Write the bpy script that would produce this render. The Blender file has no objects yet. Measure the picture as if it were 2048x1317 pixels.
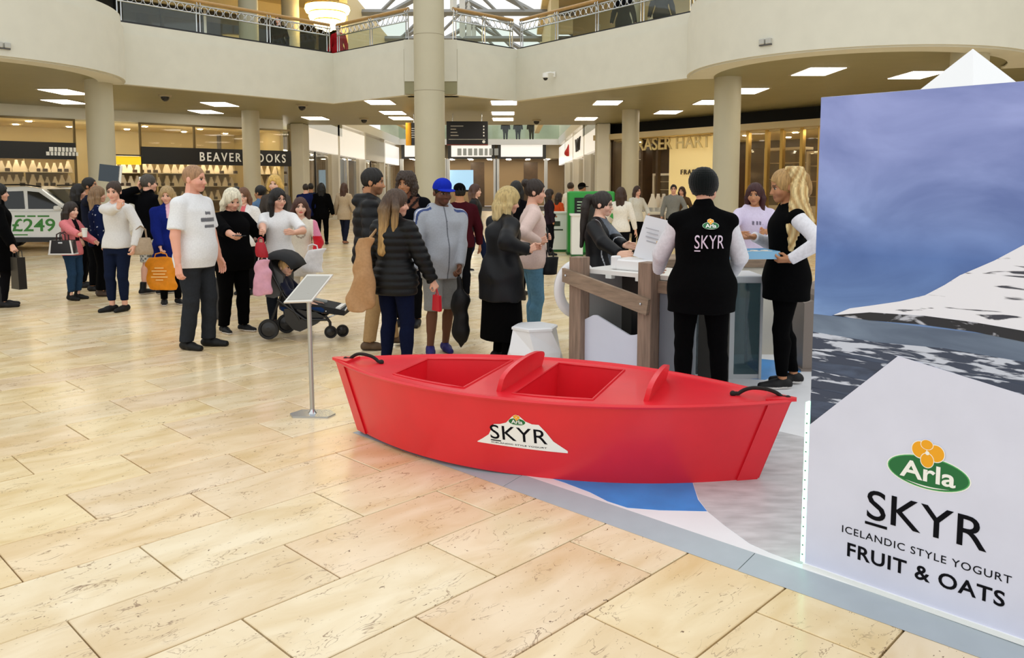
import bpy, math, random
import numpy as np
from mathutils import Matrix, Vector

# ------------------------------------------------------------------ camera, light, exposure
SC = bpy.context.scene
COL = SC.collection
FPX, CX, CY, H0, CAMH = 1620., 1024., 520., 371., 1.64      # pixels of the 2048x1317 frame; camera height in m
TH = math.atan((CY - H0) / FPX); ST, CT = math.sin(TH), math.cos(TH)
cam = bpy.data.cameras.new('camera'); camo = bpy.data.objects.new('camera', cam); COL.objects.link(camo)
cam.sensor_width = 36.; cam.lens = FPX / 2048. * 36.; cam.shift_y = -(658.5 - CY) / 2048.
cam.clip_start = .05; cam.clip_end = 300.
camo.location = (0, 0, CAMH); camo.rotation_euler = (math.pi / 2 - TH, 0, 0)
SC.camera = camo

w = bpy.data.worlds.new('skylight'); SC.world = w; w.use_nodes = True     # overcast daylight through the glass roof
bg = w.node_tree.nodes['Background']
bg.inputs[0].default_value = (.985, 1., .985, 1); bg.inputs[1].default_value = 1.0
SC.view_settings.view_transform = 'Standard'; SC.view_settings.look = 'None'
SC.view_settings.gamma = 1.; SC.view_settings.use_curve_mapping = False
SC.view_settings.exposure = 0.30

def ray(px, py):
    a = (px - CX) / FPX; b = -(py - CY) / FPX
    return (a, CT + b * ST, -ST + b * CT)
def F(px, py, z=0.):                     # point of the picture on the level z
    d = ray(px, py); t = (z - CAMH) / d[2]; return (d[0] * t, d[1] * t, z)
def P(px, py, Y):                        # point of the picture at the distance Y
    d = ray(px, py); t = Y / d[1]; return (d[0] * t, Y, CAMH + d[2] * t)

# ------------------------------------------------------------------ materials
def lin(c):
    if isinstance(c, str):
        c = [int(c[i:i + 2], 16) / 255 for i in (0, 2, 4)]
    return tuple((v / 12.92 if v <= .04045 else ((v + .055) / 1.055) ** 2.4) for v in c[:3])
MATS = {}
def mat(name, color='cccccc', rough=.5, metal=0., spec=.5, noise=0., nscale=20., bump=0., bscale=60., coat=0., emit=None, estr=0., attr=False, sheen=0., stretch=None, sss=0.):
    if name in MATS: return MATS[name]
    m = bpy.data.materials.new(name); m.use_nodes = True; MATS[name] = m
    nt = m.node_tree; N = nt.nodes; L = nt.links; b = N['Principled BSDF']
    c = lin(color)
    b.inputs['Base Color'].default_value = (*c, 1); b.inputs['Roughness'].default_value = rough
    b.inputs['Metallic'].default_value = metal; b.inputs['Specular IOR Level'].default_value = spec
    b.inputs['Coat Weight'].default_value = coat; b.inputs['Coat Roughness'].default_value = .08
    if sheen: b.inputs['Sheen Weight'].default_value = sheen
    if sss:
        b.inputs['Subsurface Weight'].default_value = sss; b.inputs['Subsurface Radius'].default_value = (.01, .004, .002)
    if emit: b.inputs['Emission Color'].default_value = (*lin(emit), 1); b.inputs['Emission Strength'].default_value = estr
    src = None
    if attr:
        a = N.new('ShaderNodeAttribute'); a.attribute_name = 'Col'; src = a.outputs['Color']; L.new(src, b.inputs['Base Color'])
    tc = N.new('ShaderNodeTexCoord'); vec = tc.outputs['Object']
    if stretch:
        mp = N.new('ShaderNodeMapping'); mp.inputs['Scale'].default_value = stretch; L.new(vec, mp.inputs[0]); vec = mp.outputs[0]
    if noise:
        n = N.new('ShaderNodeTexNoise'); n.inputs['Scale'].default_value = nscale; n.inputs['Detail'].default_value = 4
        L.new(vec, n.inputs['Vector'])
        r = N.new('ShaderNodeMapRange'); r.inputs['To Min'].default_value = 1 - noise; r.inputs['To Max'].default_value = 1 + noise * .6
        r.inputs['From Min'].default_value = .3; r.inputs['From Max'].default_value = .7
        L.new(n.outputs['Fac'], r.inputs['Value'])
        mx = N.new('ShaderNodeMix'); mx.data_type = 'RGBA'; mx.blend_type = 'MULTIPLY'; mx.inputs['Factor'].default_value = 1
        if src: L.new(src, mx.inputs['A'])
        else: mx.inputs['A'].default_value = (*c, 1)
        cmb = N.new('ShaderNodeCombineColor')
        for i in range(3): L.new(r.outputs[0], cmb.inputs[i])
        L.new(cmb.outputs[0], mx.inputs['B']); L.new(mx.outputs['Result'], b.inputs['Base Color'])
    if bump:
        n2 = N.new('ShaderNodeTexNoise'); n2.inputs['Scale'].default_value = bscale; n2.inputs['Detail'].default_value = 3
        L.new(vec, n2.inputs['Vector'])
        bp = N.new('ShaderNodeBump'); bp.inputs['Strength'].default_value = bump; bp.inputs['Distance'].default_value = .01
        L.new(n2.outputs['Fac'], bp.inputs['Height']); L.new(bp.outputs[0], b.inputs['Normal'])
    return m
def glass(name, tint='ffffff', refl=.5, rough=0.02, alpha=.0, body='ffffff'):
    # a thin pane: mostly transparent, mirror-like at grazing angles, a little body colour
    if name in MATS: return MATS[name]
    m = bpy.data.materials.new(name); m.use_nodes = True; MATS[name] = m
    nt = m.node_tree; N = nt.nodes; L = nt.links; N.remove(N['Principled BSDF']); out = N['Material Output']
    t = N.new('ShaderNodeBsdfTransparent'); t.inputs[0].default_value = (*lin(tint), 1)
    g = N.new('ShaderNodeBsdfGlossy'); g.inputs['Roughness'].default_value = rough; g.inputs[0].default_value = (refl, refl, refl, 1)
    fr = N.new('ShaderNodeFresnel'); gg = N.new('ShaderNodeNewGeometry'); im = N.new('ShaderNodeMapRange'); im.inputs['To Min'].default_value = 1.45; im.inputs['To Max'].default_value = 1 / 1.45
    L.new(gg.outputs['Backfacing'], im.inputs['Value']); L.new(im.outputs[0], fr.inputs[0])
    mx = N.new('ShaderNodeMixShader'); L.new(fr.outputs[0], mx.inputs[0]); L.new(t.outputs[0], mx.inputs[1]); L.new(g.outputs[0], mx.inputs[2])
    last = mx
    if alpha:
        d = N.new('ShaderNodeBsdfDiffuse'); d.inputs[0].default_value = (*lin(body), 1)
        m2 = N.new('ShaderNodeMixShader'); m2.inputs[0].default_value = alpha
        L.new(mx.outputs[0], m2.inputs[1]); L.new(d.outputs[0], m2.inputs[2]); last = m2
    L.new(last.outputs[0], out.inputs[0])
    return m

# ------------------------------------------------------------------ objects
def tag(o, label=None, cat=None, group=None, kind=None):
    if label: o['label'] = label
    if cat: o['category'] = cat
    if group: o['group'] = group
    if kind: o['kind'] = kind
    return o
def empty(name, loc=(0, 0, 0), rz=0., label=None, cat=None, group=None):
    o = bpy.data.objects.new(name, None); COL.objects.link(o); o.empty_display_size = .1
    o.location = loc; o.rotation_euler = (0, 0, rz)
    return tag(o, label, cat, group)
def link(name, me, parent=None, world=False):
    o = bpy.data.objects.new(name, me); COL.objects.link(o)
    if parent is not None:
        o.parent = parent
        if world:                         # the mesh is in scene coordinates: undo the parent's transform
            o.matrix_parent_inverse = wmat(parent).inverted()
    return o
def wmat(o):
    m = Matrix.LocRotScale(o.location, o.rotation_euler, o.scale)
    if o.parent: return wmat(o.parent) @ o.matrix_parent_inverse @ m
    return m
def setin(o, parent):
    o.parent = parent; return o

def rotz(a):
    c, s = math.cos(a), math.sin(a); return np.array([[c, -s, 0], [s, c, 0], [0, 0, 1.]])
def rot(ax, a):
    return np.array(Matrix.Rotation(a, 3, ax))

class MB:
    def __init__(s): s.v = []; s.f = []; s.m = []; s.cm = 0
    def add(s, v, f):
        b = len(s.v); s.v += [tuple(map(float, p)) for p in v]; s.f += [[i + b for i in q] for q in f]; s.m += [s.cm] * len(f); return s
    def box(s, c, d, R=None, bev=0.):
        x, y, z = [q / 2 for q in d]
        if bev > 0:
            e = min(bev, x * .9, y * .9, z * .9); pts = []
            for sx in (-1, 1):
                for sy in (-1, 1):
                    for sz in (-1, 1):
                        pts += [(sx * x, sy * (y - e), sz * (z - e)), (sx * (x - e), sy * y, sz * (z - e)), (sx * (x - e), sy * (y - e), sz * z)]
            I = lambda sx, sy, sz, k: ((sx > 0) * 4 + (sy > 0) * 2 + (sz > 0)) * 3 + k
            f = []
            for a in (-1, 1):
                f.append([I(a, -1, -1, 0), I(a, 1, -1, 0), I(a, 1, 1, 0), I(a, -1, 1, 0)][::a])
                f.append([I(-1, a, -1, 1), I(-1, a, 1, 1), I(1, a, 1, 1), I(1, a, -1, 1)][::a])
                f.append([I(-1, -1, a, 2), I(1, -1, a, 2), I(1, 1, a, 2), I(-1, 1, a, 2)][::a])
                for b_ in (-1, 1):
                    f.append([I(a, b_, -1, 0), I(a, b_, -1, 1), I(a, b_, 1, 1), I(a, b_, 1, 0)][::-a * b_])
                    f.append([I(a, -1, b_, 0), I(a, -1, b_, 2), I(a, 1, b_, 2), I(a, 1, b_, 0)][::a * b_])
                    f.append([I(-1, a, b_, 1), I(-1, a, b_, 2), I(1, a, b_, 2), I(1, a, b_, 1)][::-a * b_])
                    for c_ in (-1, 1): f.append([I(a, b_, c_, 0), I(a, b_, c_, 1), I(a, b_, c_, 2)][::a * b_ * c_])
            v = pts
        else:
            v = [(-x, -y, -z), (x, -y, -z), (x, y, -z), (-x, y, -z), (-x, -y, z), (x, -y, z), (x, y, z), (-x, y, z)]
            f = [[0, 3, 2, 1], [4, 5, 6, 7], [0, 1, 5, 4], [1, 2, 6, 5], [2, 3, 7, 6], [3, 0, 4, 7]]
        v = np.array(v, float)
        if R is not None: v = v @ np.array(R).T
        return s.add(v + np.array(c), f)
    def tube(s, path, r, n=8, cap=True, flat=1., closed=False):
        path = [np.array(p, float) for p in path]; k = len(path)
        rr = r if hasattr(r, '__len__') else [r] * k
        rings = []; up = None
        for i, p in enumerate(path):
            if closed: t = path[(i + 1) % k] - path[i - 1]
            else: t = path[min(i + 1, k - 1)] - path[max(i - 1, 0)]
            t = t / (np.linalg.norm(t) + 1e-9)
            if up is None:
                up = np.array([0, 0, 1.]) if abs(t[2]) < .9 else np.array([0, 1., 0])
            x = np.cross(t, up); x /= np.linalg.norm(x) + 1e-9; up = np.cross(x, t)
            rings.append([p + rr[i] * (math.cos(a) * x + flat * math.sin(a) * up) for a in [2 * math.pi * j / n for j in range(n)]])
        v = [q for g in rings for q in g]; f = []
        for i in range(k if closed else k - 1):
            i2 = (i + 1) % k
            for j in range(n):
                f.append([i * n + j, i * n + (j + 1) % n, i2 * n + (j + 1) % n, i2 * n + j])
        if cap and not closed: f += [list(range(n))[::-1], [(k - 1) * n + j for j in range(n)]]
        return s.add(v, f)
    def lathe(s, c, prof, n=24, cap=True, R=None):
        v = []; f = []
        for r, z in prof:
            v += [(r * math.cos(2 * math.pi * j / n), r * math.sin(2 * math.pi * j / n), z) for j in range(n)]
        for i in range(len(prof) - 1):
            for j in range(n): f.append([i * n + j, i * n + (j + 1) % n, (i + 1) * n + (j + 1) % n, (i + 1) * n + j])
        if cap: f += [list(range(n))[::-1], [(len(prof) - 1) * n + j for j in range(n)]]
        v = np.array(v)
        if R is not None: v = v @ np.array(R).T
        return s.add(v + np.array(c), f)
    def prism(s, poly, d0, d1, M=None):
        # polygon in the local xz plane, thickness from y=d0 to y=d1; M maps local to world (callable)
        n = len(poly); v = [(x, d0, z) for x, z in poly] + [(x, d1, z) for x, z in poly]
        f = [list(range(n)), [n + i for i in range(n)][::-1]] + [[i, n + i, n + (i + 1) % n, (i + 1) % n] for i in range(n)]
        if M is not None: v = [M(p) for p in v]
        return s.add(v, f)
    def slab(s, poly, z0, z1):
        n = len(poly); v = [(x, y, z0) for x, y in poly] + [(x, y, z1) for x, y in poly]
        f = [list(range(n))[::-1], [n + i for i in range(n)]] + [[i, (i + 1) % n, n + (i + 1) % n, n + i] for i in range(n)]
        return s.add(v, f)
    def sphere(s, c, r, n=12, m=8, R=None):
        r = r if hasattr(r, '__len__') else (r, r, r); v = [(0, 0, -1.)]; f = []
        for i in range(1, m):
            a = -math.pi / 2 + math.pi * i / m
            v += [(math.cos(a) * math.cos(2 * math.pi * j / n), math.cos(a) * math.sin(2 * math.pi * j / n), math.sin(a)) for j in range(n)]
        v.append((0, 0, 1.)); e = len(v) - 1
        for j in range(n): f.append([0, 1 + (j + 1) % n, 1 + j]); f.append([e, 1 + (m - 2) * n + j, 1 + (m - 2) * n + (j + 1) % n])
        for i in range(m - 2):
            for j in range(n): f.append([1 + i * n + j, 1 + i * n + (j + 1) % n, 1 + (i + 1) * n + (j + 1) % n, 1 + (i + 1) * n + j])
        v = np.array(v) * np.array(r)
        if R is not None: v = v @ np.array(R).T
        return s.add(v + np.array(c), f)
    def grid(s, pts):                      # pts[i][j]
        a, b = len(pts), len(pts[0]); v = [p for r in pts for p in r]; f = []
        for i in range(a - 1):
            for j in range(b - 1): f.append([i * b + j, i * b + j + 1, (i + 1) * b + j + 1, (i + 1) * b + j])
        return s.add(v, f)
    def build(s, name, m, parent=None, world=False, smooth=False, angle=None):
        me = bpy.data.meshes.new(name); me.from_pydata(s.v, [], s.f)
        for q in (m if isinstance(m, (list, tuple)) else [m]): me.materials.append(q)
        if isinstance(m, (list, tuple)): me.polygons.foreach_set('material_index', s.m)
        me.update()
        if smooth or angle:
            me.polygons.foreach_set('use_smooth', [True] * len(me.polygons))
            me.set_sharp_from_angle(angle=math.radians(angle or 40))
        return link(name, me, parent, world)
def one(name, mb, m, label, cat, group=None, smooth=False, angle=None, loc=None, rz=0.):
    o = mb.build(name, m, smooth=smooth, angle=angle); tag(o, label, cat, group)
    if loc is not None: o.location = loc; o.rotation_euler = (0, 0, rz)
    return o
def struct(name, mb, m, smooth=False, angle=None):
    return tag(mb.build(name, m, smooth=smooth, angle=angle), kind='structure')
def copy_tree(o, parent=None):
    c = o.copy(); COL.objects.link(c); c.parent = parent
    for ch in o.children: copy_tree(ch, c)
    return c

def text_mesh(txt, size, weight=0., space=1., depth=.002, align='CENTER', xs=1.):
    # lettering in the local xz plane, facing -y, baseline z=0; returned as vertices and faces
    cu = bpy.data.curves.new('lettering', 'FONT'); cu.body = txt; cu.size = size; cu.align_x = align
    cu.offset = weight; cu.space_character = space; cu.extrude = depth / 2; cu.resolution_u = 4
    o = bpy.data.objects.new('lettering', cu); COL.objects.link(o)
    dg = bpy.context.evaluated_depsgraph_get(); me = o.evaluated_get(dg).to_mesh()
    v = [(p.co.x * xs, -p.co.z - depth / 2, p.co.y) for p in me.vertices]; f = [list(p.vertices) for p in me.polygons]
    o.to_mesh_clear(); bpy.data.objects.remove(o); bpy.data.curves.remove(cu)
    return v, f
def letters(v, f, name, m, parent, world=False):
    # every letter its own object
    lab = list(range(len(v)))
    def root(i):
        while lab[i] != i: lab[i] = lab[lab[i]]; i = lab[i]
        return i
    for q in f:
        for j in q[1:]: lab[root(j)] = root(q[0])
    gr = {}
    for q in f: gr.setdefault(root(q[0]), []).append(q)
    out = []
    for r, fs in gr.items():
        ids = sorted({i for q in fs for i in q}); mp = {i: k for k, i in enumerate(ids)}
        mb = MB(); mb.add([v[i] for i in ids], [[mp[i] for i in q] for q in fs]); out.append(mb.build(name, m, parent, world))
    return out
def frame_on(origin, xdir):               # maps (x along xdir, y into the surface, z up) to world
    o = np.array(origin, float); x = np.array([xdir[0], xdir[1], 0.]); x /= np.linalg.norm(x); y = np.array([-x[1], x[0], 0.])
    return lambda p: tuple(o + x * p[0] + y * p[1] + np.array([0, 0, p[2]]))
# ------------------------------------------------------------------ the setting: floor, galleries, shopfronts
HS = 4.0                                   # underside of the gallery
TL, TW, TYAW, TS, TOX, TOY = .9136, .458, .7986, .514, .400, 5.537
UX = (math.cos(TYAW), math.sin(TYAW)); VX = (-math.sin(TYAW), math.cos(TYAW))
PA = (-1.06, 5.26); PE = (.722, -.692); PN = (.692, .722)      # corner of the stand, its two edges

def stone():
    m = bpy.data.materials.new('cream_travertine'); m.use_nodes = True; nt = m.node_tree; N = nt.nodes; L = nt.links; b = N['Principled BSDF']
    tc = N.new('ShaderNodeTexCoord'); oi = N.new('ShaderNodeObjectInfo'); geo = N.new('ShaderNodeNewGeometry')
    at = N.new('ShaderNodeAttribute'); at.attribute_name = 'tint'
    rnd = N.new('ShaderNodeMath'); rnd.operation = 'ADD'; L.new(oi.outputs['Random'], rnd.inputs[0]); L.new(at.outputs['Fac'], rnd.inputs[1])
    mp = N.new('ShaderNodeMapping'); mp.inputs['Rotation'].default_value = (0, 0, -TYAW); L.new(geo.outputs['Position'], mp.inputs[0])
    off = N.new('ShaderNodeVectorMath'); off.operation = 'MULTIPLY_ADD'
    cx = N.new('ShaderNodeCombineXYZ'); L.new(rnd.outputs[0], cx.inputs[0]); L.new(rnd.outputs[0], cx.inputs[1])
    L.new(cx.outputs[0], off.inputs[0]); off.inputs[1].default_value = (37., 91., 0); L.new(mp.outputs[0], off.inputs[2])
    st = N.new('ShaderNodeMapping'); st.inputs['Scale'].default_value = (1.0, 2.3, 1); L.new(off.outputs[0], st.inputs[0])
    def noise(scale, det, dist=0., v=st):
        n = N.new('ShaderNodeTexNoise'); n.inputs['Scale'].default_value = scale; n.inputs['Detail'].default_value = det; n.inputs['Distortion'].default_value = dist
        L.new(v.outputs[0], n.inputs['Vector']); return n
    cloud = noise(2.2, 5, .6); r1 = N.new('ShaderNodeValToRGB'); L.new(cloud.outputs['Fac'], r1.inputs[0])
    e = r1.color_ramp.elements; e[0].position = .32; e[0].color = (*lin('e0cfae'), 1); e[1].position = .66; e[1].color = (*lin('f2ead8'), 1)
    # per-tile tint
    r0 = N.new('ShaderNodeValToRGB'); fr = N.new('ShaderNodeMath'); fr.operation = 'FRACT'; L.new(rnd.outputs[0], fr.inputs[0]); L.new(fr.outputs[0], r0.inputs[0])
    e = r0.color_ramp.elements; e[0].color = (*lin('f6ead6'), 1); e[1].color = (*lin('fcecd6'), 1)
    for p, c in ((.3, 'fff8e8'), (.55, 'f7e6d4'), (.8, 'fff3d6')): q = e.new(p); q.color = (*lin(c), 1)
    mx = N.new('ShaderNodeMix'); mx.data_type = 'RGBA'; mx.blend_type = 'MULTIPLY'; mx.inputs['Factor'].default_value = 1
    L.new(r1.outputs[0], mx.inputs['A']); L.new(r0.outputs[0], mx.inputs['B'])
    # brown veins: thin level lines of a stretched noise, only in patches
    vn = noise(5.5, 4, 1.2); sub = N.new('ShaderNodeMath'); sub.operation = 'SUBTRACT'; L.new(vn.outputs['Fac'], sub.inputs[0]); sub.inputs[1].default_value = .5
    ab = N.new('ShaderNodeMath'); ab.operation = 'ABSOLUTE'; L.new(sub.outputs[0], ab.inputs[0])
    ln_ = N.new('ShaderNodeMapRange'); ln_.inputs['From Min'].default_value = .0; ln_.inputs['From Max'].default_value = .016; ln_.inputs['To Min'].default_value = 1; ln_.inputs['To Max'].default_value = 0; L.new(ab.outputs[0], ln_.inputs['Value'])
    pt = noise(3.1, 2, .3); pr = N.new('ShaderNodeMapRange'); pr.inputs['From Min'].default_value = .52; pr.inputs['From Max'].default_value = .66; L.new(pt.outputs['Fac'], pr.inputs['Value'])
    mul = N.new('ShaderNodeMath'); mul.operation = 'MULTIPLY'; L.new(ln_.outputs[0], mul.inputs[0]); L.new(pr.outputs[0], mul.inputs[1])
    m8 = N.new('ShaderNodeMath'); m8.operation = 'MULTIPLY'; L.new(mul.outputs[0], m8.inputs[0]); m8.inputs[1].default_value = .9
    mv = N.new('ShaderNodeMix'); mv.data_type = 'RGBA'; L.new(m8.outputs[0], mv.inputs['Factor']); L.new(mx.outputs['Result'], mv.inputs['A']); mv.inputs['B'].default_value = (*lin('7a5838'), 1)
    # dark pits
    pit = noise(26, 2, 1.5); pp = N.new('ShaderNodeMapRange'); pp.inputs['From Min'].default_value = .70; pp.inputs['From Max'].default_value = .73; L.new(pit.outputs['Fac'], pp.inputs['Value'])
    mp2 = N.new('ShaderNodeMix'); mp2.data_type = 'RGBA'; L.new(pp.outputs[0], mp2.inputs['Factor']); L.new(mv.outputs['Result'], mp2.inputs['A']); mp2.inputs['B'].default_value = (*lin('6a4c30'), 1)
    L.new(mp2.outputs['Result'], b.inputs['Base Color'])
    rg = N.new('ShaderNodeMapRange'); L.new(cloud.outputs['Fac'], rg.inputs['Value']); rg.inputs['To Min'].default_value = .16; rg.inputs['To Max'].default_value = .30; L.new(rg.outputs[0], b.inputs['Roughness'])
    b.inputs['Specular IOR Level'].default_value = .5
    return m
STONE = stone()
mb = MB(); mb.box((-2, 27, -.07), (70, 76, .1)); floor = struct('floor', mb, mat('dark_grout', '2e241a', .8))
tm = MB(); g_ = .0075; tm.box((0, 0, -.012), (TL - g_, TW - g_, .024), bev=.003); tme = bpy.data.meshes.new('floor_tile'); tme.from_pydata(tm.v, [], tm.f); tme.materials.append(STONE)
near = []; far = []
for i in range(-95, 45):
    for n in range(-75, 75):
        u = (TS * i + n) * TL + TOX + TL / 2; v = -(i + .5) * TW + TOY
        x = u * UX[0] + v * VX[0]; y = u * UX[1] + v * VX[1]
        if not (-22 < x < 20 and -7 < y < 63): continue
        zc = y * CT + CAMH * ST; pp_ = None
        if zc > .5: pp_ = (CX + FPX * x / zc, CY + FPX * (CAMH * CT - y * ST) / zc)
        sx_ = (x - PA[0]) * PE[0] + (y - PA[1]) * PE[1]; sn_ = (x - PA[0]) * PN[0] + (y - PA[1]) * PN[1]
        if sx_ > .55 and sn_ > .55 and sn_ < 6 and sx_ < 5.5: continue        # under the stand
        vis = pp_ is not None and -60 < pp_[0] < 2110 and pp_[1] < 1400 and y > 2
        (near if vis else far).append((y, x, y, (i * 7 + n * 13)))
near.sort(); far += near[300:]; near = near[:300]
rt = random.Random(4)
for _, x, y, k in near:
    o = bpy.data.objects.new('floor_tile', tme); COL.objects.link(o); o.parent = floor; o.location = (x, y, rt.uniform(-.0004, .0004)); o.rotation_euler = (0, 0, TYAW)
V = np.array([p for p in tm.v if abs(p[2]) < .001 or True]); top = [i for i, p in enumerate(tm.v)]
R_ = rotz(TYAW); c8 = np.array([(-1, -1, 0), (1, -1, 0), (1, 1, 0), (-1, 1, 0), (-1, -1, -.02), (1, -1, -.02), (1, 1, -.02), (-1, 1, -.02)]) * np.array([(TL - g_) / 2, (TW - g_) / 2, 1])
c8 = c8 @ R_.T; fc = np.array([[0, 1, 2, 3], [0, 4, 5, 1], [1, 5, 6, 2], [2, 6, 7, 3], [3, 7, 4, 0]])
ctr = np.array([(x, y, 0) for _, x, y, k in far]); VV = (c8[None] + ctr[:, None]).reshape(-1, 3); FF = (fc[None] + 8 * np.arange(len(far))[:, None, None]).reshape(-1, 4)
me = bpy.data.meshes.new('floor_tiles_distant'); me.vertices.add(len(VV)); me.vertices.foreach_set('co', VV.astype(np.float32).ravel()); me.loops.add(len(FF) * 4); me.polygons.add(len(FF))
me.loops.foreach_set('vertex_index', FF.astype(np.int32).ravel()); me.polygons.foreach_set('loop_start', np.arange(0, len(FF) * 4, 4, dtype=np.int32)); me.polygons.foreach_set('use_smooth', np.zeros(len(FF), bool)); me.update(calc_edges=True)
at_ = me.attributes.new('tint', 'FLOAT', 'POINT'); at_.data.foreach_set('value', np.repeat(np.array([rt.random() for _ in far], np.float32), 8)); me.materials.append(STONE)
tag(link('distant_floor_tiles', me, floor), kind='stuff')

# ---- galleries
def arc(c, r, a0, a1, n): return [(c[0] + r * math.cos(math.radians(a0 + (a1 - a0) * i / n)), c[1] + r * math.sin(math.radians(a0 + (a1 - a0) * i / n))) for i in range(n + 1)]
DRL = arc((-11.75, 17.1), 3.35, -165, 34, 40); DRR = arc((7.0, 17.0), 3.3, 163, 345, 40)
FL = [DRL[-1], (-5.08, 23.44)]; FV1 = [(-5.08, 23.44), (-2.78, 21.29)]; FN = [(-2.78, 21.29), (-1.42, 21.29)]; FV2 = [(-1.42, 21.29), (.12, 22.76)]; FR = [(.12, 22.76), DRR[0]]
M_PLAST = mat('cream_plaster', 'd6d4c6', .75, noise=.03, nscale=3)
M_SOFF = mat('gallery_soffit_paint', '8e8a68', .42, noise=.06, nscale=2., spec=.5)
VOID = DRL + [FL[1], FV1[1], FN[1], FV2[1]] + DRR
outer = [(30, 14), (30, 40), (3.45, 40), (3.45, 32.1), (-8.3, 32.1), (-8.3, 40), (-34, 40), (-34, 15)]
def strip(mb, pts, z0, z1, th=.25, off=0.):
    pts = [np.array(p) for p in pts]; n = len(pts); ins = []; outs = []
    for i in range(n):
        t = pts[min(i + 1, n - 1)] - pts[max(i - 1, 0)]; t = t / np.linalg.norm(t); nr = np.array([-t[1], t[0]])     # towards the gallery (left of travel)
        outs.append(pts[i] + nr * off); ins.append(pts[i] + nr * (th + off))
    v = [(*p, z0) for p in outs] + [(*p, z1) for p in outs] + [(*p, z0) for p in ins] + [(*p, z1) for p in ins]; f = []
    for i in range(n - 1):
        f += [[i, i + 1, n + i + 1, n + i], [2 * n + i + 1, 2 * n + i, 3 * n + i, 3 * n + i + 1], [n + i, n + i + 1, 3 * n + i + 1, 3 * n + i], [i + 1, i, 2 * n + i, 2 * n + i + 1]]
    f += [[0, n, 3 * n, 2 * n], [n - 1, 3 * n - 1, 4 * n - 1, 2 * n - 1]]
    return mb.add(v, f)
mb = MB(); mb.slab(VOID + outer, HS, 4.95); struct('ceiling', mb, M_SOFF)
FT = 5.38
for nm, pts in (('wall_drum_left', DRL), ('wall_gallery_left', FL + [FV1[1]]), ('wall_gallery_right', [FV2[0]] + FR), ('wall_drum_right', DRR)):
    mb = MB(); strip(mb, pts, HS - .03, FT - .24, .22, -.02); strip(mb, pts, FT - .24, FT, .24, .03); struct(nm, mb, M_PLAST, angle=30)
mb = MB(); strip(mb, FN, HS + .32, FT, .22, -.02); struct('wall_gallery_middle', mb, M_PLAST)
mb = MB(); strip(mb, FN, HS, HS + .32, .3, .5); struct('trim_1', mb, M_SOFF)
# curved shadow-gap lip under the drums
for k_, pts in ((2, DRL), (3, DRR)):
    mb = MB(); strip(mb, pts, HS - .06, HS - .028, .5, .04); struct('trim_%d' % k_, mb, M_PLAST, angle=30)
# ---- columns
M_COLM = mat('column_paint', 'bcb69e', .5, noise=.03, nscale=2)
def column(c, r, z0, z1, label, rings=()):
    t = empty('column', (c[0], c[1], z0), 0, label, 'column', 'round cream columns')
    MB().lathe((0, 0, 0), [(r, 0), (r, z1 - z0)], 32).build('shaft', M_COLM, t, smooth=True)
    MB().lathe((0, 0, 0), [(r + .02, 0), (r + .02, .16), (r, .18)], 32, cap=False).build('skirting', mat('column_skirting', '8c8270', .35), t, smooth=True)
    for zr in rings: MB().lathe((0, 0, zr - z0), [(r + .002, -.006), (r + .006, 0), (r + .002, .006)], 32, cap=False).build('joint_ring', mat('column_joint', '9c937e', .6), t, smooth=True)
    return t
column((-2.04, 20.3), .375, 0, 9.6, 'thick cream column rising through both floors, nearest the middle', (3.95, 5.3))
column((-9.35, 18.6), .29, 0, HS, 'round cream column behind the white car at left')
column((4.75, 18.1), .29, 0, HS, 'round cream column between the jewellery shop and the beanie-hatted server')
column((-8.33, 26.1), .27, 0, HS, 'slim cream column covering the middle of the black jeweller sign')
column((3.74, 25.8), .27, 0, HS, 'slim cream column behind the green kiosk')
column((8.1, 14.6), .31, 0, HS, 'cream column half hidden behind the white peak and printed panel')
for k_, (x, y) in enumerate(((-8.2, 31.6), (3.5, 31.6))):
    mb = MB(); mb.box((x, y, HS / 2), (.5, .9, HS), bev=.03); struct('wall_pier_%d' % (k_ + 1), mb, M_PLAST)

# ---- soffit lights and fittings
M_LAMP = mat('light_panel', 'ffffff', .5, emit='fff6e6', estr=9.)
M_WHITE = mat('white_paint', 'e8e8e4', .4)
LP = [((130, 183), 'over the white car'), ((130, 203), 'farther back over the white car'), ((440, 208), 'left of the black shop sign column'), ((412, 223), 'nearer the black jeweller sign'),
      ((760, 204), 'left of the thick column, front one'), ((786, 225), 'left of the thick column, middle one'), ((802, 236), 'left of the thick column, farthest one'), ((631, 236), 'above the corridor entrance at left'),
      ((1008, 205), 'right of the thick column, front one'), ((1006, 226), 'right of the thick column, middle one'), ((1006, 238), 'right of the thick column, farthest one'), ((1215, 205), 'left of the slim right column'),
      ((1172, 237), 'above the corridor entrance at right'), ((1336, 224), 'right of the slim right column'), ((1420, 204), 'partly hidden by the right column'), ((1636, 142), 'under the right drum, left one'), ((1834, 149), 'under the right drum, beside the white peak'), ((1495, 181), 'just right of the right column')]
for (px, py), wh in LP:
    x, y, _ = F(px, py, HS); t = empty('ceiling_light', (x, y, HS), 0, 'flat white light panel in the soffit ' + wh, 'ceiling light', 'soffit light panels')
    MB().box((0, 0, -.012), (.72, 1.16, .02), bev=.006).build('diffuser', M_LAMP, t)
    m_ = MB()
    for a, b_, c_, d_ in ((0, .6, .80, .05), (0, -.6, .80, .05), (.385, 0, .05, 1.2), (-.385, 0, .05, 1.2)): m_.box((a, b_, -.008), (c_, d_, .016))
    m_.build('frame', mat('light_frame', 'b8ae98', .4), t)
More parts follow.
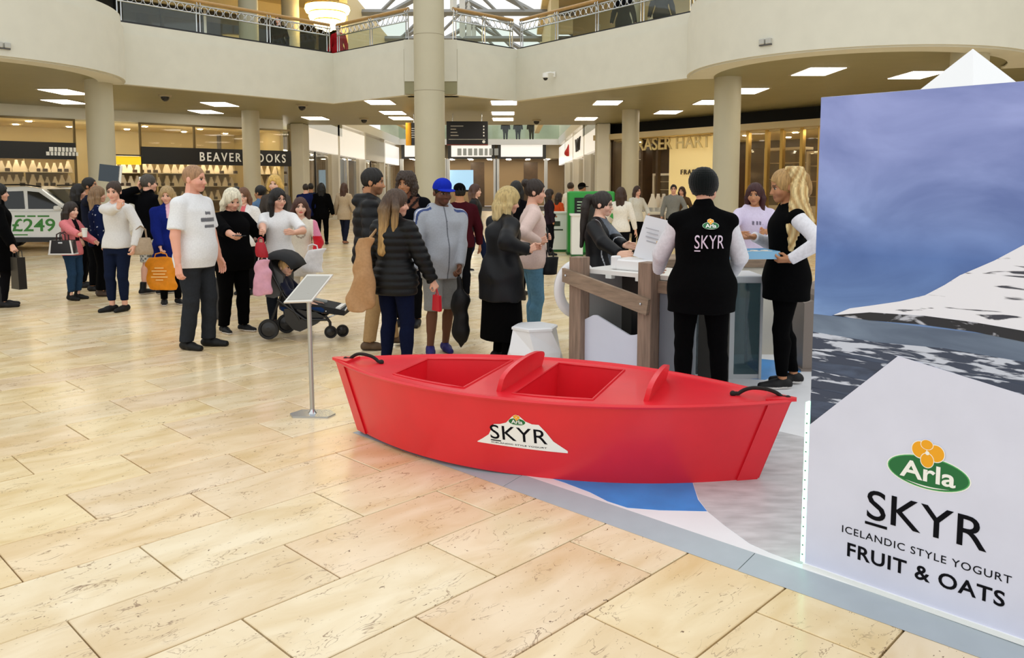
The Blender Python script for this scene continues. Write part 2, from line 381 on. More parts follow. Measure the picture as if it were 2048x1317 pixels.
for px, py, wh in ((604, 210, 'near the left gallery corner'), (728, 237, 'left of the yellow sign'), (1073, 240, 'in front of the corridor entrance'), (330, 190, 'above the left walkway')):
    x, y, _ = F(px, py, HS); t = empty('dome_camera', (x, y, HS), 0, 'small dark dome camera on the soffit ' + wh, 'camera', 'soffit dome cameras')
    MB().lathe((0, 0, -.05), [(.15, 0), (.17, .03), (.17, .05)], 20).build('housing', mat('camera_housing', 'a89c80', .4), t, smooth=True)
    MB().sphere((0, 0, -.05), (.11, .11, .12), 16, 10).build('dome', mat('dark_dome', '0c0c0c', .15), t, smooth=True)
# wall camera on the gallery front
ux = (FR[1][0] - FR[0][0], FR[1][1] - FR[0][1]); r_ = ray(1112, 152); tt_ = np.linalg.solve(np.array([[r_[0], -ux[0]], [r_[1], -ux[1]]]), np.array(FR[0])); nl_ = math.hypot(*ux)
t = empty('security_camera', (FR[0][0] + ux[0] * tt_[1] + ux[1] / nl_ * .06, FR[0][1] + ux[1] * tt_[1] - ux[0] / nl_ * .06, CAMH + r_[2] * tt_[0]), math.atan2(ux[1], ux[0]), 'white security camera on a bracket on the right gallery front', 'camera'); t.scale = (.7, .7, .7)
MB().box((0, .0, .05), (.1, .05, .2), bev=.01).build('wall_plate', M_WHITE, t); MB().tube([(0, 0, .08), (0, -.18, .1), (-.1, -.32, .08)], .035, 10).build('bracket', M_WHITE, t, smooth=True)
MB().lathe((-.1, -.34, -.1), [(.02, .2), (.11, .18), (.12, .02), (.1, 0)], 18).build('body', M_WHITE, t, smooth=True); MB().sphere((-.1, -.34, -.1), .09, 14, 10).build('dome', mat('dark_dome', '0c0c0c', .15), t, smooth=True)
for (px, py, lst, wh) in ((24, 90, DRL, 'left drum'), (1535, 83, DRR, 'right drum')):
    best = min(lst, key=lambda q: abs(CX + FPX * q[0] / q[1] - px) + (0 if q[1] < 17.2 else 99)); p = P(px, py, best[1] - .03)
    tang = np.array(best) - np.array((-11.75, 17.1) if lst is DRL else (7., 17.)); ang = math.atan2(tang[1], tang[0]) + math.pi / 2
    t = empty('wall_box', (best[0], best[1], p[2]), ang, 'small grey twin sounder box on the cream %s' % wh, 'wall box')
    MB().box((-.06, -.04, .0), (.1, .09, .1), bev=.01).build('case', mat('grey_plastic', 'b4b4ae', .5), t); MB().box((.07, -.04, .0), (.1, .09, .1), bev=.01).build('second_case', mat('grey_plastic', 'b4b4ae', .5), t)
    MB().box((0, -.03, -.06), (.24, .05, .02)).build('tray', mat('dark_grey_plastic', '55555a', .5), t)

# ---- balustrades on the gallery
M_WOOD = mat('oak_handrail', 'b08a52', .4, noise=.1, nscale=8); M_CHROME = mat('brushed_steel', 'c8ccd0', .22, metal=1.); M_PANE = glass('balustrade_glass', 'eef4f0', .8, alpha=.015, body='dfe8e2')
def balustrade(a, b, label, posts):
    a, b = np.array(a), np.array(b); L_ = np.linalg.norm(b - a); d = (b - a) / L_; n = np.array([-d[1], d[0]]); o = a + n * .15
    t = empty('balustrade', (o[0], o[1], FT), math.atan2(d[1], d[0]), label, 'railing', 'gallery balustrades')
    MB().tube([(0, 0, .80), (L_, 0, .80)], .045, 10).build('handrail', M_WOOD, t, smooth=True)
    MB().tube([(0, 0, .70), (L_, 0, .70)], .018, 8).build('top_rail', M_CHROME, t, smooth=True); MB().tube([(0, 0, .50), (L_, 0, .50)], .018, 8).build('middle_rail', M_CHROME, t, smooth=True)
    MB().box((L_ / 2, 0, .03), (L_, .05, .05)).build('base_channel', mat('black_channel', '15151a', .4), t)
    k = max(2, int(L_ / posts)); lm = None
    for i in range(k + 1):
        x = min(max(L_ * i / k, .05), L_ - .05)
        for dx in (-.045, .045): MB().tube([(x + dx, 0, 0), (x + dx, 0, .62), (x + dx, -.05, .72), (x + dx, 0, .80)], .016, 8).build('post', M_CHROME, t, smooth=True)
        if i < k: MB().box((x + L_ / k / 2, 0, .27), (L_ / k - .16, .012, .42)).build('glass_pane', M_PANE, t)
    nr = int(L_ / .2); rm = None
    for i in range(nr):
        x = (i + .5) * L_ / nr
        if rm is None:
            r_ = MB(); r_.tube([(.088 * math.cos(q), 0, .088 * math.sin(q)) for q in [j * math.pi / 6 for j in range(12)]], .010, 5, closed=True); ro = r_.build('ring', M_CHROME, t, smooth=True); ro.location = (x, 0, .6); rm = ro.data
        else:
            ro = bpy.data.objects.new('ring', rm); COL.objects.link(ro); ro.parent = t; ro.location = (x, 0, .6)
balustrade(FL[0], FL[1], 'glass and steel balustrade along the left gallery front', 1.5)
balustrade(FV1[0], FN[0], 'glass and steel balustrade just left of the thick column', 1.5)
balustrade(FN[1], FV2[1], 'glass and steel balustrade just right of the thick column', 1.1)
balustrade(FR[0], FR[1], 'glass and steel balustrade along the right gallery front', 1.5)

# ---- vertical planes addressed by picture position
class Wall:
    def __init__(s, a, b):
        s.a = np.array(a, float); s.b = np.array(b, float); d = s.b - s.a; s.L = np.linalg.norm(d); s.d = d / s.L; s.n = np.array([-s.d[1], s.d[0]])
        s.ang = math.atan2(s.d[1], s.d[0])
    def at(s, px, py):
        r = ray(px, py); A = np.array([[r[0], -s.d[0]], [r[1], -s.d[1]]]); t, u = np.linalg.solve(A, s.a); return u, CAMH + r[2] * t
    def M(s, p): q = s.a + s.d * p[0] + s.n * p[1]; return (q[0], q[1], p[2])      # p[1] > 0: away from the camera
    def box(s, mb, s0, s1, z0, z1, y0, y1):
        v = [(x, y, z) for z in (z0, z1) for y in (y0, y1) for x in (s0, s1)]
        return mb.add([s.M(p) for p in v], [[0, 2, 3, 1], [4, 5, 7, 6], [0, 1, 5, 4], [1, 3, 7, 5], [3, 2, 6, 7], [2, 0, 4, 6]])
    def pbox(s, mb, x0, y0, x1, y1, d0, d1):   # by picture corners (left top, right bottom): keeps level edges
        a = s.at(x0, y0); b = s.at(x1, y1); return s.box(mb, a[0], b[0], b[1], a[1], d0, d1)
    def text(s, txt, px, py, size, m, name, parent, weight=0., space=1., d=-.06, depth=.03, align='LEFT', xs=1.):
        u, z = s.at(px, py); v, f = text_mesh(txt, size, weight, space, depth, align, xs)
        return letters([s.M((u + p[0], d + p[1], z + p[2])) for p in v], f, name, m, parent, True)
    def bars(s, px, py, ws, h, gap, m, name, parent, d=-.10):      # lettering too small to read: a row of short strokes
        u, z = s.at(px, py)
        for w_ in ws:
            mb = MB(); s.box(mb, u, u + w_, z, z + h, d, d + .02); mb.build(name, m, parent, True); u += w_ + gap
# ------------------------------------------------------------------ shopfronts
M_WARMW = mat('shop_wall_cream', 'cdbf94', .6); M_DARK = mat('shop_black', '121214', .35); M_GLASS = glass('shop_glass', 'f4f0e6', .7, alpha=.03, body='f0e6d0')
M_GOLD = mat('brass_trim', 'c8a860', .3, metal=.8); M_SHOPL = mat('shop_spot_lamp', 'ffffff', emit='fff0d4', estr=90.); M_TAN = mat('shop_tan_panel', 'a88a58', .5); M_VELVET = mat('bust_velvet', 'e8dcc8', .8)
M_BROWN = mat('dark_brown_panel', '4a3826', .4, noise=.2, nscale=4); M_DFLR = mat('shop_carpet', '6a5440', .9)
LW = Wall((-22.9, 16.37), (-8.3, 29.65))
def band(name, w, x0, y0, x1, y1, d0, d1, m, kind=True):
    mb = MB(); w.pbox(mb, x0, y0, x1, y1, d0, d1); return struct(name, mb, m) if kind else mb
# closing walls: bulkhead above the shops, shop back walls, floors, ceilings
def shop_shell(w, s0, s1, depth, zc, side, wallm, ceil_m, nspots, rnd):
    mb = MB(); w.box(mb, s0, s1, 0, HS, depth, depth + .1); struct('wall_shop_back_' + side, mb, wallm)
    mb = MB(); w.box(mb, s0, s1, zc, zc + .08, .1, depth); struct('ceiling_shop_' + side, mb, ceil_m)
    mb = MB(); w.box(mb, s0 - .1, s0, 0, HS, 0, depth); w.box(mb, s1, s1 + .1, 0, HS, 0, depth); struct('wall_shop_sides_' + side, mb, wallm)
    for i in range(nspots):
        u = s0 + (s1 - s0) * (i + .5) / nspots
        for v in (depth * .25, depth * .7):
            p = w.M((u + rnd.uniform(-.2, .2), v, zc - .02)); o = bpy.data.objects.new('shop_downlight', dl); COL.objects.link(o); o.location = p
            tag(o, 'small round downlight in the ceiling of the %s' % dict(left='black-signed jeweller shop at left', right='gold-lettered jeweller shop at right', end='far corridor shop')[side], 'ceiling light', 'downlights in the %s shop' % side)
_m = MB(); _m.lathe((0, 0, 0), [(.085, 0), (.085, .03)], 12); dl = bpy.data.meshes.new('shop_downlight'); dl.from_pydata(_m.v, [], _m.f); dl.materials.append(M_SHOPL)
rs = random.Random(2)
mb = MB(); LW.box(mb, 0, LW.L, LW.at(300, 246)[1], HS, -.02, .25); struct('wall_bulkhead_left', mb, M_PLAST)
ZC = LW.at(300, 246)[1]
shop_shell(LW, 4.0, LW.L - .1, 4.0, ZC - .05, 'left', M_WARMW, mat('shop_ceiling', 'dccfa4', .6), 9, rs)
sL0, zL0 = LW.at(0, 300); sL1, _ = LW.at(150, 300); sB0, _ = LW.at(281, 300); sB1, _ = LW.at(580, 300)
# shopfront 1 (store with white lettered black fascia at the far left) and 2 (jeweller)
def shopfront(name, w, s0, s1, z0, z1, label, signm, mull, door=None):
    t = empty(name, w.M(((s0 + s1) / 2, 0, 0)), w.ang, label, 'shopfront')
    mb = MB(); w.box(mb, s0, s1, z0, z1, -.08, .12); mb.build('fascia_sign', signm, t, True)
    n = max(1, int((s1 - s0) / mull))
    for i in range(n + 1):
        u = s0 + (s1 - s0) * i / n; mb = MB(); w.box(mb, u - .03, u + .03, 0, ZC, -.04, .04); mb.build('mullion', mat('bronze_frame', '6a5a38', .35, metal=.5), t, True)
        if i < n:
            v = s0 + (s1 - s0) * (i + 1) / n
            mb = MB(); w.box(mb, u + .03, v - .03, .08, z0, -.006, .006); mb.build('window_pane', M_GLASS, t, True)
            mb = MB(); w.box(mb, u + .03, v - .03, z1, ZC, -.006, .006); mb.build('transom_pane', M_GLASS, t, True)
    mb = MB(); w.box(mb, s0, s1, 0, .1, -.05, .05); mb.build('plinth', M_DARK, t, True)
    mb = MB(); w.box(mb, s0, s1, ZC - .06, ZC, -.05, .05); mb.build('head_rail', mat('bronze_frame', '6a5a38', .35, metal=.5), t, True)
    return t
zs0 = LW.at(400, 330)[1]; zs1 = LW.at(400, 297)[1]
sf1 = shopfront('shopfront', LW, sL0 - 2.5, sL1, LW.at(75, 318)[1], LW.at(75, 284)[1], 'warm-lit shopfront with dark fascia at the far left edge', M_DARK, 1.7)
LW.bars(97, 303, (.11, .07, .08, .07, .07, .08, .07), .13, .03, M_WHITE, 'sign_stroke', sf1); LW.bars(91, 311, (.09, .07, .06, .07, .08, .06, .07, .07, .06), .11, .03, M_WHITE, 'sign_stroke', sf1)
sf2 = shopfront('shopfront', LW, sB0, sB1, zs0, zs1, 'jeweller shopfront with a long black fascia and spaced silver capitals', M_DARK, 1.6)
LW.text('BEAVERBROOKS', 396, 322, .42, M_WHITE, 'sign_lettering', sf2, .004, 1.32, d=-.10, xs=.82)
# yellow block sign between the shops, advert board
t = empty('yellow_sign', LW.M((LW.at(250, 322)[0], -.1, 0)), LW.ang, 'yellow rectangular sign panel beside the left column', 'sign'); mb = MB(); LW.pbox(mb, 226, 313, 279, 330, -.16, -.06); mb.build('panel', mat('yellow_acrylic', 'f0cc20', .4, emit='f0cc20', estr=.5), t, True)
mb = MB(); LW.pbox(mb, 222, 309, 282, 313, -.2, -.04); mb.build('cap_strip', M_DARK, t, True)
# window displays: shelves with necklace busts
bust = MB(); prof = [(-.11, 0), (-.12, .06), (-.035, .30), (-.03, .36), (.03, .36), (.035, .30), (.12, .06), (.11, 0)]; bust.prism(prof, -.05, .05); bme = bpy.data.meshes.new('necklace_bust'); bme.from_pydata(bust.v, [], bust.f); bme.materials.append(M_VELVET)
def display(w, x0, x1, zsh, lab, nb, dep=.5, skip=None):
    u0, u1 = w.at(x0, 340)[0], w.at(x1, 340)[0]; t = empty('display_unit', w.M(((u0 + u1) / 2, dep, 0)), w.ang, 'lit glass shelved display unit ' + lab, 'display unit')
    mb = MB(); w.box(mb, u0, u1, 0, .75, .15, dep + .35); mb.build('plinth_cabinet', M_TAN, t, True)
    mb = MB(); w.box(mb, u0, u1, .75, max(zsh) + .5, dep + .33, dep + .38); mb.build('back_panel', mat('tan_back_panel', '8a744a', .5), t, True)  # back panel in one plain tan colour
    mb = MB(); w.box(mb, u0 + .03, u1 - .03, max(zsh) + .44, max(zsh) + .47, .12, .18); mb.build('glow_strip', mat('added_display_glow', 'ffffff', emit='fff0d2', estr=22.), t, True)  # glowing strip added to brighten the dark shop interior
    for z, shn in zip(zsh, ('bottom', 'middle', 'top')):
        mb = MB(); w.box(mb, u0, u1, z - .02, z, .2, dep + .33); mb.build('shelf', mat('white_shelf', 'f0e8d8', .4), t, True)
        for i in range(nb):
            u = u0 + (u1 - u0) * (i + .5) / nb; o = bpy.data.objects.new('necklace_bust', bme); COL.objects.link(o); o.location = w.M((u, .38 + rs.uniform(-.06, .06), z)); o.rotation_euler = (0, 0, w.ang)
            k = rs.uniform(.75, 1.0); o.scale = (k, k, k)
            tag(o, 'cream velvet necklace bust on the %s shelf ' % shn + lab, 'bust', '%s shelf busts ' % shn + lab)
            if rs.random() < .55:
                p = w.M((u + .13, .32, z)); b2 = bpy.data.objects.new('ring_box', rbm); COL.objects.link(b2); b2.location = p; b2.rotation_euler = (0, 0, w.ang + rs.uniform(-.3, .3)); tag(b2, 'small dark jewel box on the %s shelf ' % shn + lab, 'jewel box', '%s shelf jewel boxes ' % shn + lab)
_m = MB(); _m.box((0, 0, .05), (.12, .1, .1), bev=.01); rbm = bpy.data.meshes.new('ring_box'); rbm.from_pydata(_m.v, [], _m.f); rbm.materials.append(mat('dark_box', '3a2a24', .5))
display(LW, 2, 60, (1.15, 1.62, 2.05), 'at the left edge behind the car', 4)
display(LW, 64, 150, (1.15, 1.62, 2.05), 'behind the car bonnet', 6)
display(LW, 232, 330, (1.15, 1.62, 2.05), 'behind the man in shorts', 7)
display(LW, 334, 478, (1.15, 1.62, 2.05), 'under the black sign\'s left half', 10)
display(LW, 524, 578, (1.15, 1.62, 2.05), 'under the black sign\'s right end', 4)

# ---- right jeweller
RW = Wall((3.45, 32.1), (12.5, 19.3))
zt = RW.at(1500, 262)[1]
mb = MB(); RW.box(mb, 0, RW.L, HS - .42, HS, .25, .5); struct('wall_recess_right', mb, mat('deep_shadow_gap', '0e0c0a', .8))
mb = MB(); RW.box(mb, 0, RW.L, zt, HS - .42, -.35, .3); struct('wall_bulkhead_right', mb, mat('beige_bulkhead', 'c8b890', .5))
ZC = zt
shop_shell(RW, .3, RW.L, 4.5, zt - .05, 'right', M_BROWN, mat('shop_ceiling', 'dccfa4', .6), 9, rs)
t = empty('shopfront', RW.M((4, 0, 0)), RW.ang, 'open jeweller shopfront with raised letters on a cream wall', 'shopfront')
c0 = RW.at(1327, 300)[0]; c1 = RW.at(1432, 300)[0]
mb = MB(); RW.box(mb, c0, c1, 0, zt, .3, .5); mb.build('cream_panel', mat('cream_glow_panel', 'ecd9a0', .35, emit='ecd08a', estr=.25), t, True)  # faint glow put into the cream wall panel, which is no lamp
for i, px in enumerate((1222, 1282, 1312, 1492, 1530, 1560, 1600, 1636)):
    u = RW.at(px, 300)[0]; mb = MB(); RW.box(mb, u - .05, u + .05, 0, zt, .05, .2); mb.build('mullion', M_GOLD if i > 2 else M_BROWN, t, True)
for px0, px1 in ((1222, 1282), (1492, 1560), (1560, 1636)):
    mb = MB(); RW.box(mb, RW.at(px0, 300)[0] + .06, RW.at(px1, 300)[0] - .06, .1, zt, .12, .13); mb.build('window_pane', M_GLASS, t, True)
mb = MB(); RW.box(mb, RW.at(1282, 300)[0], c0, 0, zt, .6, .7); mb.build('brown_panel', M_BROWN, t, True)
mb = MB(); RW.box(mb, c0 - 1.2, c1, zt - .03, zt, -.3, .3); mb.build('light_rail', M_GOLD, t, True)
RW.text('FRASER HART', 1262, 302, .62, mat('pale_gold_letters', 'd8c890', .4), 'sign_lettering', t, .006, 1.0, d=.05, depth=.05)
RW.text('FRASER HART', 1352, 349, .24, mat('dark_letters', '4a4030', .5), 'small_lettering', t, .004, 1.35, d=.24, depth=.03)
# hanging frame units behind the right windows
def frame_unit(px0, px1, z0, z1, lab):
    u0, u1 = RW.at(px0, 330)[0], RW.at(px1, 330)[0]; t2 = empty('display_case', RW.M(((u0 + u1) / 2, .6, 0)), RW.ang, 'tall framed glass display case ' + lab, 'display case')
    for a, b_ in ((u0, u0 + .07), (u1 - .07, u1)): mb = MB(); RW.box(mb, a, b_, 0, z1, .5, .62); mb.build('upright', mat('white_gloss', 'f2ead8', .3), t2, True)
    mb = MB(); RW.box(mb, u0, u1, z1, z1 + .08, .5, 1.0); mb.build('top', mat('white_gloss', 'f2ead8', .3), t2, True)
    mb = MB(); RW.box(mb, u0 + .05, u1 - .05, 0, z0, .52, 1.0); mb.build('base_cabinet', mat('white_gloss', 'f2ead8', .3), t2, True)
    mb = MB(); RW.box(mb, u0 + .05, u1 - .05, z0, z1, .54, .55); mb.build('glass_front', M_GLASS, t2, True)
    for i in range(3): mb = MB(); zz = z0 + (z1 - z0) * (i + .6) / 3.4; RW.box(mb, u0 + .05, u1 - .05, zz, zz + .02, .56, .98); mb.build('shelf', mat('white_shelf', 'f0e8d8', .4), t2, True)
frame_unit(1508, 1586, 1.0, 2.75, 'above the white-hooded woman')
frame_unit(1592, 1640, 1.0, 2.6, 'beside the printed panel')
frame_unit(1286, 1322, 1.0, 2.0, 'left of the cream lettered wall')
# jewellery counters in front of the shop
def counter(px0, px1, pybase, h, label, m, Y=None):
    a = F(px0, pybase); b = F(px1, pybase); w_ = b[0] - a[0]; t2 = empty('shop_counter', ((a[0] + b[0]) / 2, a[1] + .3, 0), 0, label, 'counter')
    MB().box((0, 0, h * .42), (w_, .6, h * .84), bev=.01).build('cabinet', m, t2); MB().box((0, 0, h * .93), (w_ + .02, .62, h * .14)).build('glass_top', glass('counter_glass', 'f0f4f4', .8, alpha=.25, body='ffffff'), t2)
    MB().box((0, -.31, h * .5), (w_ * .8, .02, h * .55)).build('front_panel', mat('counter_dark_panel', '6a5a50', .4), t2)
    return t2
counter(1288, 1332, 487, 1.05, 'white jewellery counter left of the beanie-hatted server', mat('white_gloss', 'f2ead8', .3))
counter(1440, 1486, 500, 1.05, 'white jewellery counter right of the right column', mat('white_gloss', 'f2ead8', .3))

# ---- corridor beyond
XL, XR, YE = -8.3, 3.45, 60.
M_SHW = mat('corridor_white', 'efece4', .5); M_BLUEP = mat('window_poster_blue', '5a86d0', .5, noise=.5, nscale=.9); M_GREYP = mat('window_display_grey', '8a8a90', .5, noise=.7, nscale=1.6, stretch=(1, 3, .6))
def corridor_side(X, sgn, side, spec):
    mb = MB(); mb.box((X + sgn * 3.2, (32 + YE) / 2, 2.4), (.1, YE - 32, 4.8)); struct('wall_corridor_' + side, mb, M_GREYP)
    mb = MB(); mb.box((X + sgn * 1.6, (32 + YE) / 2, 4.85), (3.3, YE - 32, .5)); struct('ceiling_corridor_' + side, mb, M_SHW)
    n = len(spec); seg = (YE - 32) / n
    for i, (label, signm, disp, mark) in enumerate(spec):
        y0, y1 = 32 + seg * i, 32 + seg * (i + 1)
        t = empty('corridor_shop', (X, (y0 + y1) / 2, 0), 0, label, 'shopfront')
        MB().box((X + sgn * .25, y0 + .2, 2.4), (.5, .4, 4.8)).build('pilaster', M_SHW, t, True)
        MB().box((X + sgn * .1, (y0 + y1) / 2 + .2, 3.75), (.2, y1 - y0 - .4, 1.3)).build('fascia_sign', signm, t, True)
        MB().box((X + sgn * .3, (y0 + y1) / 2 + .2, 4.5), (.1, y1 - y0 - .4, .3)).build('cornice', M_SHW, t, True)
        for j in range(2):
            ya = y0 + .4 + (y1 - y0 - .4) * j / 2; yb = ya + (y1 - y0 - .4) / 2
            MB().box((X + sgn * .32, (ya + yb) / 2, 1.6), (.02, yb - ya - .1, 3.0)).build('window_pane', M_GLASS, t, True)
            MB().box((X + sgn * .32, ya, 1.6), (.08, .1, 3.0)).build('mullion', M_SHW if i % 2 else M_DARK, t, True)
            MB().box((X + sgn * .46, (ya + yb) / 2, 1.6), (.06, (yb - ya) * .8, 2.8)).build('display_board', disp, t, True)
        MB().box((X + sgn * 1.0, (y0 + y1) / 2, 3.05), (.3, (y1 - y0) * .8, .04)).build('glow_strip', mat('corridor_lamp', 'ffffff', emit='fff4e0', estr=8.), t, True)
        if mark:
            mk = MB()
            if mark == 'drop': mk.lathe((X - sgn * .03, (y0 + y1) / 2, 3.4), [(.0, .75), (.1, .5), (.25, .25), (.25, .12), (.12, 0)], 14)
            else:
                mk.tube([(X - sgn * .03, (y0 + y1) / 2 - 1.6 + 3.2 * u + .25 * math.sin(u * 19), 3.75 + .32 * math.cos(u * 25)) for u in np.linspace(0, 1, 60)], .035, 6)
            mk.build('emblem', mat('emblem_red', 'c02020', .4) if mark == 'drop' else M_DARK, t, True)
SIGNW = mat('lit_white_sign', 'f8f6f0', .4, emit='fff8ee', estr=.4); SIGNG = mat('grey_sign', 'b8b4a8', .4)
corridor_side(XL, -1, 'left', [('corridor shop with grey mannequins window, nearest at left', SIGNW, M_GREYP, None), ('corridor shop with a blue window poster at left', SIGNW, M_BLUEP, None), ('corridor shop with a grey sign at left', SIGNG, M_SHW, None), ('corridor shop with a plain white sign, farthest at left', SIGNW, M_SHW, None)])
corridor_side(XR, 1, 'right', [('corridor shop with a dark window, nearest at right', SIGNW, M_DARK, None), ('corridor shop with curly black scrolls on white at right', SIGNW, M_SHW, 'scroll'), ('corridor shop with a red drop emblem at right', SIGNW, M_SHW, 'drop'), ('corridor shop with a lilac window, farthest at right', SIGNW, mat('lilac_display', 'b4b0e0', .5), None)])
EW = Wall((XL, YE), (XR, YE))
mb = MB(); EW.box(mb, -3, EW.L + 3, 0, 4.9, 5.0, 5.1); struct('wall_corridor_end', mb, mat('end_shop_wall', '8a7456', .6))
mb = MB(); EW.box(mb, -3, EW.L + 3, 3.62, 4.9, .3, 5.0); struct('ceiling_shop_end', mb, mat('end_shop_ceiling', 'b8a684', .6))
mb = MB(); EW.box(mb, -1, EW.L + 1, 4.6, 5.0, -.2, .3); struct('wall_gallery_end', mb, M_SHW)
for i in range(8):
    for v in (1., 3.):
        o = bpy.data.objects.new('shop_downlight', dl); COL.objects.link(o); o.location = EW.M((.8 + i * 1.45, v, 3.59)); o.scale = (2, 2, 1); tag(o, 'small round downlight in the ceiling of the far end shops', 'ceiling light', 'downlights in the far end shops')
def end_shop(x0, x1, label, wh, dark):
    a, zb = EW.at(x0, 318); b, zt_ = EW.at(x1, 290); t = empty('end_shop', EW.M(((a + b) / 2, 0, 0)), 0, label, 'shopfront')
    mb = MB(); EW.box(mb, a, b, zb, zt_ + .3, -.05, .25); mb.build('frame', mat('dark_grey_frame', '3a3834', .4), t, True)
    mb = MB(); EW.box(mb, a + .25, b - .25, zb + .15, zt_ + .15, -.1, 0); mb.build('sign_panel', wh, t, True)
    for q in (a, b): mb = MB(); EW.box(mb, q - .12, q + .12, 0, zb, -.05, .2); mb.build('pier', M_SHW, t, True)
    mb = MB(); EW.box(mb, a + (b - a) * dark, a + (b - a) * (dark + .3), 0, 3.4, 2.2, 2.4); mb.build('dark_partition', M_BROWN, t, True)
    return t
e1 = end_shop(896, 990, 'far end shop with lettered white sign and a blue screen', SIGNW, .45)
EW.bars(915, 311, (.3, .25, .3, .25, .3, .22, .25, .3), .5, .12, mat('pale_grey_letters', 'b4b4ac', .5), 'sign_stroke', e1, d=-.14)
e2 = end_shop(995, 1092, 'far end shop with a blank white sign', SIGNW, .55)
end_shop(803, 890, 'far end shop partly hidden by the thick column', SIGNW, .2)
t = empty('poster_screen', EW.M((EW.at(921, 360)[0], .5, 0)), 0, 'pale blue poster screen in the far end shop', 'screen'); mb = MB(); EW.pbox(mb, 898, 340, 946, 380, .5, .6); mb.build('screen', mat('pale_blue_screen', 'a8d0ea', .4, emit='a8d0ea', estr=.6), t, True); mb = MB(); EW.pbox(mb, 896, 380, 948, 384, .45, .65); mb.build('bezel', M_DARK, t, True)
u_, z_ = EW.at(921, 383); mb = MB(); EW.box(mb, u_ - .1, u_ + .1, 0, z_, .5, .6); mb.build('stand', M_DARK, t, True)
# upper railing at the corridor end
t = empty('balustrade', EW.M((6, 0, 5.0)), 0, 'distant upper glass balustrade at the end of the corridor', 'railing', 'gallery balustrades')
mb = MB(); EW.box(mb, 0, EW.L, 6.05, 6.12, -.15, -.05); mb.build('handrail', M_WOOD, t, True); mb = MB(); EW.box(mb, 0, EW.L, 5.05, 6.0, -.11, -.09); mb.build('glass_pane', M_PANE, t, True)
mb = MB(); EW.box(mb, -2, EW.L + 2, 5.0, 9.5, 4.0, 4.1); struct('wall_upper_end', mb, mat('upper_end_wall', 'c8d0b8', .6, noise=.35, nscale=.5))

# ---- upper level behind the balustrades
M_UPC = mat('upper_ceiling_cream', 'e8d4a4', .6)
UL = Wall((-24, 19.0), (-7.0, 34.0))
mb = MB(); UL.box(mb, 0, UL.L, 4.95, 9.2, 0, .2); struct('wall_upper_left', mb, mat('upper_shop_dark', '1c1a18', .3))
t = empty('upper_shopfront', UL.M((10, 0, 5)), UL.ang, 'dark upper-level shopfront behind the left balustrade', 'shopfront')
for i in range(10):
    u = 8 + i * 1.5; mb = MB(); UL.box(mb, u - .05, u + .05, 4.95, 8.2, -.12, 0); mb.build('mullion', M_CHROME if i % 3 == 0 else M_DARK, t, True)
    mb = MB(); UL.box(mb, u + .06, u + 1.44, 5.0, 7.6, -.06, -.03); mb.build('window_pane', mat('upper_dark_glass', '101216', .06), t, True)
mb = MB(); UL.box(mb, 8, 22, 8.0, 8.6, -.2, 0); mb.build('fascia_sign', M_UPC, t, True)
mb = MB(); mb.slab([(-34, 15), (-12, 19.5), (-6.2, 25.5), (-6.2, 40), (-34, 40)], 8.6, 8.8); struct('ceiling_upper_left', mb, M_UPC)
UR = Wall((2.5, 34), (14.5, 19.5))
mb = MB(); UR.box(mb, 0, UR.L, 4.95, 9.4, 0, .2); struct('wall_upper_right', mb, mat('upper_beige_wall', 'd8c49a', .5))
mb = MB(); mb.slab([(30, 14), (8, 19), (1.2, 26), (1.2, 40), (30, 40)], 8.9, 9.1); struct('ceiling_upper_right', mb, M_UPC)
t = empty('upper_shopfront', UR.M((6, 0, 5)), UR.ang, 'pale upper-level shopfront behind the right balustrade', 'shopfront')
for i, (a, b_, m_) in enumerate(((1.5, 3.0, M_TAN), (4.2, 6.2, mat('bright_window', 'ffffff', .4, emit='fffaf0', estr=1.6)), (8.0, 9.6, M_BROWN), (10.5, 12.5, M_TAN))):
    mb = MB(); UR.box(mb, a, b_, 5.2, 7.6, -.1, 0); mb.build('window', m_, t, True)
    for q in (a, b_): mb = MB(); UR.box(mb, q - .06, q + .06, 5.0, 8.0, -.14, 0); mb.build('mullion', M_SHW, t, True)
# upper columns and chandelier, roof trusses over the corridor
for x, y, lb in ((-8.3, 26.1, 'upper-level column over the left gallery, left one'), (-7.7, 28.8, 'upper-level column left of the chandelier'), (3.7, 25.8, 'upper-level column over the right gallery')):
    column((x, y), .3, 4.95, 8.9, lb)
cx_, cy_, cz_ = P(655, 28, 29.); t = empty('chandelier', (cx_, cy_, cz_), 0, 'glowing tiered crystal chandelier over the upper gallery', 'chandelier')
ML = mat('chandelier_glow', 'ffffff', emit='ffd98a', estr=9.)
for i, (r, z) in enumerate(((.75, .15), (.62, -.1), (.45, -.35))):
    MB().lathe((0, 0, z), [(r, .12), (r + .03, .0), (r * .97, -.12)], 28, cap=False).build('crystal_tier', ML, t, smooth=True)
    rr = MB(); rr.tube([(r * math.cos(a), r * math.sin(a), z + .13) for a in [j * math.pi / 12 for j in range(24)]], .025, 6, closed=True); rr.build('tier_ring', M_GOLD, t, smooth=True)
MB().tube([(0, 0, .2), (0, 0, 1.6)], .025, 8).build('chain', M_GOLD, t)
MB().sphere((0, 0, -.5), (.18, .18, .12), 14, 8).build('finial', ML, t, smooth=True)
M_TRUSS = mat('white_truss_paint', 'd8d8d4', .5); M_GTR = mat('grey_truss', '8a8a88', .5)
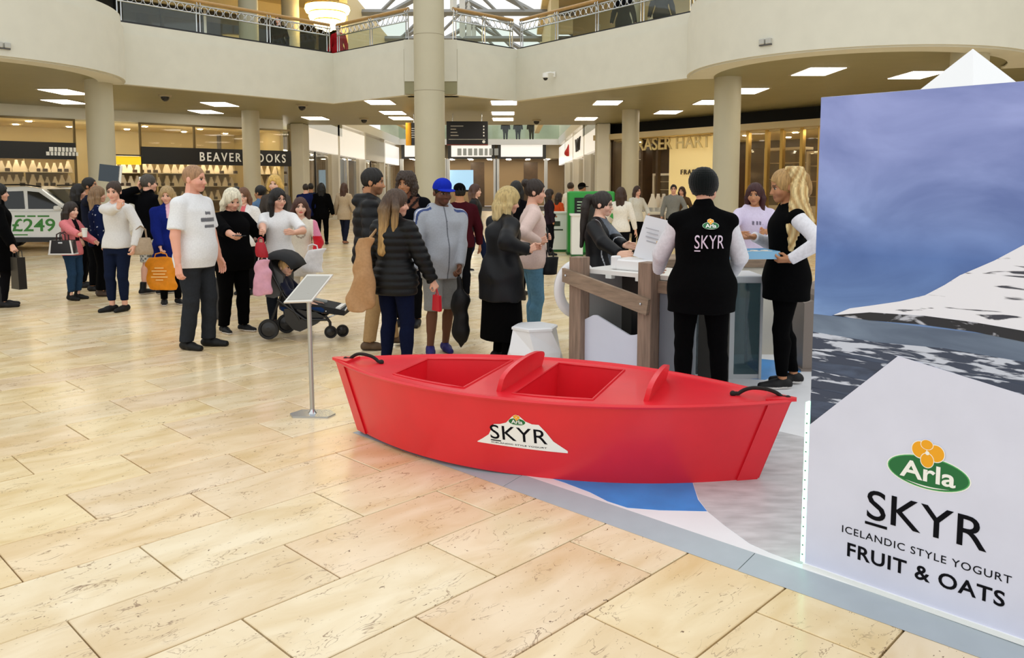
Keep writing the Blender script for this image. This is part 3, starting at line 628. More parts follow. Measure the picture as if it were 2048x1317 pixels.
for i, y in enumerate((34, 40, 46, 52)):
    t = empty('roof_truss', (-2.4, y, 8.6), 0, 'grey steel roof truss over the corridor, number %s from the front' % ('one', 'two', 'three', 'four')[i], 'roof truss', 'corridor roof trusses')
    for nm, a, b_ in (('rafter', (-6, 0, 0), (0, 0, 3.2)), ('rafter', (6, 0, 0), (0, 0, 3.2)), ('tie_beam', (-6, 0, .1), (6, 0, .1)), ('strut', (-3, 0, .1), (0, 0, 3.)), ('strut', (3, 0, .1), (0, 0, 3.)), ('king_post', (0, 0, .1), (0, 0, 3.2))):
        MB().tube([a, b_], .14 if nm != 'strut' else .08, 4).build(nm, M_GTR if nm != 'king_post' else M_TRUSS, t)
mb = MB(); mb.box((-6.3, 42, 7.0), (.3, 22, 4.0)); struct('wall_upper_corridor_left', mb, M_UPC)
mb = MB(); mb.box((1.6, 42, 7.0), (.3, 22, 4.0)); struct('wall_upper_corridor_right', mb, M_UPC)
# hanging direction sign and yellow sign
HY = 27.; a = P(893, 243, HY); b_ = P(976, 291, HY)
t = empty('direction_sign', ((a[0] + b_[0]) / 2, HY, b_[2]), 0, 'hanging black direction sign with small white lines of text', 'sign')
W_, H_ = b_[0] - a[0], a[2] - b_[2]
MB().box((0, 0, H_ / 2), (W_, .12, H_), bev=.01).build('board', mat('sign_black', '0c0a0a', .35), t)
for i, wl in enumerate((.42, .18, .22, .26)):
    MB().box((-W_ * .4 + wl / 2, -.063, H_ * (.80 - i * .13)), (wl, .006, .028)).build('text_line', mat('sign_text_grey', 'b0aca4', .5), t)
    MB().box((W_ * .40, -.063, H_ * (.79 - i * .13)), (.04, .006, .05)).build('arrow_mark', M_WHITE, t)
MB().box((0, -.063, H_ * .25), (W_ * .9, .006, .012)).build('divider', M_WHITE, t); MB().lathe((W_ * .40, -.063, H_ * .15), [(.05, -.003), (.05, .003)], 16, R=rot('X', math.pi / 2)).build('round_mark', M_WHITE, t)
MB().box((0, -.065, .015), (W_, .01, .03)).build('red_edge', mat('sign_red', '8a3020', .4), t)
for q in (-W_ * .35, W_ * .35): MB().tube([(q, 0, H_), (q, 0, HS - b_[2])], .012, 6).build('hanger', M_CHROME, t)
a = P(816, 246, HY); b_ = P(852, 291, HY); t = empty('direction_sign', ((a[0] + b_[0]) / 2, HY, b_[2]), 0, 'hanging dark sign with a rounded yellow end left of the thick column', 'sign')
W_, H_ = b_[0] - a[0], a[2] - b_[2]; MB().box((.06, 0, H_ / 2), (W_ - .12, .12, H_)).build('board', mat('sign_black', '0c0a0a', .35), t)
MB().lathe((-W_ / 2 + .02, 0, 0), [(.1, 0), (.1, H_)], 16).build('yellow_end', mat('sign_yellow', 'e0a020', .4), t, smooth=True)
for i in range(5): MB().box((-.12, -.063, H_ * (.75 - i * .1)), (.12, .006, .015)).build('white_bar', M_WHITE, t)
for q in (-.1, .25): MB().tube([(q, 0, H_), (q, 0, HS - b_[2])], .012, 6).build('hanger', M_CHROME, t)
# surrounding walls of the hall behind the camera and at the sides close the room
mb = MB(); mb.box((-36, 25, 4.5), (.3, 90, 9)); struct('wall_far_left', mb, M_PLAST)
mb = MB(); mb.box((31, 25, 4.5), (.3, 90, 9)); struct('wall_far_right', mb, M_PLAST)
# ------------------------------------------------------------------ figures: blended solids turned into one surface
class Fld:
    def __init__(s, lo, hi, vox):
        s.lo = np.array(lo, float); s.vox = vox
        n = np.maximum(np.ceil((np.array(hi) - s.lo) / vox).astype(int) + 1, 4); s.n = n
        s.ax = [(s.lo[i] + vox * np.arange(n[i])).astype(np.float32) for i in range(3)]
        s.D = np.full(n, 9., np.float32)
    def sl(s, lo, hi, m):
        i0 = np.clip(np.floor((np.array(lo) - m - s.lo) / s.vox).astype(int), 0, s.n); i1 = np.clip(np.ceil((np.array(hi) + m - s.lo) / s.vox).astype(int) + 1, 0, s.n)
        if (i1 <= i0).any(): return None, None
        sl = tuple(slice(i0[k], i1[k]) for k in range(3))
        return sl, (s.ax[0][sl[0]][:, None, None], s.ax[1][sl[1]][None, :, None], s.ax[2][sl[2]][None, None, :])
    def add(s, pr, k=.02, inf=0.):
        lo, hi, fn = pr; sl, g = s.sl(lo, hi, k + 3 * s.vox + inf)
        if sl is None: return s
        d = fn(*g) - inf; a = s.D[sl]
        h = np.clip(.5 + .5 * (a - d) / k, 0, 1) if k > 0 else (a > d).astype(np.float32)
        s.D[sl] = a + (d - a) * h - k * h * (1 - h); return s
    def sub(s, pr, k=.01, inf=0.):
        lo, hi, fn = pr; sl, g = s.sl(lo, hi, k + 3 * s.vox + inf)
        if sl is None: return s
        d = -(fn(*g) - inf); a = s.D[sl]
        h = np.clip(.5 - .5 * (a - d) / k, 0, 1)
        s.D[sl] = a + (d - a) * h + k * h * (1 - h); return s
    def cut(s, fn):                        # keep where fn <= 0
        s.D = np.maximum(s.D, fn(s.ax[0][:, None, None], s.ax[1][None, :, None], s.ax[2][None, None, :])).astype(np.float32); return s
    def warp(s, fn):
        s.D = (s.D + fn(s.ax[0][:, None, None], s.ax[1][None, :, None], s.ax[2][None, None, :])).astype(np.float32); return s
    def mesh(s):
        D = s.D; D[0], D[-1], D[:, 0], D[:, -1], D[:, :, 0], D[:, :, -1] = [np.maximum(q, .004) for q in (D[0], D[-1], D[:, 0], D[:, -1], D[:, :, 0], D[:, :, -1])]
        I = D < 0; n = s.n
        cnt = np.zeros(n - 1, np.int8)
        for c in np.ndindex(2, 2, 2): cnt += I[c[0]:n[0] - 1 + c[0], c[1]:n[1] - 1 + c[1], c[2]:n[2] - 1 + c[2]]
        act = np.argwhere((cnt > 0) & (cnt < 8))
        if len(act) == 0: return np.zeros((0, 3)), np.zeros((0, 4), int)
        idx = np.full(n - 1, -1, np.int32); idx[tuple(act.T)] = np.arange(len(act))
        acc = np.zeros((len(act), 3)); num = np.zeros(len(act))
        cs = list(np.ndindex(2, 2, 2))
        val = {c: D[tuple((act + c).T)].astype(float) for c in cs}
        for c in cs:
            for a in range(3):
                if c[a]: continue
                c2 = list(c); c2[a] = 1; c2 = tuple(c2); A, B = val[c], val[c2]
                x = (A < 0) != (B < 0); t = np.where(x, A / np.where(x, A - B, 1), 0)
                p = np.tile(np.array(c, float), (len(act), 1)); p[:, a] += t
                acc += p * x[:, None]; num += x
        V = s.lo + s.vox * (act + acc / num[:, None])
        Q = []
        for a in range(3):
            b, c = (a + 1) % 3, (a + 2) % 3
            A = np.take(I, range(0, n[a] - 1), axis=a); B = np.take(I, range(1, n[a]), axis=a)
            e = np.argwhere(A != B); e = e[(e[:, b] > 0) & (e[:, c] > 0) & (e[:, b] < n[b] - 1) & (e[:, c] < n[c] - 1)]
            if not len(e): continue
            ins = A[tuple(e.T)]
            def cell(db, dc):
                q = e.copy(); q[:, b] -= db; q[:, c] -= dc; return idx[tuple(q.T)]
            q = np.stack([cell(1, 1), cell(0, 1), cell(0, 0), cell(1, 0)], 1)
            q[~ins] = q[~ins][:, ::-1]; Q.append(q)
        return V, np.concatenate(Q)

def A3(*p): return np.array(p, float)
def rc(a, b, ra, rb, sc=None):             # round cone
    a = np.array(a, float); b = np.array(b, float); m = max(ra, rb)
    if sc is None:
        ba = (b - a).astype(np.float32); L2 = float(ba @ ba) + 1e-9
        def fn(x, y, z):
            px, py, pz = x - np.float32(a[0]), y - np.float32(a[1]), z - np.float32(a[2])
            h = np.clip((px * ba[0] + py * ba[1] + pz * ba[2]) / L2, 0, 1)
            return np.sqrt((px - h * ba[0]) ** 2 + (py - h * ba[1]) ** 2 + (pz - h * ba[2]) ** 2) - (ra + h * (rb - ra))
        return np.minimum(a, b) - m, np.maximum(a, b) + m, fn
    S = np.array(sc, float); lo, hi, f0 = rc(a / S, b / S, ra, rb)
    return lo * S, hi * S, (lambda x, y, z: f0(x / np.float32(S[0]), y / np.float32(S[1]), z / np.float32(S[2])) * np.float32(S.min()))
def ell(c, r, R=None, o=None):             # ellipsoid; R and o place the head frame
    c = np.array(c, float); r = np.array(r, float); R = np.eye(3) if R is None else R; o = np.zeros(3) if o is None else o
    w_ = R @ c + o; m = r.max(); Ri = R.T; mn = np.float32(r.min())
    def fn(x, y, z):
        px, py, pz = x - w_[0], y - w_[1], z - w_[2]
        q = [(Ri[i, 0] * px + Ri[i, 1] * py + Ri[i, 2] * pz) / r[i] for i in range(3)]
        return (np.sqrt(q[0] ** 2 + q[1] ** 2 + q[2] ** 2) - 1).astype(np.float32) * mn
    return w_ - m, w_ + m, fn
def loft(rings, cap=.015):                 # rings: (z, cx, cy, rx, ry)
    r = np.array(sorted(rings), float); z0, z1 = r[0, 0], r[-1, 0]
    zz = np.linspace(z0, z1, 160); T = []
    for k in range(1, 5):
        v = np.interp(zz, r[:, 0], r[:, k]); w_ = max(1, int(160 * .045 / (z1 - z0 + 1e-6)))
        ker = np.hanning(2 * w_ + 3); ker /= ker.sum(); pad = np.pad(v, w_ + 1, mode='edge'); T.append(np.convolve(pad, ker, 'valid'))
    def fn(x, y, z):
        zf = z.ravel(); a = [np.interp(zf, zz, t).astype(np.float32)[None, None, :] for t in T]
        d = (np.sqrt(((x - a[0]) / a[2]) ** 2 + ((y - a[1]) / a[3]) ** 2) - 1) * np.minimum(a[2], a[3])
        return np.maximum(d, np.maximum(z0 - z, z - z1) + 0 * d)
    m = max((abs(r[:, 1]) + r[:, 3]).max(), (abs(r[:, 2]) + r[:, 4]).max())
    return A3((r[:, 1] - r[:, 3]).min(), (r[:, 2] - r[:, 4]).min(), z0), A3((r[:, 1] + r[:, 3]).max(), (r[:, 2] + r[:, 4]).max(), z1), fn
def ik(a, c, l1, l2, hint):
    a, c, hint = [np.array(q, float) for q in (a, c, hint)]; d = c - a; L = np.linalg.norm(d)
    if L > .995 * (l1 + l2): c = a + d / L * .995 * (l1 + l2); d = c - a; L = np.linalg.norm(d)
    u = d / L; x = (l1 * l1 - l2 * l2 + L * L) / (2 * L); h = math.sqrt(max(l1 * l1 - x * x, 0))
    w_ = hint - u * (hint @ u); w_ /= np.linalg.norm(w_) + 1e-9
    return a + u * x + w_ * h, c
def attr_mesh(name, V, Q, colors, m, parent):
    me = bpy.data.meshes.new(name); me.vertices.add(len(V)); me.vertices.foreach_set('co', np.asarray(V, np.float32).ravel())
    nq = len(Q); me.loops.add(nq * 4); me.polygons.add(nq)
    me.loops.foreach_set('vertex_index', Q.astype(np.int32).ravel()); me.polygons.foreach_set('loop_start', np.arange(0, nq * 4, 4, dtype=np.int32))
    me.polygons.foreach_set('use_smooth', np.ones(nq, bool))
    me.update(calc_edges=True)
    at = me.color_attributes.new('Col', 'FLOAT_COLOR', 'POINT'); c4 = np.ones((len(V), 4), np.float32); c4[:, :3] = colors; at.data.foreach_set('color', c4.ravel())
    me.materials.append(m); return link(name, me, parent)
def fold(seed, amp, fz=1.):
    r = random.Random(seed); k = [(r.uniform(9, 26), r.uniform(9, 26), r.uniform(8, 20) * fz, r.uniform(0, 6)) for _ in range(4)]
    def fn(x, y, z):
        s = 0.
        for a, b, c, p in k: s = s + np.sin(a * x + p + 2.2 * np.sin(c * z * .6)) * np.sin(b * y + c * z + p * 2)
        return (amp * s * .5).astype(np.float32)
    return fn
M_SKIN = mat('skin', attr=True, rough=.55, spec=.35, bump=.04, bscale=180)
M_CLOTH = mat('woven_cloth', attr=True, rough=.92, spec=.06, noise=.10, nscale=45, bump=.12, bscale=260)
M_KNIT = mat('soft_knit', attr=True, rough=.95, spec=.1, noise=.07, nscale=70, bump=.2, bscale=320, sheen=.2)
M_SHELL = mat('shiny_shell_fabric', attr=True, rough=.5, spec=.25, noise=.12, nscale=18, bump=.15, bscale=90)
M_LEATHER = mat('leather', attr=True, rough=.5, spec=.25, noise=.12, nscale=40, bump=.12, bscale=160)
M_HAIR = mat('hair', attr=True, rough=.5, spec=.4, noise=.35, nscale=14, bump=.5, bscale=30, stretch=(6, 6, .7))
M_SHOE = mat('shoe_upper', attr=True, rough=.6, spec=.35)
CM = dict(cloth=M_CLOTH, knit=M_KNIT, shell=M_SHELL, leather=M_LEATHER)
SKINS = dict(fair=('e0ac94', 'c07a6c'), pink=('e2a690', 'c27268'), tan=('b5805c', '8f5848'), brown=('6b4530', '55332a'), light=('e6b9a2', 'c4807a'))

class Person:
    def __init__(s, name, label, loc, face, H=1.7, bulk=1., belly=0., skin='fair', vox=.011, group=None, sex='f', lean=0., shift=0.,
                 head=(0, 0), arms=None, feet=None, seat=None, face_detail=True, hip=1.):
        s.root = empty(name, loc, face, label, 'person', group); s.H = H; s.vox = vox; s.skin = skin; s.sex = sex; h = H
        s.bulk = bulk; s.fd = face_detail; s.seed = sum(map(ord, label))
        sw = (.112 if sex == 'm' else .099) * h * (.7 + .3 * bulk); s.sw = sw
        hw = .052 * h * hip; s.hw = hw; ln = lambda z: lean * max(0, (z - .52)) * h  # forward lean
        s.ln = ln
        bx = bulk
        if sex == 'm':
            R = [(.455, .088, .062), (.50, .094, .070), (.56, .088, .066), (.62, .083, .062), (.70, .095, .068), (.76, .103, .068), (.80, .098, .056), (.828, .060, .042), (.845, .036, .034)]
        else:
            R = [(.455, .088, .062), (.50, .097, .072), (.55, .090, .066), (.62, .073, .056), (.68, .078, .060), (.73, .086, .068), (.77, .086, .060), (.805, .080, .046), (.828, .048, .036), (.845, .030, .030)]
        s.rings = []
        for z, rx, ry in R:
            kb = bx if z < .80 else .5 + .5 * bx
            bel = belly * math.exp(-((z - .60) / .09) ** 2) if z < .8 else 0
            s.rings.append((z * h, 0., ln(z) + bel * h * .55, rx * h * kb, ry * h * (kb + .0) + bel * h * .5))
        # legs
        feet = feet or [(-.055, .0, 8), (.055, .0, -8)]
        s.legs = []
        for i, ft in enumerate(feet):
            sx = -1 if i == 0 else 1; hip_ = A3(sx * hw, 0, .515 * h)
            fx, fy, tw = ft[:3]; fz = ft[3] if len(ft) > 3 else 0
            ank = A3(fx * h, fy * h, .045 * h + fz * h); kn, ank = ik(hip_, ank, .241 * h, .232 * h, (sx * .08, 1, 0))
            s.legs.append((hip_, kn, ank, math.radians(tw)))
        # arms: (hand x, y, z in heights, relative to standing figure; elbow hint)
        arms = arms or [None, None]; s.arms = []
        for i, am in enumerate(arms):
            sx = -1 if i == 0 else 1; sh = A3(sx * sw, ln(.79) - .004 * h, .788 * h)
            am = am or dict(); hp = am.get('p', (sx * (.175 + .07 * (bulk - 1)), .03, .475)); hint = am.get('e', (sx * .6, -1, -.1))
            hp = A3(*hp) * h; dirw = hp - sh
            if 'px' in am: hp = np.array(wmat(s.root).inverted() @ Vector(P(*am['px'])))
            el, wr = ik(sh, hp, .168 * h, .148 * h, hint)
            hd = am.get('d'); hd = A3(*hd) if hd is not None else (wr - el); hd = hd / np.linalg.norm(hd)
            nn = A3(*am.get('n', (-sx, 0.1, 0.))); nn = nn - hd * (nn @ hd); nn /= np.linalg.norm(nn) + 1e-9
            s.arms.append((sh, el, wr, hd, nn, am.get('curl', .35), sx))
        s.hb = A3(0, ln(.85) + .004 * h, .862 * h)          # skull base pivot
        yw, pt = math.radians(head[0]), math.radians(head[1]); rl = math.radians(head[2]) if len(head) > 2 else 0
        s.HR = rot('Z', yw) @ rot('X', pt) @ rot('Y', rl)
        hs = h * 1.03 if h > 1.5 else h * .55 + .82; s.hs = hs * .97
        s.parts = {}
    # -------- head frame: origin at skull base, y forward
    def hp(s, *c): return s.HR @ (A3(*c) * s.hs) + s.hb
    def he(s, c, r): return ell(A3(*c) * s.hs, A3(*r) * s.hs, s.HR, s.hb)
    def hc(s, a, b, ra, rb): return rc(s.hp(*a), s.hp(*b), ra * s.hs, rb * s.hs)
    def head_prims(s, f):
        m = s.sex == 'm'; e = s.he
        f.add(e((0, .004, .079), (.0445, .056, .056)), 0)
        f.add(e((0, .026, .040), (.036 if m else .033, .036, .036)), .02 * s.hs)
        f.add(e((0, .044, .012), (.016 if m else .013, .014, .014)), .022 * s.hs)       # chin
        f.add(s.hc((0, -.004, .03), (0, -.008, -.035), .033 if m else .028, .036 if m else .031), .015)
        if s.fd:
            for sx in (-1, 1):
                f.add(e((sx * .026, .044, .043), (.013, .012, .012)), .012 * s.hs)     # cheeks
                f.sub(e((sx * .0185, .066, .065), (.012, .010, .007)), .006 * s.hs)    # sockets
                f.add(e((sx * .0185, .0475, .064), (.0085, .0085, .0065)), .001)       # eyeballs
                f.add(s.hc((sx * .008, .0555, .0755), (sx * .029, .050, .0755), .004, .0035), .006 * s.hs)
                f.add(e((sx * .0455, -.004, .058), (.006, .012, .018)), .004)          # ears
            f.add(s.hc((0, .057, .066), (0, .0685, .045), .004, .0075), .006 * s.hs)
            for sx in (-1, 1): f.add(e((sx * .007, .062, .043), (.005, .006, .005)), .004 * s.hs)
            f.add(e((0, .0565, .0275), (.014, .0065, .0045)), .003)
            f.add(e((0, .0545, .0215), (.012, .0065, .0045)), .003)
    def hl(s, V): return ((V - s.hb) @ s.HR) / s.hs
    def skin_colors(s, V, hair='2a1c14', stub=0., lips=None, brow=None):
        base, lip = SKINS[s.skin]; c = np.tile(np.array(lin(base)), (len(V), 1)); q = s.hl(V)
        x, y, z = np.abs(q[:, 0]), q[:, 1], q[:, 2]; fr = y > .03
        def put(mask, col, a=1.):
            c[mask] = c[mask] * (1 - a) + np.array(lin(col)) * a
        put(fr & (x > .014) & (z > .02) & (z < .055), lip, .22)
        put((y > .045) & (((x / .016) ** 2 + ((z - .0245) / .0075) ** 2) < 1), lips or lip, .85)
        put(fr & (x > .007) & (x < .031) & (np.abs(z - .0775) < .0038), brow or hair, .8)
        put(fr & (((x - .0185) / .0085) ** 2 + ((z - .064) / .0042) ** 2 < 1), 'b8aca0')
        put(fr & (((x - .0185) / .0055) ** 2 + ((z - .064) / .0050) ** 2 < 1), '1c120d')
        put(fr & (x > .009) & (x < .029) & (np.abs(z - .0705) < .0022), '2a1a15', .8)
        if stub:
            put((z < .04) & (z > -.02) & (y > .0) & ~(((x / .015) ** 2 + ((z - .0245) / .008) ** 2) < 1), hair, stub)
        return c
    def body(s, hair='2a1c14', stub=0., lips=None, hands=True, brow=None):
        h = s.H; vx = s.vox; f = Fld((-.45 * h, -.34 * h, -.01), (.45 * h, .62 * h, .862 * h), vx)
        f.add(loft(s.rings), 0)
        for hip_, kn, an, tw in s.legs:
            f.add(rc(hip_, kn, .050 * h * (.4 + .6 * s.bulk), .031 * h), .03); f.add(rc(kn, an, .031 * h, .020 * h), .015)
            cal = kn * .72 + an * .28 + A3(0, -.012 * h, 0); f.add(rc(cal, kn * .4 + an * .6 + A3(0, -.006 * h, 0), .029 * h, .022 * h), .03)
            d = A3(-math.sin(tw), math.cos(tw), 0); f.add(rc(an - d * .015 * h + A3(0, 0, -.025 * h), an + d * .085 * h + A3(0, 0, -.033 * h), .018 * h, .013 * h), .02)
        b = .35 + .65 * s.bulk
        for sh, el, wr, hd, nn, cu, sx in s.arms:
            f.add(rc((sx * .02 * h, s.ln(.83), .832 * h), sh + A3(0, 0, .004), .022 * h, .024 * h), .03); f.add(rc(sh, el, .028 * h * b, .023 * h * b), .035); f.add(rc(el, el * .3 + wr * .7, .0235 * h * b, .019 * h), .012); f.add(rc(el * .3 + wr * .7, wr, .019 * h, .0155 * h), .012)
        f.add(rc((0, s.ln(.83), .82 * h), s.hp(0, -.006, .0), .034 * h, .029 * h if s.sex == 'f' else .034 * h), .03)
        parts = [f.mesh()]
        hv = .0055 if vx < .015 else .011
        c0 = s.hp(0, 0, .05); r_ = .105 * s.hs
        g = Fld(c0 - r_, c0 + r_, hv); s.head_prims(g); parts.append(g.mesh())
        if hands:
            for a in s.arms: parts.append(s.hand(a, .0048 if vx < .015 else .011))
        return s.emit('body', parts, M_SKIN, lambda V: s.skin_colors(V, hair, stub, lips, brow))
    def hand(s, arm, vx):
        sh, el, wr, hd, nn, cu, sx = arm; k = s.H / 1.75 * (1.0 if s.sex == 'm' else .92); side = np.cross(hd, nn)
        if side @ A3(0, 0, 1) < -.99: pass
        g = Fld(wr - .2 * k, wr + .2 * k, vx); at = lambda a, b, c: wr + (hd * a + side * b + nn * c) * k
        fa = (wr - el) / np.linalg.norm(wr - el)
        g.add(rc(wr - fa * .05, wr, .029 * k, .025 * k), 0)
        for b in (-.026, 0, .026): g.add(rc(at(.015, b * .7, 0), at(.088, b * 1.05, -.002), .0155 * k, .0125 * k), .012)
        for b, L in ((-.031, .068), (-.0105, .078), (.0105, .074), (.031, .058)):
            p = at(.092, b, -.001); a1 = cu * 1.1; a2 = cu * 2.3; a3 = cu * 3.1
            for ang, l, r0, r1 in ((a1, .45, .0098, .009), (a2, .31, .009, .008), (a3, .24, .008, .0068)):
                q = p + (hd * math.cos(ang) + nn * math.sin(ang)) * l * L * k * 1.0; g.add(rc(p, q, r0 * k, r1 * k), .004); p = q
        # thumb leaves the side of the palm
        t0 = at(.025, -.026, .008); t1 = at(.062, -.048, .022 + .01 * cu); t2 = at(.09, -.046 + .02 * cu, .03 + .02 * cu)
        g.add(rc(t0, t1, .0135 * k, .0105 * k), .012); g.add(rc(t1, t2, .0105 * k, .0085 * k), .005)
        return g.mesh()
    def emit(s, name, parts, m, colfn, parent=None):
        parts = [p for p in parts if len(p[0])]
        V = np.concatenate([p[0] for p in parts]); off = np.cumsum([0] + [len(p[0]) for p in parts[:-1]]); Q = np.concatenate([p[1] + o for p, o in zip(parts, off)])
        col = colfn(V) if callable(colfn) else np.tile(np.array(lin(colfn)), (len(V), 1))
        if name != 'body': col = np.where(col.max(1, keepdims=True) < .02, col * .45, col)
        o = attr_mesh(name, V, Q, col, m, parent or s.root); s.parts[name] = o; return o
    def box(s, z0=-.01, z1=1.): h = s.H; return (-.46 * h, -.36 * h, z0 * h), (.46 * h, .60 * h, z1 * h)
    # -------- clothes
    def top(s, color, hem=.46, sleeve=2., t=.014, style='cloth', quilt=0., amp=.004, name='top', colfn=None, flare=0., collar=0., hood=False, vx=None, neck=.845, puff=0., sag=0., cuff=None):
        h = s.H; f = Fld(*s.box(hem - .02, .90), vx or s.vox)
        rg = []
        for z, cx, cy, rx, ry in s.rings:
            zz = z / h
            if zz > neck + .001: continue
            k = sag * math.exp(-((zz - .58) / .10) ** 2) * h
            fl = flare * max(0, .62 - zz) * h
            tt = t if zz < .8 else t * .6
            tt += .014 * min(1, max(0, (.60 - zz) / .06))
            rg.append((z, cx, cy, rx + tt + k + fl, ry + tt + k + fl))
        if hem * h < rg[0][0]: z, cx, cy, rx, ry = rg[0]; d = (rg[0][0] - hem * h); rg.insert(0, (hem * h, cx, cy, rx + flare * d, ry + flare * d))
        f.add(loft(rg), 0)
        if hem > .455: f.cut(lambda x, y, z: (hem * h - z) + 0 * x + 0 * y)
        b = .35 + .65 * s.bulk
        for sh, el, wr, hd, nn, cu, sx in s.arms:
            f.add(rc((sx * .028 * h, s.ln(.83), .826 * h), sh + A3(0, 0, .003), .020 * h + t * .6, .025 * h * b + t * .8), .03)
            if sleeve <= 0: f.add(rc(sh * A3(.7, 1, 1), sh * A3(.86, 1, .995), .030 * h * b + t * .4, .026 * h * b + t * .4), .03); continue
            if sleeve <= 1.: e = sh + (el - sh) * sleeve; f.add(cutrc(sh, el, e, .028 * h * b + t, .027 * h * b + t * 1.5), .03)
            else:
                f.add(rc(sh, el, .028 * h * b + t + puff, .026 * h * b + t + puff), .018)
                e = el + (wr - el) * (sleeve - 1.); f.add(cutrc(el, wr, e, .026 * h * b + t + puff, .0185 * h + t * .8 + puff * .6), .010)
        if collar: f.add(rc((0, s.ln(.84) - .002 * h, .825 * h), (0, s.ln(.85) + .004 * h, (.842 + collar) * h), .046 * h, .043 * h), .015)
        if hood:
            for sx in (-1, 1): f.add(rc((sx * .052 * h, s.ln(.83) - .012 * h, .838 * h), (0, s.ln(.83) - .062 * h, .822 * h), .026 * h, .034 * h), .025)
            for sx in (-1, 1): f.add(rc((sx * .050 * h, s.ln(.83) - .01 * h, .838 * h), (sx * .018 * h, s.ln(.8) + .05 * h, .80 * h), .018 * h, .012 * h), .015)
        if quilt:
            arms = s.arms
            def q(x, y, z):
                return (-.011 * np.abs(np.sin(math.pi * z / quilt)) + .005 + 0 * x + 0 * y).astype(np.float32)
            f.warp(q)
        if amp: f.warp(fold(s.seed + 7, amp))
        # neck opening
        n0 = s.hp(0, 0, 0)
        if not collar and not hood: f.sub(rc((0, s.ln(.84) + .004 * h, .832 * h), (0, s.ln(.85) + .012 * h, .90 * h), .034 * h, .040 * h), .008)
        return s.emit(name, [f.mesh()], CM[style], colfn or color)
    def trousers(s, color, hem=.05, t=.010, style='cloth', amp=.0025, name='trousers', flare=0., colfn=None, vx=None, waist=.60):
        h = s.H; f = Fld(*s.box(max(hem, 0) - .02, .66), vx or s.vox)
        rg = [(z, cx, cy, rx + t, ry + t) for z, cx, cy, rx, ry in s.rings if z < (waist + .04) * h]
        rg[0] = (.446 * h,) + rg[0][1:3] + (rg[0][3] + .004, rg[0][4] + .006)
        f.add(loft(rg), 0)
        for hip_, kn, an, tw in s.legs:
            f.add(rc(hip_, kn, .053 * h * (.4 + .6 * s.bulk) + t, .034 * h + t + flare * .3), .03)
            f.add(rc(kn, an, .034 * h + t + flare * .3, .022 * h + t + flare), .02)
            if flare < .012:
                cal = kn * .72 + an * .28 + A3(0, -.012 * h, 0); f.add(rc(cal, kn * .4 + an * .6, .030 * h + t, .023 * h + t), .03)
        if amp: f.warp(fold(s.seed + 3, amp, 1.6))
        f.cut(lambda x, y, z: np.maximum(hem * h - z, z - waist * h) + 0 * x + 0 * y)
        return s.emit(name, [f.mesh()], CM[style], colfn or color)
    def skirt(s, color, hem=.3, t=.012, flare=.1, style='cloth', name='skirt', waist=.62, amp=.002):
        h = s.H; f = Fld(*s.box(hem - .02, .68), s.vox); z0 = .50 * h
        rg = [(z, cx, cy, rx + t, ry + t) for z, cx, cy, rx, ry in s.rings if .49 * h < z < (waist + .02) * h]
        d = (.5 - hem) * h; z, cx, cy, rx, ry = rg[0]; rg.insert(0, (hem * h, cx, cy, rx + flare * d, ry + flare * d + .01))
        f.add(loft(rg), 0)
        if amp: f.warp(fold(s.seed + 5, amp, .6))
        return s.emit(name, [f.mesh()], CM[style], color)
    def shoes(s, color='15151a', sole='15151a', boot=0., name='shoe'):
        h = s.H; k = h / 1.7
        for hip_, kn, an, tw in s.legs:
            d = A3(-math.sin(tw), math.cos(tw), 0); gz = an[2] - .045 * h
            c = A3(an[0], an[1], gz); f = Fld(c - A3(.2, .2, .01) , c + A3(.2, .2, .05 + max(.07, boot + .05)), min(s.vox, .010))
            heel = c - d * .045 * k; toe = c + d * .165 * k
            f.add(rc(heel + A3(0, 0, .038), c + d * .06 * k + A3(0, 0, .034), .036 * k, .040 * k), 0)
            f.add(rc(c + d * .06 * k + A3(0, 0, .03), toe + A3(0, 0, .022), .042 * k, .032 * k), .03)
            f.add(rc(c - d * .02 + A3(0, 0, .05), an + A3(0, 0, .02 + boot), .040 * k, .034 * k + (.012 if boot else 0)), .03)
            f.cut(lambda x, y, z: np.maximum(gz + .002 - z, z - (gz + .085 * k + boot)) + 0 * x + 0 * y)
            cu, cs = np.array(lin(color)), np.array(lin(sole))
            s.emit(name, [f.mesh()], M_SHOE, lambda V: np.where((V[:, 2] < gz + .022)[:, None], cs, cu))
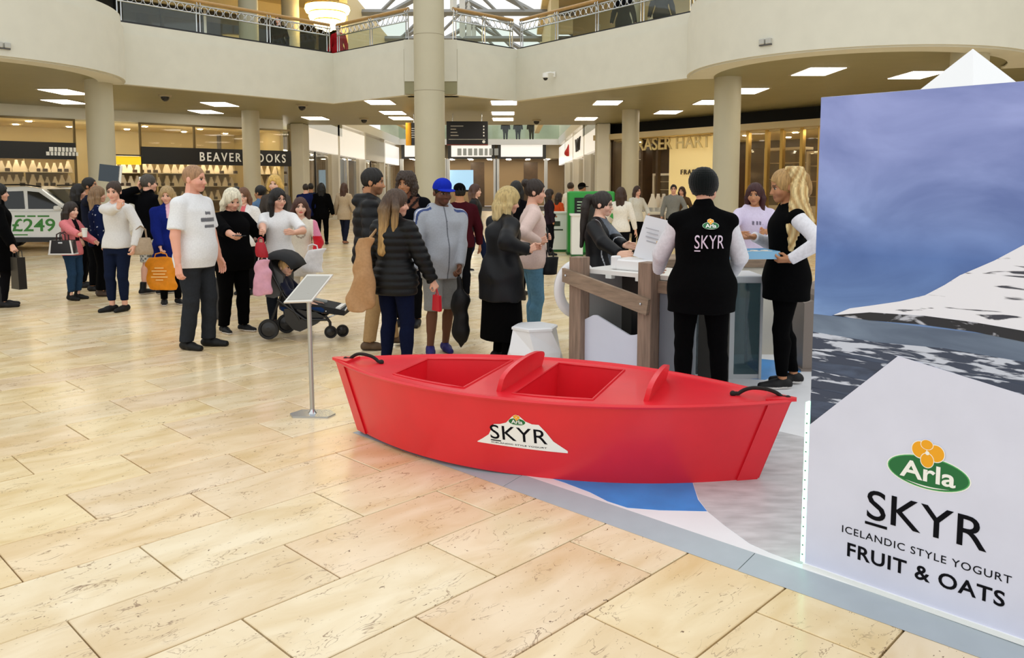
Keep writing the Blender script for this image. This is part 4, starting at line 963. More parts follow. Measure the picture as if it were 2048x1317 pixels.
    # -------- hair and hats
    def hair(s, color, style='short', length=.2, name='hair', back=.0, color2=None, side=0., spread=0.):
        h = s.hs; vx = .0065 if s.vox < .015 else .013
        c0 = s.hp(0, 0, .05); f = Fld(c0 - A3(.17, .2, .15 + length), c0 + A3(.17, .2, .17), vx); e = s.he
        th = dict(short=.005, crop=.0025, bob=.012, long=.009, pony=.006, bun=.006, curly=.018).get(style, .008)
        f.add(e((0, .000, .082), (.0455 + th, .0565 + th, .0565 + th)), 0)
        # face opening
        if style in ('crop', 'short', 'pony', 'bun'):
            f.sub(e((0, .078, .044), (.052, .052, .060)), .004); f.sub(e((0, .02, -.005), (.06, .05, .050)), .004)
            f.sub(e((0, -.03, -.004), (.06, .06, .040)), .004)
        else:
            if style in ('bob', 'curly', 'long'):
                rr = dict(bob=.022, curly=.028, long=.021)[style]
                for sx in (-1, 1):
                    top = (sx * .040, -.004, .085); mid = (sx * (.052 + side), .0, .035); end = (sx * (.046 + side), .004, .06 - length / h)
                    f.add(s.hc(top, mid, rr, rr), .012); f.add(s.hc(mid, end, rr, rr * .8), .012)
                f.add(s.hc((0, -.030, .07), (0, -.040 - back, .02), .045, .042), .015); f.add(s.hc((-.02, -.040 - back, .02), (-.022 - spread, -.038 - back, .06 - length / h), .034, .026), .015)
                f.add(s.hc((.02, -.040 - back, .02), (.022 + spread, -.038 - back, .06 - length / h), .034, .026), .015)
            f.sub(e((0, .082, .040), (.037, .052, .062)), .006); f.sub(e((0, .06, .0), (.040, .045, .080)), .006)
        if style == 'pony':
            f.add(s.hc((0, -.05, .10), (0, -.085, .085), .016, .026), .012); p = [(0, -.085, .085), (.006, -.095, .03), (.01, -.085, .06 - length / h)]
            f.add(s.hc(p[0], p[1], .026, .028), .01); f.add(s.hc(p[1], p[2], .028, .014), .01)
        if style == 'bun': f.add(e((0, -.058, .11), (.026, .024, .026)), .008)
        # strands
        HR, hb = s.HR, s.hb; r = random.Random(s.seed); ph = r.uniform(0, 6)
        if style not in ('crop',):
            def strands(x, y, z):
                px, py, pz = x - hb[0], y - hb[1], z - hb[2]
                ang = np.arctan2(px, py + .0001); return (.0022 * np.sin(ang * 26 + 20 * pz + ph) + .002 * np.sin(ang * 13 - 33 * pz + 2 * ph)).astype(np.float32)
            f.warp(strands)
            if style == 'curly':
                f.warp(lambda x, y, z: (.006 * np.sin(x * 150) * np.sin(y * 140 + 2) * np.sin(z * 130)).astype(np.float32))
        ca, cb = np.array(lin(color)), np.array(lin(color2 or color))
        def colf(V):
            q = s.hl(V); t = np.clip((.07 - q[:, 2]) / .18, 0, 1)[:, None]; return ca * (1 - t) + cb * t
        return s.emit(name, [f.mesh()], M_HAIR, colf)
    def beanie(s, color, name='beanie_hat'):
        vx = .0065; c0 = s.hp(0, 0, .08); f = Fld(c0 - .16, c0 + .16, vx)
        f.add(s.he((0, -.006, .085), (.058, .072, .064)), 0); f.add(s.he((0, -.025, .098), (.058, .056, .056)), .02)
        f.sub(s.he((0, .06, .012), (.09, .06, .055)), .004); f.sub(s.he((0, -.0, -.01), (.1, .1, .052)), .004)
        HR, hb = s.HR, s.hb
        f.warp(lambda x, y, z: (.002 * np.sin(np.arctan2(x - hb[0], y - hb[1] + .01) * 34) + .0012 * np.sin(z * 400)).astype(np.float32))
        return s.emit(name, [f.mesh()], M_KNIT, color)
    def cap(s, color, name='baseball_cap'):
        vx = .0062; c0 = s.hp(0, 0, .09); f = Fld(c0 - .17, c0 + .17, vx)
        f.add(s.he((0, .0, .088), (.052, .062, .058)), 0); f.add(s.he((0, .02, .112), (.040, .036, .030)), .03)
        HR, hb, hs = s.HR, s.hb, s.hs
        def up(x, y, z):
            q = HR[0, 2] * (x - hb[0]) + HR[1, 2] * (y - hb[1]) + HR[2, 2] * (z - hb[2]); return (.082 * hs - q).astype(np.float32)
        f.cut(up)
        o = s.emit(name, [f.mesh()], M_CLOTH, color)
        g = Fld(c0 - .19, c0 + .19, .005); g.add(s.he((0, .062, .083), (.046, .050, .0055)), 0); g.add(s.he((0, .055, .087), (.040, .03, .006)), .01)
        s.emit('cap_brim', [g.mesh()], M_CLOTH, color, o); return o
    def glasses(s, color='101010'):
        mb = MB()
        for sx in (-1, 1):
            mb.tube([s.hp(sx * .0195 + .0135 * math.cos(a), .063 - abs(.006 * math.cos(a) if math.cos(a) * sx > 0 else 0), .0625 + .010 * math.sin(a)) for a in [i * math.pi / 6 for i in range(12)]], .0020, 5, closed=True)
            mb.tube([s.hp(sx * .033, .057, .066), s.hp(sx * .046, .02, .068), s.hp(sx * .047, -.006, .066)], .0018, 5)
        mb.tube([s.hp(-.006, .063, .066), s.hp(.006, .063, .066)], .0018, 5)
        return mb.build('glasses', mat('black_spectacle_frame', color, .3), s.root, smooth=True)
    def wpos(s, p): return np.array(wmat(s.root) @ Vector(p))
    def handpos(s, i, out=.09): sh, el, wr, hd, nn, cu, sx = s.arms[i]; return s.wpos(wr + hd * out)
def cutrc(a, b, e, ra, rb):                # cone from a towards b, cut flat at e
    lo, hi, f0 = rc(a, b, ra, rb); a = np.array(a, float); b = np.array(b, float); n = (b - a) / np.linalg.norm(b - a); e = np.array(e, float)
    return lo, hi, (lambda x, y, z: np.maximum(f0(x, y, z), ((x - e[0]) * n[0] + (y - e[1]) * n[1] + (z - e[2]) * n[2]).astype(np.float32)))
# ------------------------------------------------------------------ the promotional stand
PZ = .025
pv = lambda a, b: (PA[0] + PE[0] * a + PN[0] * b, PA[1] + PE[1] * a + PN[1] * b)
M_VINYL = mat('white_floor_vinyl', 'e9ebf0', .35, noise=.03, nscale=6); M_RAMP = mat('grey_edge_strip', 'aab4bc', .4, noise=.04, nscale=9)
t = empty('stand_platform', (*pv(0, 0), 0), 0, 'low white vinyl stand platform with grey sloping edge strip', 'platform')
LE, LN, RW_ = 5.6, 6.6, .16
mb = MB(); mb.slab([pv(RW_, RW_), pv(LE, RW_), pv(LE, LN), pv(RW_, LN)], .001, PZ); mb.build('deck', M_VINYL, t, True)
def ramp(a0, b0, a1, b1, inner):           # one length of sloping strip
    o0, o1 = pv(a0, b0), pv(a1, b1); i0, i1 = inner; v = [(*o0, .001), (*o1, .001), (*i1, PZ), (*i0, PZ), (*i0, .001), (*i1, .001)]
    mb = MB(); mb.add(v, [[0, 1, 2, 3], [0, 3, 4], [1, 5, 2], [0, 4, 5, 1], [2, 5, 4, 3]]); mb.build('edge_strip', M_RAMP, t, True)
for i in range(4):
    a0, a1 = i * 1.4, (i + 1) * 1.4; ramp(a0 + .002, 0, a1 - .002, 0, (pv(max(a0 + .002, RW_), RW_), pv(a1 - .002, RW_)))
for i in range(5):
    b0, b1 = i * 1.3, (i + 1) * 1.3; ramp(0, b1 - .002, 0, b0 + .002, (pv(RW_, b1 - .002), pv(RW_, max(b0 + .002, RW_))))
def patch(name, pts, m, z):
    mb = MB(); q = [F(px, py, z) for px, py in pts]; mb.slab([(p[0], p[1]) for p in q][::-1], PZ, z); return mb.build(name, m, t, True)
M_BLUEV = mat('blue_floor_vinyl', '2a90de', .35, noise=.14, nscale=5); M_GREYV = mat('grey_snow_vinyl', 'c4c4c8', .4, noise=.22, nscale=6, stretch=(1, 3, 1))
patch('blue_print', [(1000, 925), (1075, 948), (1130, 966), (1180, 985), (1215, 1003), (1255, 1016), (1320, 1021), (1414, 1023), (1396, 1000), (1388, 975), (1382, 955), (1380, 900), (1200, 880)], M_BLUEV, PZ + .001)
patch('snow_print', [(1383, 952), (1390, 978), (1398, 1000), (1416, 1024), (1450, 1052), (1500, 1088), (1545, 1108), (1600, 1128), (1700, 1140), (1720, 900), (1500, 850), (1400, 880)], M_GREYV, PZ + .0012)
patch('blue_print', [(1480, 757), (1530, 760), (1562, 748), (1600, 745), (1640, 720), (1560, 722), (1500, 716)], M_BLUEV, PZ + .001)

# ---- rowing boat
M_RED = mat('red_boat_paint', 'e01f2e', .36, noise=.05, nscale=5, bump=.02, bscale=30, coat=.15)
boat = empty('rowing_boat', (.171, 4.815, PZ), math.radians(-21), 'bright red wooden rowing boat with two cockpits and logo decal', 'boat')
LB, LT, BH = 1.27, 1.43, .465
def hb(x, z):                               # half beam
    k = z / BH; Lh = LB + (LT - LB) * k; B = .43 + .10 * k; return max(.012, B * (1 - abs(x / Lh) ** 2.1) + .012 * (abs(x / Lh)))
xs_ = np.linspace(-1, 1, 49)
def side(s):
    rows = []
    for k in np.linspace(0, 1, 7):
        z = BH * k; Lh = LB + (LT - LB) * k; rows.append([(x * Lh, s * hb(x * Lh, z), z) for x in (xs_ if s < 0 else xs_[::-1])])
    return rows
mb = MB(); mb.grid(side(-1)); mb.grid(side(1))
n_ = len(xs_); mb.grid([[(x * LB, -hb(x * LB, 0), .004) for x in xs_], [(x * LB, hb(x * LB, 0), .004) for x in xs_]][::-1])
mb.build('hull', M_RED, boat, smooth=True, angle=50)
DZ = BH - .012; O1 = (-.88, -.33); O2 = (-.02, .43)
st_ = sorted(set([round(v, 4) for v in np.linspace(-LT + .01, LT - .01, 40)] + [*O1, *O2]))
inn = lambda x: max(.0, hb(x, BH) - .115)
mb = MB()
for a_, b_ in zip(st_[:-1], st_[1:]):
    mid = (a_ + b_) / 2; hole = O1[0] < mid < O1[1] or O2[0] < mid < O2[1]
    ya, yb, ia, ib = hb(a_, BH) - .004, hb(b_, BH) - .004, inn(a_), inn(b_)
    mb.add([(a_, -ya, DZ), (b_, -yb, DZ), (b_, -ib, DZ), (a_, -ia, DZ)], [[0, 1, 2, 3]]); mb.add([(a_, ia, DZ), (b_, ib, DZ), (b_, yb, DZ), (a_, ya, DZ)], [[0, 1, 2, 3]])
    if not hole: mb.add([(a_, -ia, DZ), (b_, -ib, DZ), (b_, ib, DZ), (a_, ia, DZ)], [[0, 1, 2, 3]])
mb.build('deck', M_RED, boat)
for (a_, b_) in (O1, O2):                   # wells
    mb = MB(); q = [x for x in st_ if a_ <= x <= b_]; zf = .10
    for s in (-1, 1):
        g = [[(x, s * inn(x), DZ) for x in q], [(x, s * (inn(x) - .03), zf) for x in q]]; mb.grid(g if s > 0 else g[::-1])
    mb.add([(a_, -inn(a_), DZ), (a_, inn(a_), DZ), (a_, inn(a_) - .03, zf), (a_, -inn(a_) + .03, zf)], [[0, 1, 2, 3]]); mb.add([(b_, -inn(b_), DZ), (b_, inn(b_), DZ), (b_, inn(b_) - .03, zf), (b_, -inn(b_) + .03, zf)], [[3, 2, 1, 0]])
    mb.add([(a_, -inn(a_), zf), (b_, -inn(b_), zf), (b_, inn(b_), zf), (a_, inn(a_), zf)], [[0, 1, 2, 3]]); mb.build('cockpit_well', M_RED, boat)
    cm = MB(); loop = [(x, -inn(x), DZ + .003) for x in q] + [(x, inn(x), DZ + .003) for x in q[::-1]]; cm.tube(loop, .007, 6, closed=True); cm.build('cockpit_lip', M_RED, boat, smooth=True)
gp = [(x * LT, -hb(x * LT, BH) - .004, BH - .012) for x in xs_] + [(x * LT, hb(x * LT, BH) + .004, BH - .012) for x in xs_[::-1]]
mb = MB(); mb.tube(gp, .013, 6, closed=True); mb.build('gunwale', M_RED, boat, smooth=True)
for s in (-1, 1):                           # stem posts
    mb = MB(); a0 = s * (LT + .012); a1 = s * (LB + .012)
    poly_t = [(a0, 0), (a0 - s * .085, -.062), (a0 - s * .085, .062)]; poly_b = [(a1, 0), (a1 - s * .085, -.058), (a1 - s * .085, .058)]
    v = [(x, y, BH - .005) for x, y in poly_t] + [(x, y, 0) for x, y in poly_b]; f = [[0, 1, 2], [5, 4, 3], [0, 3, 4, 1], [1, 4, 5, 2], [2, 5, 3, 0]]; mb.add(v, f); mb.build('stem_post', M_RED, boat)
    cp_ = MB(); cp_.slab([(s * (LT + .035), -.012), (s * (LT + .035), .012), (s * (LT - .12), .085), (s * (LT - .12), -.085)][::s], BH - .012, BH + .006); cp_.build('breasthook', M_RED, boat)
def hull_strip(x0, x1, s, off):              # plank laid on the hull side near an end, following it
    rows = []
    for k in np.linspace(0, 1, 6):
        z = BH * .985 * k; Lh = LB + (LT - LB) * k; e = Lh * (1 if x0 > 0 else -1); xa = e + (.004 if x0 > 0 else -.004); xb = e - (.10 if x0 > 0 else -.10)
        rows.append([(xa, s * (hb(xa if abs(xa) < Lh else e, z) + .002), z), (xa, s * (hb(e, z) + off), z), (xb, s * (hb(xb, z) + off), z), (xb, s * (hb(xb, z) - .004), z)])
    return rows
for s in (-1, 1):
    for e_ in (-1, 1):
        mb = MB(); r_ = hull_strip(e_, e_, s, .013); mb.grid(r_ if s * e_ > 0 else r_[::-1]); mb.build('stem_plank', M_RED, boat)
for xc, yc, hw_, hh in ((-.115, -.03, .36, .135), (.705, -.03, .265, .125)):      # curved backrests
    pr = [(-hw_, 0), (hw_, 0), (hw_, .06)] + [(hw_ * math.cos(a), .06 + (hh - .06) * math.sin(a) ** .8) for a in np.linspace(.12, math.pi - .12, 14)] + [(-hw_, .06)]
    mb = MB(); mb.prism(pr, -.014, .014, lambda p: (xc + p[1] + p[2] * .25, yc + p[0], DZ + p[2])); mb.build('backrest_board', M_RED, boat, angle=30)
M_ROPE = mat('black_rope', '17120f', .8, bump=.4, bscale=200)
for x0, x1 in ((-1.37, -1.10), (1.13, 1.42)):
    pts = [(x0 + (x1 - x0) * u, .0 + .012 * math.sin(u * 9), DZ + .012 + .045 * max(0, math.sin((u - .12) / .76 * math.pi)) ** .7 * (1 if .12 < u < .88 else 0)) for u in np.linspace(0, 1, 20)]
    mb = MB(); mb.tube(pts, .011, 8); mb.build('rope_handle', M_ROPE, boat, smooth=True)
    mb = MB(); mb.sphere((x0, 0, DZ + .01), .017, 10, 7); mb.sphere((x1, .005, DZ + .01), .017, 10, 7); mb.build('rope_knots', M_ROPE, boat, smooth=True)

# ---- lettering that is fitted into a box of a plane
def fit_text(txt, u0, u1, z0, z1, weight=0., space=1.):
    v, f = text_mesh(txt, 1., weight, space, .001); v = np.array(v); a, b_ = v.min(0), v.max(0)
    v[:, 0] = u0 + (v[:, 0] - a[0]) / (b_[0] - a[0]) * (u1 - u0); v[:, 2] = z0 + (v[:, 2] - a[2]) / (b_[2] - a[2]) * (z1 - z0); v[:, 1] = np.where(v[:, 1] < -.0006, -.001, 0); return v, f
M_INK = mat('black_print', '0b0c14', .6, spec=.1); M_LGREEN = mat('logo_green', '0f6b38', .4); M_LWHITE = mat('logo_white', 'f4f6f4', .4); M_LYEL = mat('logo_yellow', 'f0a818', .45); M_LRIM = mat('logo_rim_green', '4aa860', .4)
def oval(cx, cz, rx, rz, d0, d1, n=40): return [(cx + rx * math.cos(2 * math.pi * i / n), cz + rz * math.sin(2 * math.pi * i / n)) for i in range(n)]
def logo(cx, cz, w, M, parent, world, tone=None, step=.0008, tilt=0., asp=1.):
    """green oval with white script and a yellow four-petalled flower"""
    ct, st = math.cos(tilt), math.sin(tilt)
    h = w * .44 * asp; T = lambda p: M((cx + (p[0] * ct - p[2] * st), p[1], cz + (p[0] * st + p[2] * ct)))
    def put(nm, pts, lay, m):
        mb = MB(); mb.prism(pts, -(lay + 1) * step, -lay * step, T); mb.build(nm, m, parent, world)
    put('logo_rim', oval(0, 0, w / 2, h / 2, 0, 0), 0, tone or M_LWHITE); put('logo_rim_line', oval(0, 0, w / 2 * .97, h / 2 * .94, 0, 0), 1, M_LRIM); put('logo_oval', oval(0, 0, w / 2 * .94, h / 2 * .88, 0, 0), 2, M_LGREEN)
    for kk, (px, pz, rx, rz) in enumerate(((-.095, .28, .10, .105), (.085, .27, .10, .105), (-.01, .16, .075, .09), (-.02, .36, .07, .06))):
        put('petal_rim', oval(px * w, pz * w * asp, rx * w * 1.1, rz * w * asp * 1.1, 0, 0), 3 + kk * .45, M_LWHITE); put('petal', oval(px * w, pz * w * asp, rx * w, rz * w * asp, 0, 0), 3.22 + kk * .45, M_LYEL)
    put('flower_eye', oval(-.01 * w, .255 * w * asp, .025 * w, .025 * w * asp, 0, 0), 5.6, M_LWHITE)
    v, f = fit_text('Arla', -w * .33, w * .33, -h * .26, h * .26, .02); mb = MB(); mb.add([T((p[0], p[1] - 4 * step, p[2])) for p in v], f); mb.build('logo_lettering', M_LWHITE, parent, world)
    sw = [(-w * .26 + w * .52 * u, -h * .34 - h * .05 * math.sin(u * math.pi)) for u in np.linspace(0, 1, 12)]; sw2 = [(x, z - h * .035 * math.sin(i / 11 * math.pi)) for i, (x, z) in enumerate(sw)][::-1]
    put('logo_swoosh', sw + sw2, 3, M_LWHITE)
# decal on the boat's near side: follows the hull
def hull_M(p):                              # p = (x along, outward offset (negative = out), z)
    x, y, z = p; return (x, -hb(x, z) + y - .0015, z)
DX = lambda px, py: None
dp = [(-.222, .176), (-.14, .225), (-.105, .295), (-.02, .305), (.015, .345), (.06, .372), (.105, .345), (.125, .315), (.19, .325), (.225, .30), (.27, .235), (.365, .178)]
dp = [(x * .9 - .015, z) for x, z in dp]
poly = dp; bmq = MB(); cols = np.linspace(dp[0][0], dp[-1][0], 15); topz = np.interp(cols, [p[0] for p in dp], [p[1] for p in dp]); botz = np.interp(cols, [dp[0][0], dp[-1][0]], [.172, .165])
bmq.grid([[hull_M((x, -.0005, b_ + (t_ - b_) * k)) for x, b_, t_ in zip(cols, botz, topz)] for k in (0, .33, .66, 1)]); bmq.build('decal', M_LWHITE, boat)
v, f = fit_text('SKYR', -.128, .205, .207, .292, .002, 1.05); letters([hull_M((p[0], p[1] - .0008, p[2])) for p in v], f, 'decal_lettering', M_INK, boat)
MB().prism([(-.128, .195), (-.066, .195), (-.066, .201), (-.128, .201)], -.002, -.0008, hull_M).build('decal_underline', M_INK, boat)
v, f = fit_text('ICELANDIC STYLE YOGURT', -.125, .20, .181, .189, .0); MB().add([hull_M((p[0], p[1] - .0008, p[2])) for p in v], f).build('decal_small_lettering', M_INK, boat)
logo(.038, .325, .10, hull_M, boat, False, step=.0004)

# ---- printed panel at the right
a3 = F(1610, 1135, PZ); b3 = F(2048, 1290, PZ); BW = Wall((a3[0], a3[1]), (b3[0], b3[1])); PW = 1.75; PT = BW.at(1640, 195)[1]
panel = empty('printed_panel', (*BW.M((PW / 2, 0, 0))[:2], PZ), BW.ang, 'tall printed panel with icy fjord picture and yogurt lettering', 'display panel')
mb = MB(); BW.box(mb, 0, PW, PZ, PT, .001, .30); mb.build('panel_core', mat('panel_white_board', 'e6e8ee', .5), panel, True)
def skymat():
    m = bpy.data.materials.new('print_stormy_sky'); m.use_nodes = True; N = m.node_tree.nodes; L = m.node_tree.links; b = N['Principled BSDF']; b.inputs['Roughness'].default_value = .55
    g = N.new('ShaderNodeNewGeometry'); mp = N.new('ShaderNodeMapping'); mp.inputs['Rotation'].default_value = (0, .35, 0); mp.inputs['Scale'].default_value = (1.3, 1.3, 2.6); L.new(g.outputs['Position'], mp.inputs[0])
    n = N.new('ShaderNodeTexNoise'); n.inputs['Scale'].default_value = 1.5; n.inputs['Detail'].default_value = 6; n.inputs['Distortion'].default_value = .6; L.new(mp.outputs[0], n.inputs[0])
    sx = N.new('ShaderNodeSeparateXYZ'); L.new(g.outputs['Position'], sx.inputs[0])
    mr = N.new('ShaderNodeValToRGB'); r = N.new('ShaderNodeMapRange'); r.inputs['From Min'].default_value = 1.05; r.inputs['From Max'].default_value = 2.05; L.new(sx.outputs[2], r.inputs[0]); L.new(r.outputs[0], mr.inputs[0])
    e = mr.color_ramp.elements; e[0].color = (*lin('86a8da'), 1); e[1].color = (*lin('a4b0ec'), 1)
    for p, c in ((.14, '6f92cc'), (.32, '5c7ec0'), (.48, '849cd8'), (.70, '98a8e4')): q = e.new(p); q.color = (*lin(c), 1)
    r2 = N.new('ShaderNodeValToRGB'); L.new(n.outputs['Fac'], r2.inputs[0]); e = r2.color_ramp.elements; e[0].position = .3; e[0].color = (*lin('a8b2cc'), 1); e[1].position = .7; e[1].color = (1.15, 1.12, 1.12, 1)
    mx = N.new('ShaderNodeMix'); mx.data_type = 'RGBA'; mx.blend_type = 'MULTIPLY'; mx.inputs['Factor'].default_value = .85; L.new(mr.outputs[0], mx.inputs['A']); L.new(r2.outputs[0], mx.inputs['B']); L.new(mx.outputs['Result'], b.inputs['Base Color']); return m
def streakmat(name, c0, c1, scale, rotv, thr, soft, stretch, det=5):
    m = bpy.data.materials.new(name); m.use_nodes = True; N = m.node_tree.nodes; L = m.node_tree.links; b = N['Principled BSDF']; b.inputs['Roughness'].default_value = .55
    tc = N.new('ShaderNodeTexCoord'); mp = N.new('ShaderNodeMapping'); mp.inputs['Rotation'].default_value = rotv; mp.inputs['Scale'].default_value = stretch; L.new(tc.outputs['UV'], mp.inputs[0])
    n = N.new('ShaderNodeTexNoise'); n.inputs['Scale'].default_value = scale; n.inputs['Detail'].default_value = det; n.inputs['Distortion'].default_value = .7; L.new(mp.outputs[0], n.inputs[0])
    r = N.new('ShaderNodeValToRGB'); L.new(n.outputs['Fac'], r.inputs[0]); e = r.color_ramp.elements; e[0].position = thr; e[0].color = (*lin(c0), 1); e[1].position = thr + soft; e[1].color = (*lin(c1), 1); L.new(r.outputs[0], b.inputs['Base Color']); return m
def player(name, pts, lay, m, pix=True):
    q = [BW.at(*p) if pix else p for p in pts]; mb = MB(); mb.prism(q, -.0006 * (lay + 1), -.0006 * lay, BW.M); o = mb.build(name, m, panel, True)
    uv = o.data.uv_layers.new(name='UVMap'); n = len(q); co = [p for p in q] * 2
    for lp in o.data.loops: uv.data[lp.index].uv = co[lp.vertex_index]
    return o
zh = BW.at(1627, 629)[1]; zw = [BW.at(1620, 850), BW.at(1797, 712), BW.at(2048, 790)]
player('sky_print', [(0, zh), (PW, zh), (PW, PT - .001), (0, PT - .001)], 0, skymat(), False)
player('sea_print', [(0, .2), (PW, .2), (PW, zh + .002), (0, zh + .002)], 0, streakmat('print_dark_sea', '2c3448', '4a5874', 3.5, (0, 0, 0), .35, .3, (1.2, 7, 1)), False)
zs_ = BW.at(1627, 672)[1]
player('calm_water_print', [(0, zs_), (PW, zs_), (PW, zh + .002), (0, zh + .002)], 1, streakmat('print_calm_sea', '55647e', '7486a0', 2., (0, 0, 0), .35, .3, (1, 6, 1)), False)
for i, (y0, y1, th_) in enumerate(((664, 700, .48), (702, 722, .54), (740, 775, .56), (776, 800, .58))):
    z1_, z0_ = BW.at(1627, y0)[1], BW.at(1627, y1)[1]
    player('surf_print', [(0, z0_), (.2, z0_ + .006), (.45, z0_ - .006), (.8, z0_ + .004), (PW, z0_), (PW, z1_), (.9, z1_ - .012), (.5, z1_ + .004), (.25, z1_ - .008), (0, z1_)], 2, streakmat('print_surf_%d' % i, '39435a', 'c4cce0', 5., (0, 0, .03), th_, .06, (1.5, 11, 1)), False)
M_SNOW = streakmat('print_snowy_mountain', '3a3c4c', 'e6e8f6', 5.5, (0, 0, -.42), .345, .05, (1.0, 7.5, 1), 7)
q = [BW.at(*p) for p in ((1668, 630), (1700, 617), (1745, 611), (1800, 603), (1850, 591), (1890, 570), (1920, 551), (1960, 534), (1990, 521), (2048, 490))]
player('mountain_print', q + [(q[-1][0] + .25, q[-1][1] + .12), (q[-1][0] + .5, q[-1][1] + .02), (PW, q[-1][1] - .05), (PW, zh - .06), BW.at(2048, 681), BW.at(1950, 662), BW.at(1840, 647), BW.at(1740, 640)], 3, M_SNOW, False)
M_SHORE = streakmat('print_rocky_shore', '20222c', 'b8bccc', 9, (0, 0, 0), .52, .08, (1, 2.4, 1))
player('shore_print', [BW.at(*p) for p in ((1663, 631), (1740, 625), (1850, 632), (1950, 645), (2048, 662))] + [(PW, zh - .02), (PW, zh - .075)] + [BW.at(*p) for p in ((2048, 684), (1950, 664), (1840, 649), (1740, 641))], 4, M_SHORE, False)
player('white_ice_print', [(0, PZ + .012), (PW, PZ + .012), (PW, zw[2][1] - .28), zw[2], zw[1], (0, zw[0][1])], 5, mat('print_pale_ice', 'd8dcf2', .5, noise=.05, nscale=4), False)
def ptext(txt, x0, x1, ytop, ybot, yR, wgt, sp, nm):
    a = BW.at(x0, ybot); b_ = BW.at(x1, yR); zt_ = BW.at(x0, ytop)[1]; zz = a[1]
    v, f = fit_text(txt, a[0], b_[0], zz, zt_, wgt, sp); letters([BW.M((p[0], p[1] - .0042, p[2])) for p in v], f, nm, M_INK, panel, True); return a[0], b_[0], zz, zt_
ptext('SKYR', 1734, 1973, 977, 1036, 1112, .004, 1.02, 'panel_lettering')
a_ = BW.at(1731, 1041); b_ = BW.at(1775, 1054); MB().prism([(a_[0], a_[1] - .012), (b_[0], a_[1] - .012), (b_[0], a_[1] - .001), (a_[0], a_[1] - .001)], -.0052, -.0042, BW.M).build('panel_underline', M_INK, panel, True)
ptext('ICELANDIC STYLE YOGURT', 1685, 2024, 1050, 1064, 1162, .0, 1.12, 'panel_small_lettering')
ptext('FRUIT & OATS', 1695, 2010, 1084, 1112, 1209, .018, 1.08, 'panel_bold_lettering')
c_ = BW.at(1856, 946); w_ = BW.at(1940, 960)[0] - BW.at(1771, 925)[0]
logo(c_[0], c_[1], w_, lambda p: BW.M((p[0], p[1] - .0042, p[2])), panel, True, step=.0006, asp=1.0)
# trims and light strip on the near-left edge
mb = MB(); BW.box(mb, -.006, PW, PZ, PZ + .02, -.012, .31); mb.build('base_trim', M_LWHITE, panel, True)
M_LED = mat('led_strip_glow', 'd8fff0', .4, emit='9cf6cc', estr=1.9)
zl = BW.at(1611, 805)[1]; mb = MB(); BW.box(mb, -.022, -.004, PZ + .02, zl, .0, .03); mb.build('led_strip', M_LED, panel, True)
for i in range(16):
    z = PZ + .05 + i * (zl - PZ - .06) / 16; mb = MB(); BW.box(mb, -.016, -.010, z, z + .006, -.003, .001); mb.build('led_chip', mat('led_chip', '7a8a84', .4), panel, True)
# white peak tower behind the panel
ap = P(1940, 97, 4.25); t = empty('mountain_peak', (ap[0], 4.25, PZ), math.radians(20), 'white pyramid peak rising behind the printed panel', 'display prop')
zb_ = P(1940, 176, 4.25)[2] - PZ - .12; hw_ = .20 + .06; M_PEAK = mat('peak_white', 'eceef2', .5)
mb = MB(); mb.box((0, 0, zb_ / 2), (hw_ * 2 * .75, hw_ * 2 * .75, zb_)); mb.build('body', M_PEAK, t)
za = ap[2] - PZ; k = hw_; mb = MB(); mb.add([(-k, -k, zb_), (k, -k, zb_), (k, k, zb_), (-k, k, zb_), (.02, 0, za)], [[3, 2, 1, 0], [0, 1, 4], [1, 2, 4], [2, 3, 4], [3, 0, 4]]); mb.build('peak', M_PEAK, t)
# grey rounded plinth behind the blonde server
x0 = P(1606, 700, 6.95)[0]; t = empty('grey_plinth', (x0 + .3, 7.0, PZ), 0, 'taupe round-topped plinth between blonde server and printed panel', 'plinth')
mb = MB(); mb.prism([(-.3, 0), (.3, 0), (.3, .62)] + [(.22 * math.cos(a) + .0, .62 + .16 * math.sin(a)) for a in np.linspace(0, math.pi, 12)] + [(-.3, .60)], -.05, .25); mb.build('body', mat('taupe_laminate', '7c7068', .5), t); mb = MB(); mb.box((0, .1, .01), (.64, .34, .02)); mb.build('foot', mat('taupe_laminate', '7c7068', .5), t)

# ---- wooden counter
CWL = Wall((.57, 6.80), (.57 + .722, 6.80 - .692)); U1 = .70
M_TIMBER = mat('sawn_timber', '8c7564', .75, noise=.28, nscale=7, bump=.3, bscale=25, stretch=(6, 6, .6)); M_TIMB2 = mat('sawn_timber_rail', '8f7a66', .75, noise=.25, nscale=7, bump=.25, bscale=25, stretch=(1, 1, 6))
ctr = empty('serving_counter', CWL.M((U1 / 2, .2, PZ)), CWL.ang, 'serving counter with rough timber posts and sloping rail', 'counter')
for u in (0, U1): mb = MB(); p = CWL.M((u, 0, 0)); mb.box((p[0], p[1], PZ + .508), (.125, .125, 1.015), rotz(CWL.ang), bev=.004); mb.build('timber_post', M_TIMBER, ctr, True)
A_ = CWL.at(1141, 535); B_ = CWL.at(1141, 562); C_ = CWL.at(1302, 628); D_ = CWL.at(1307, 597)
mb = MB(); mb.prism([(A_[0] - .01, A_[1]), (B_[0] - .01, B_[1]), (C_[0] + .02, C_[1]), (D_[0] + .02, D_[1])], -.10, -.065, CWL.M); mb.build('sloping_rail', M_TIMB2, ctr, True)
for u, z in (((A_[0] + .03), A_[1] - .06), (C_[0] - .03, C_[1] + .085)):
    mb = MB(); p = CWL.M((u, -.103, z)); mb.sphere(p, .011, 10, 6); mb.build('bolt', M_CHROME, ctr, True, smooth=True)
mb = MB(); CWL.box(mb, -.02, U1 + .40, .90, .935, .07, .62); mb.build('worktop', mat('white_worktop', 'eceae6', .35), ctr, True)
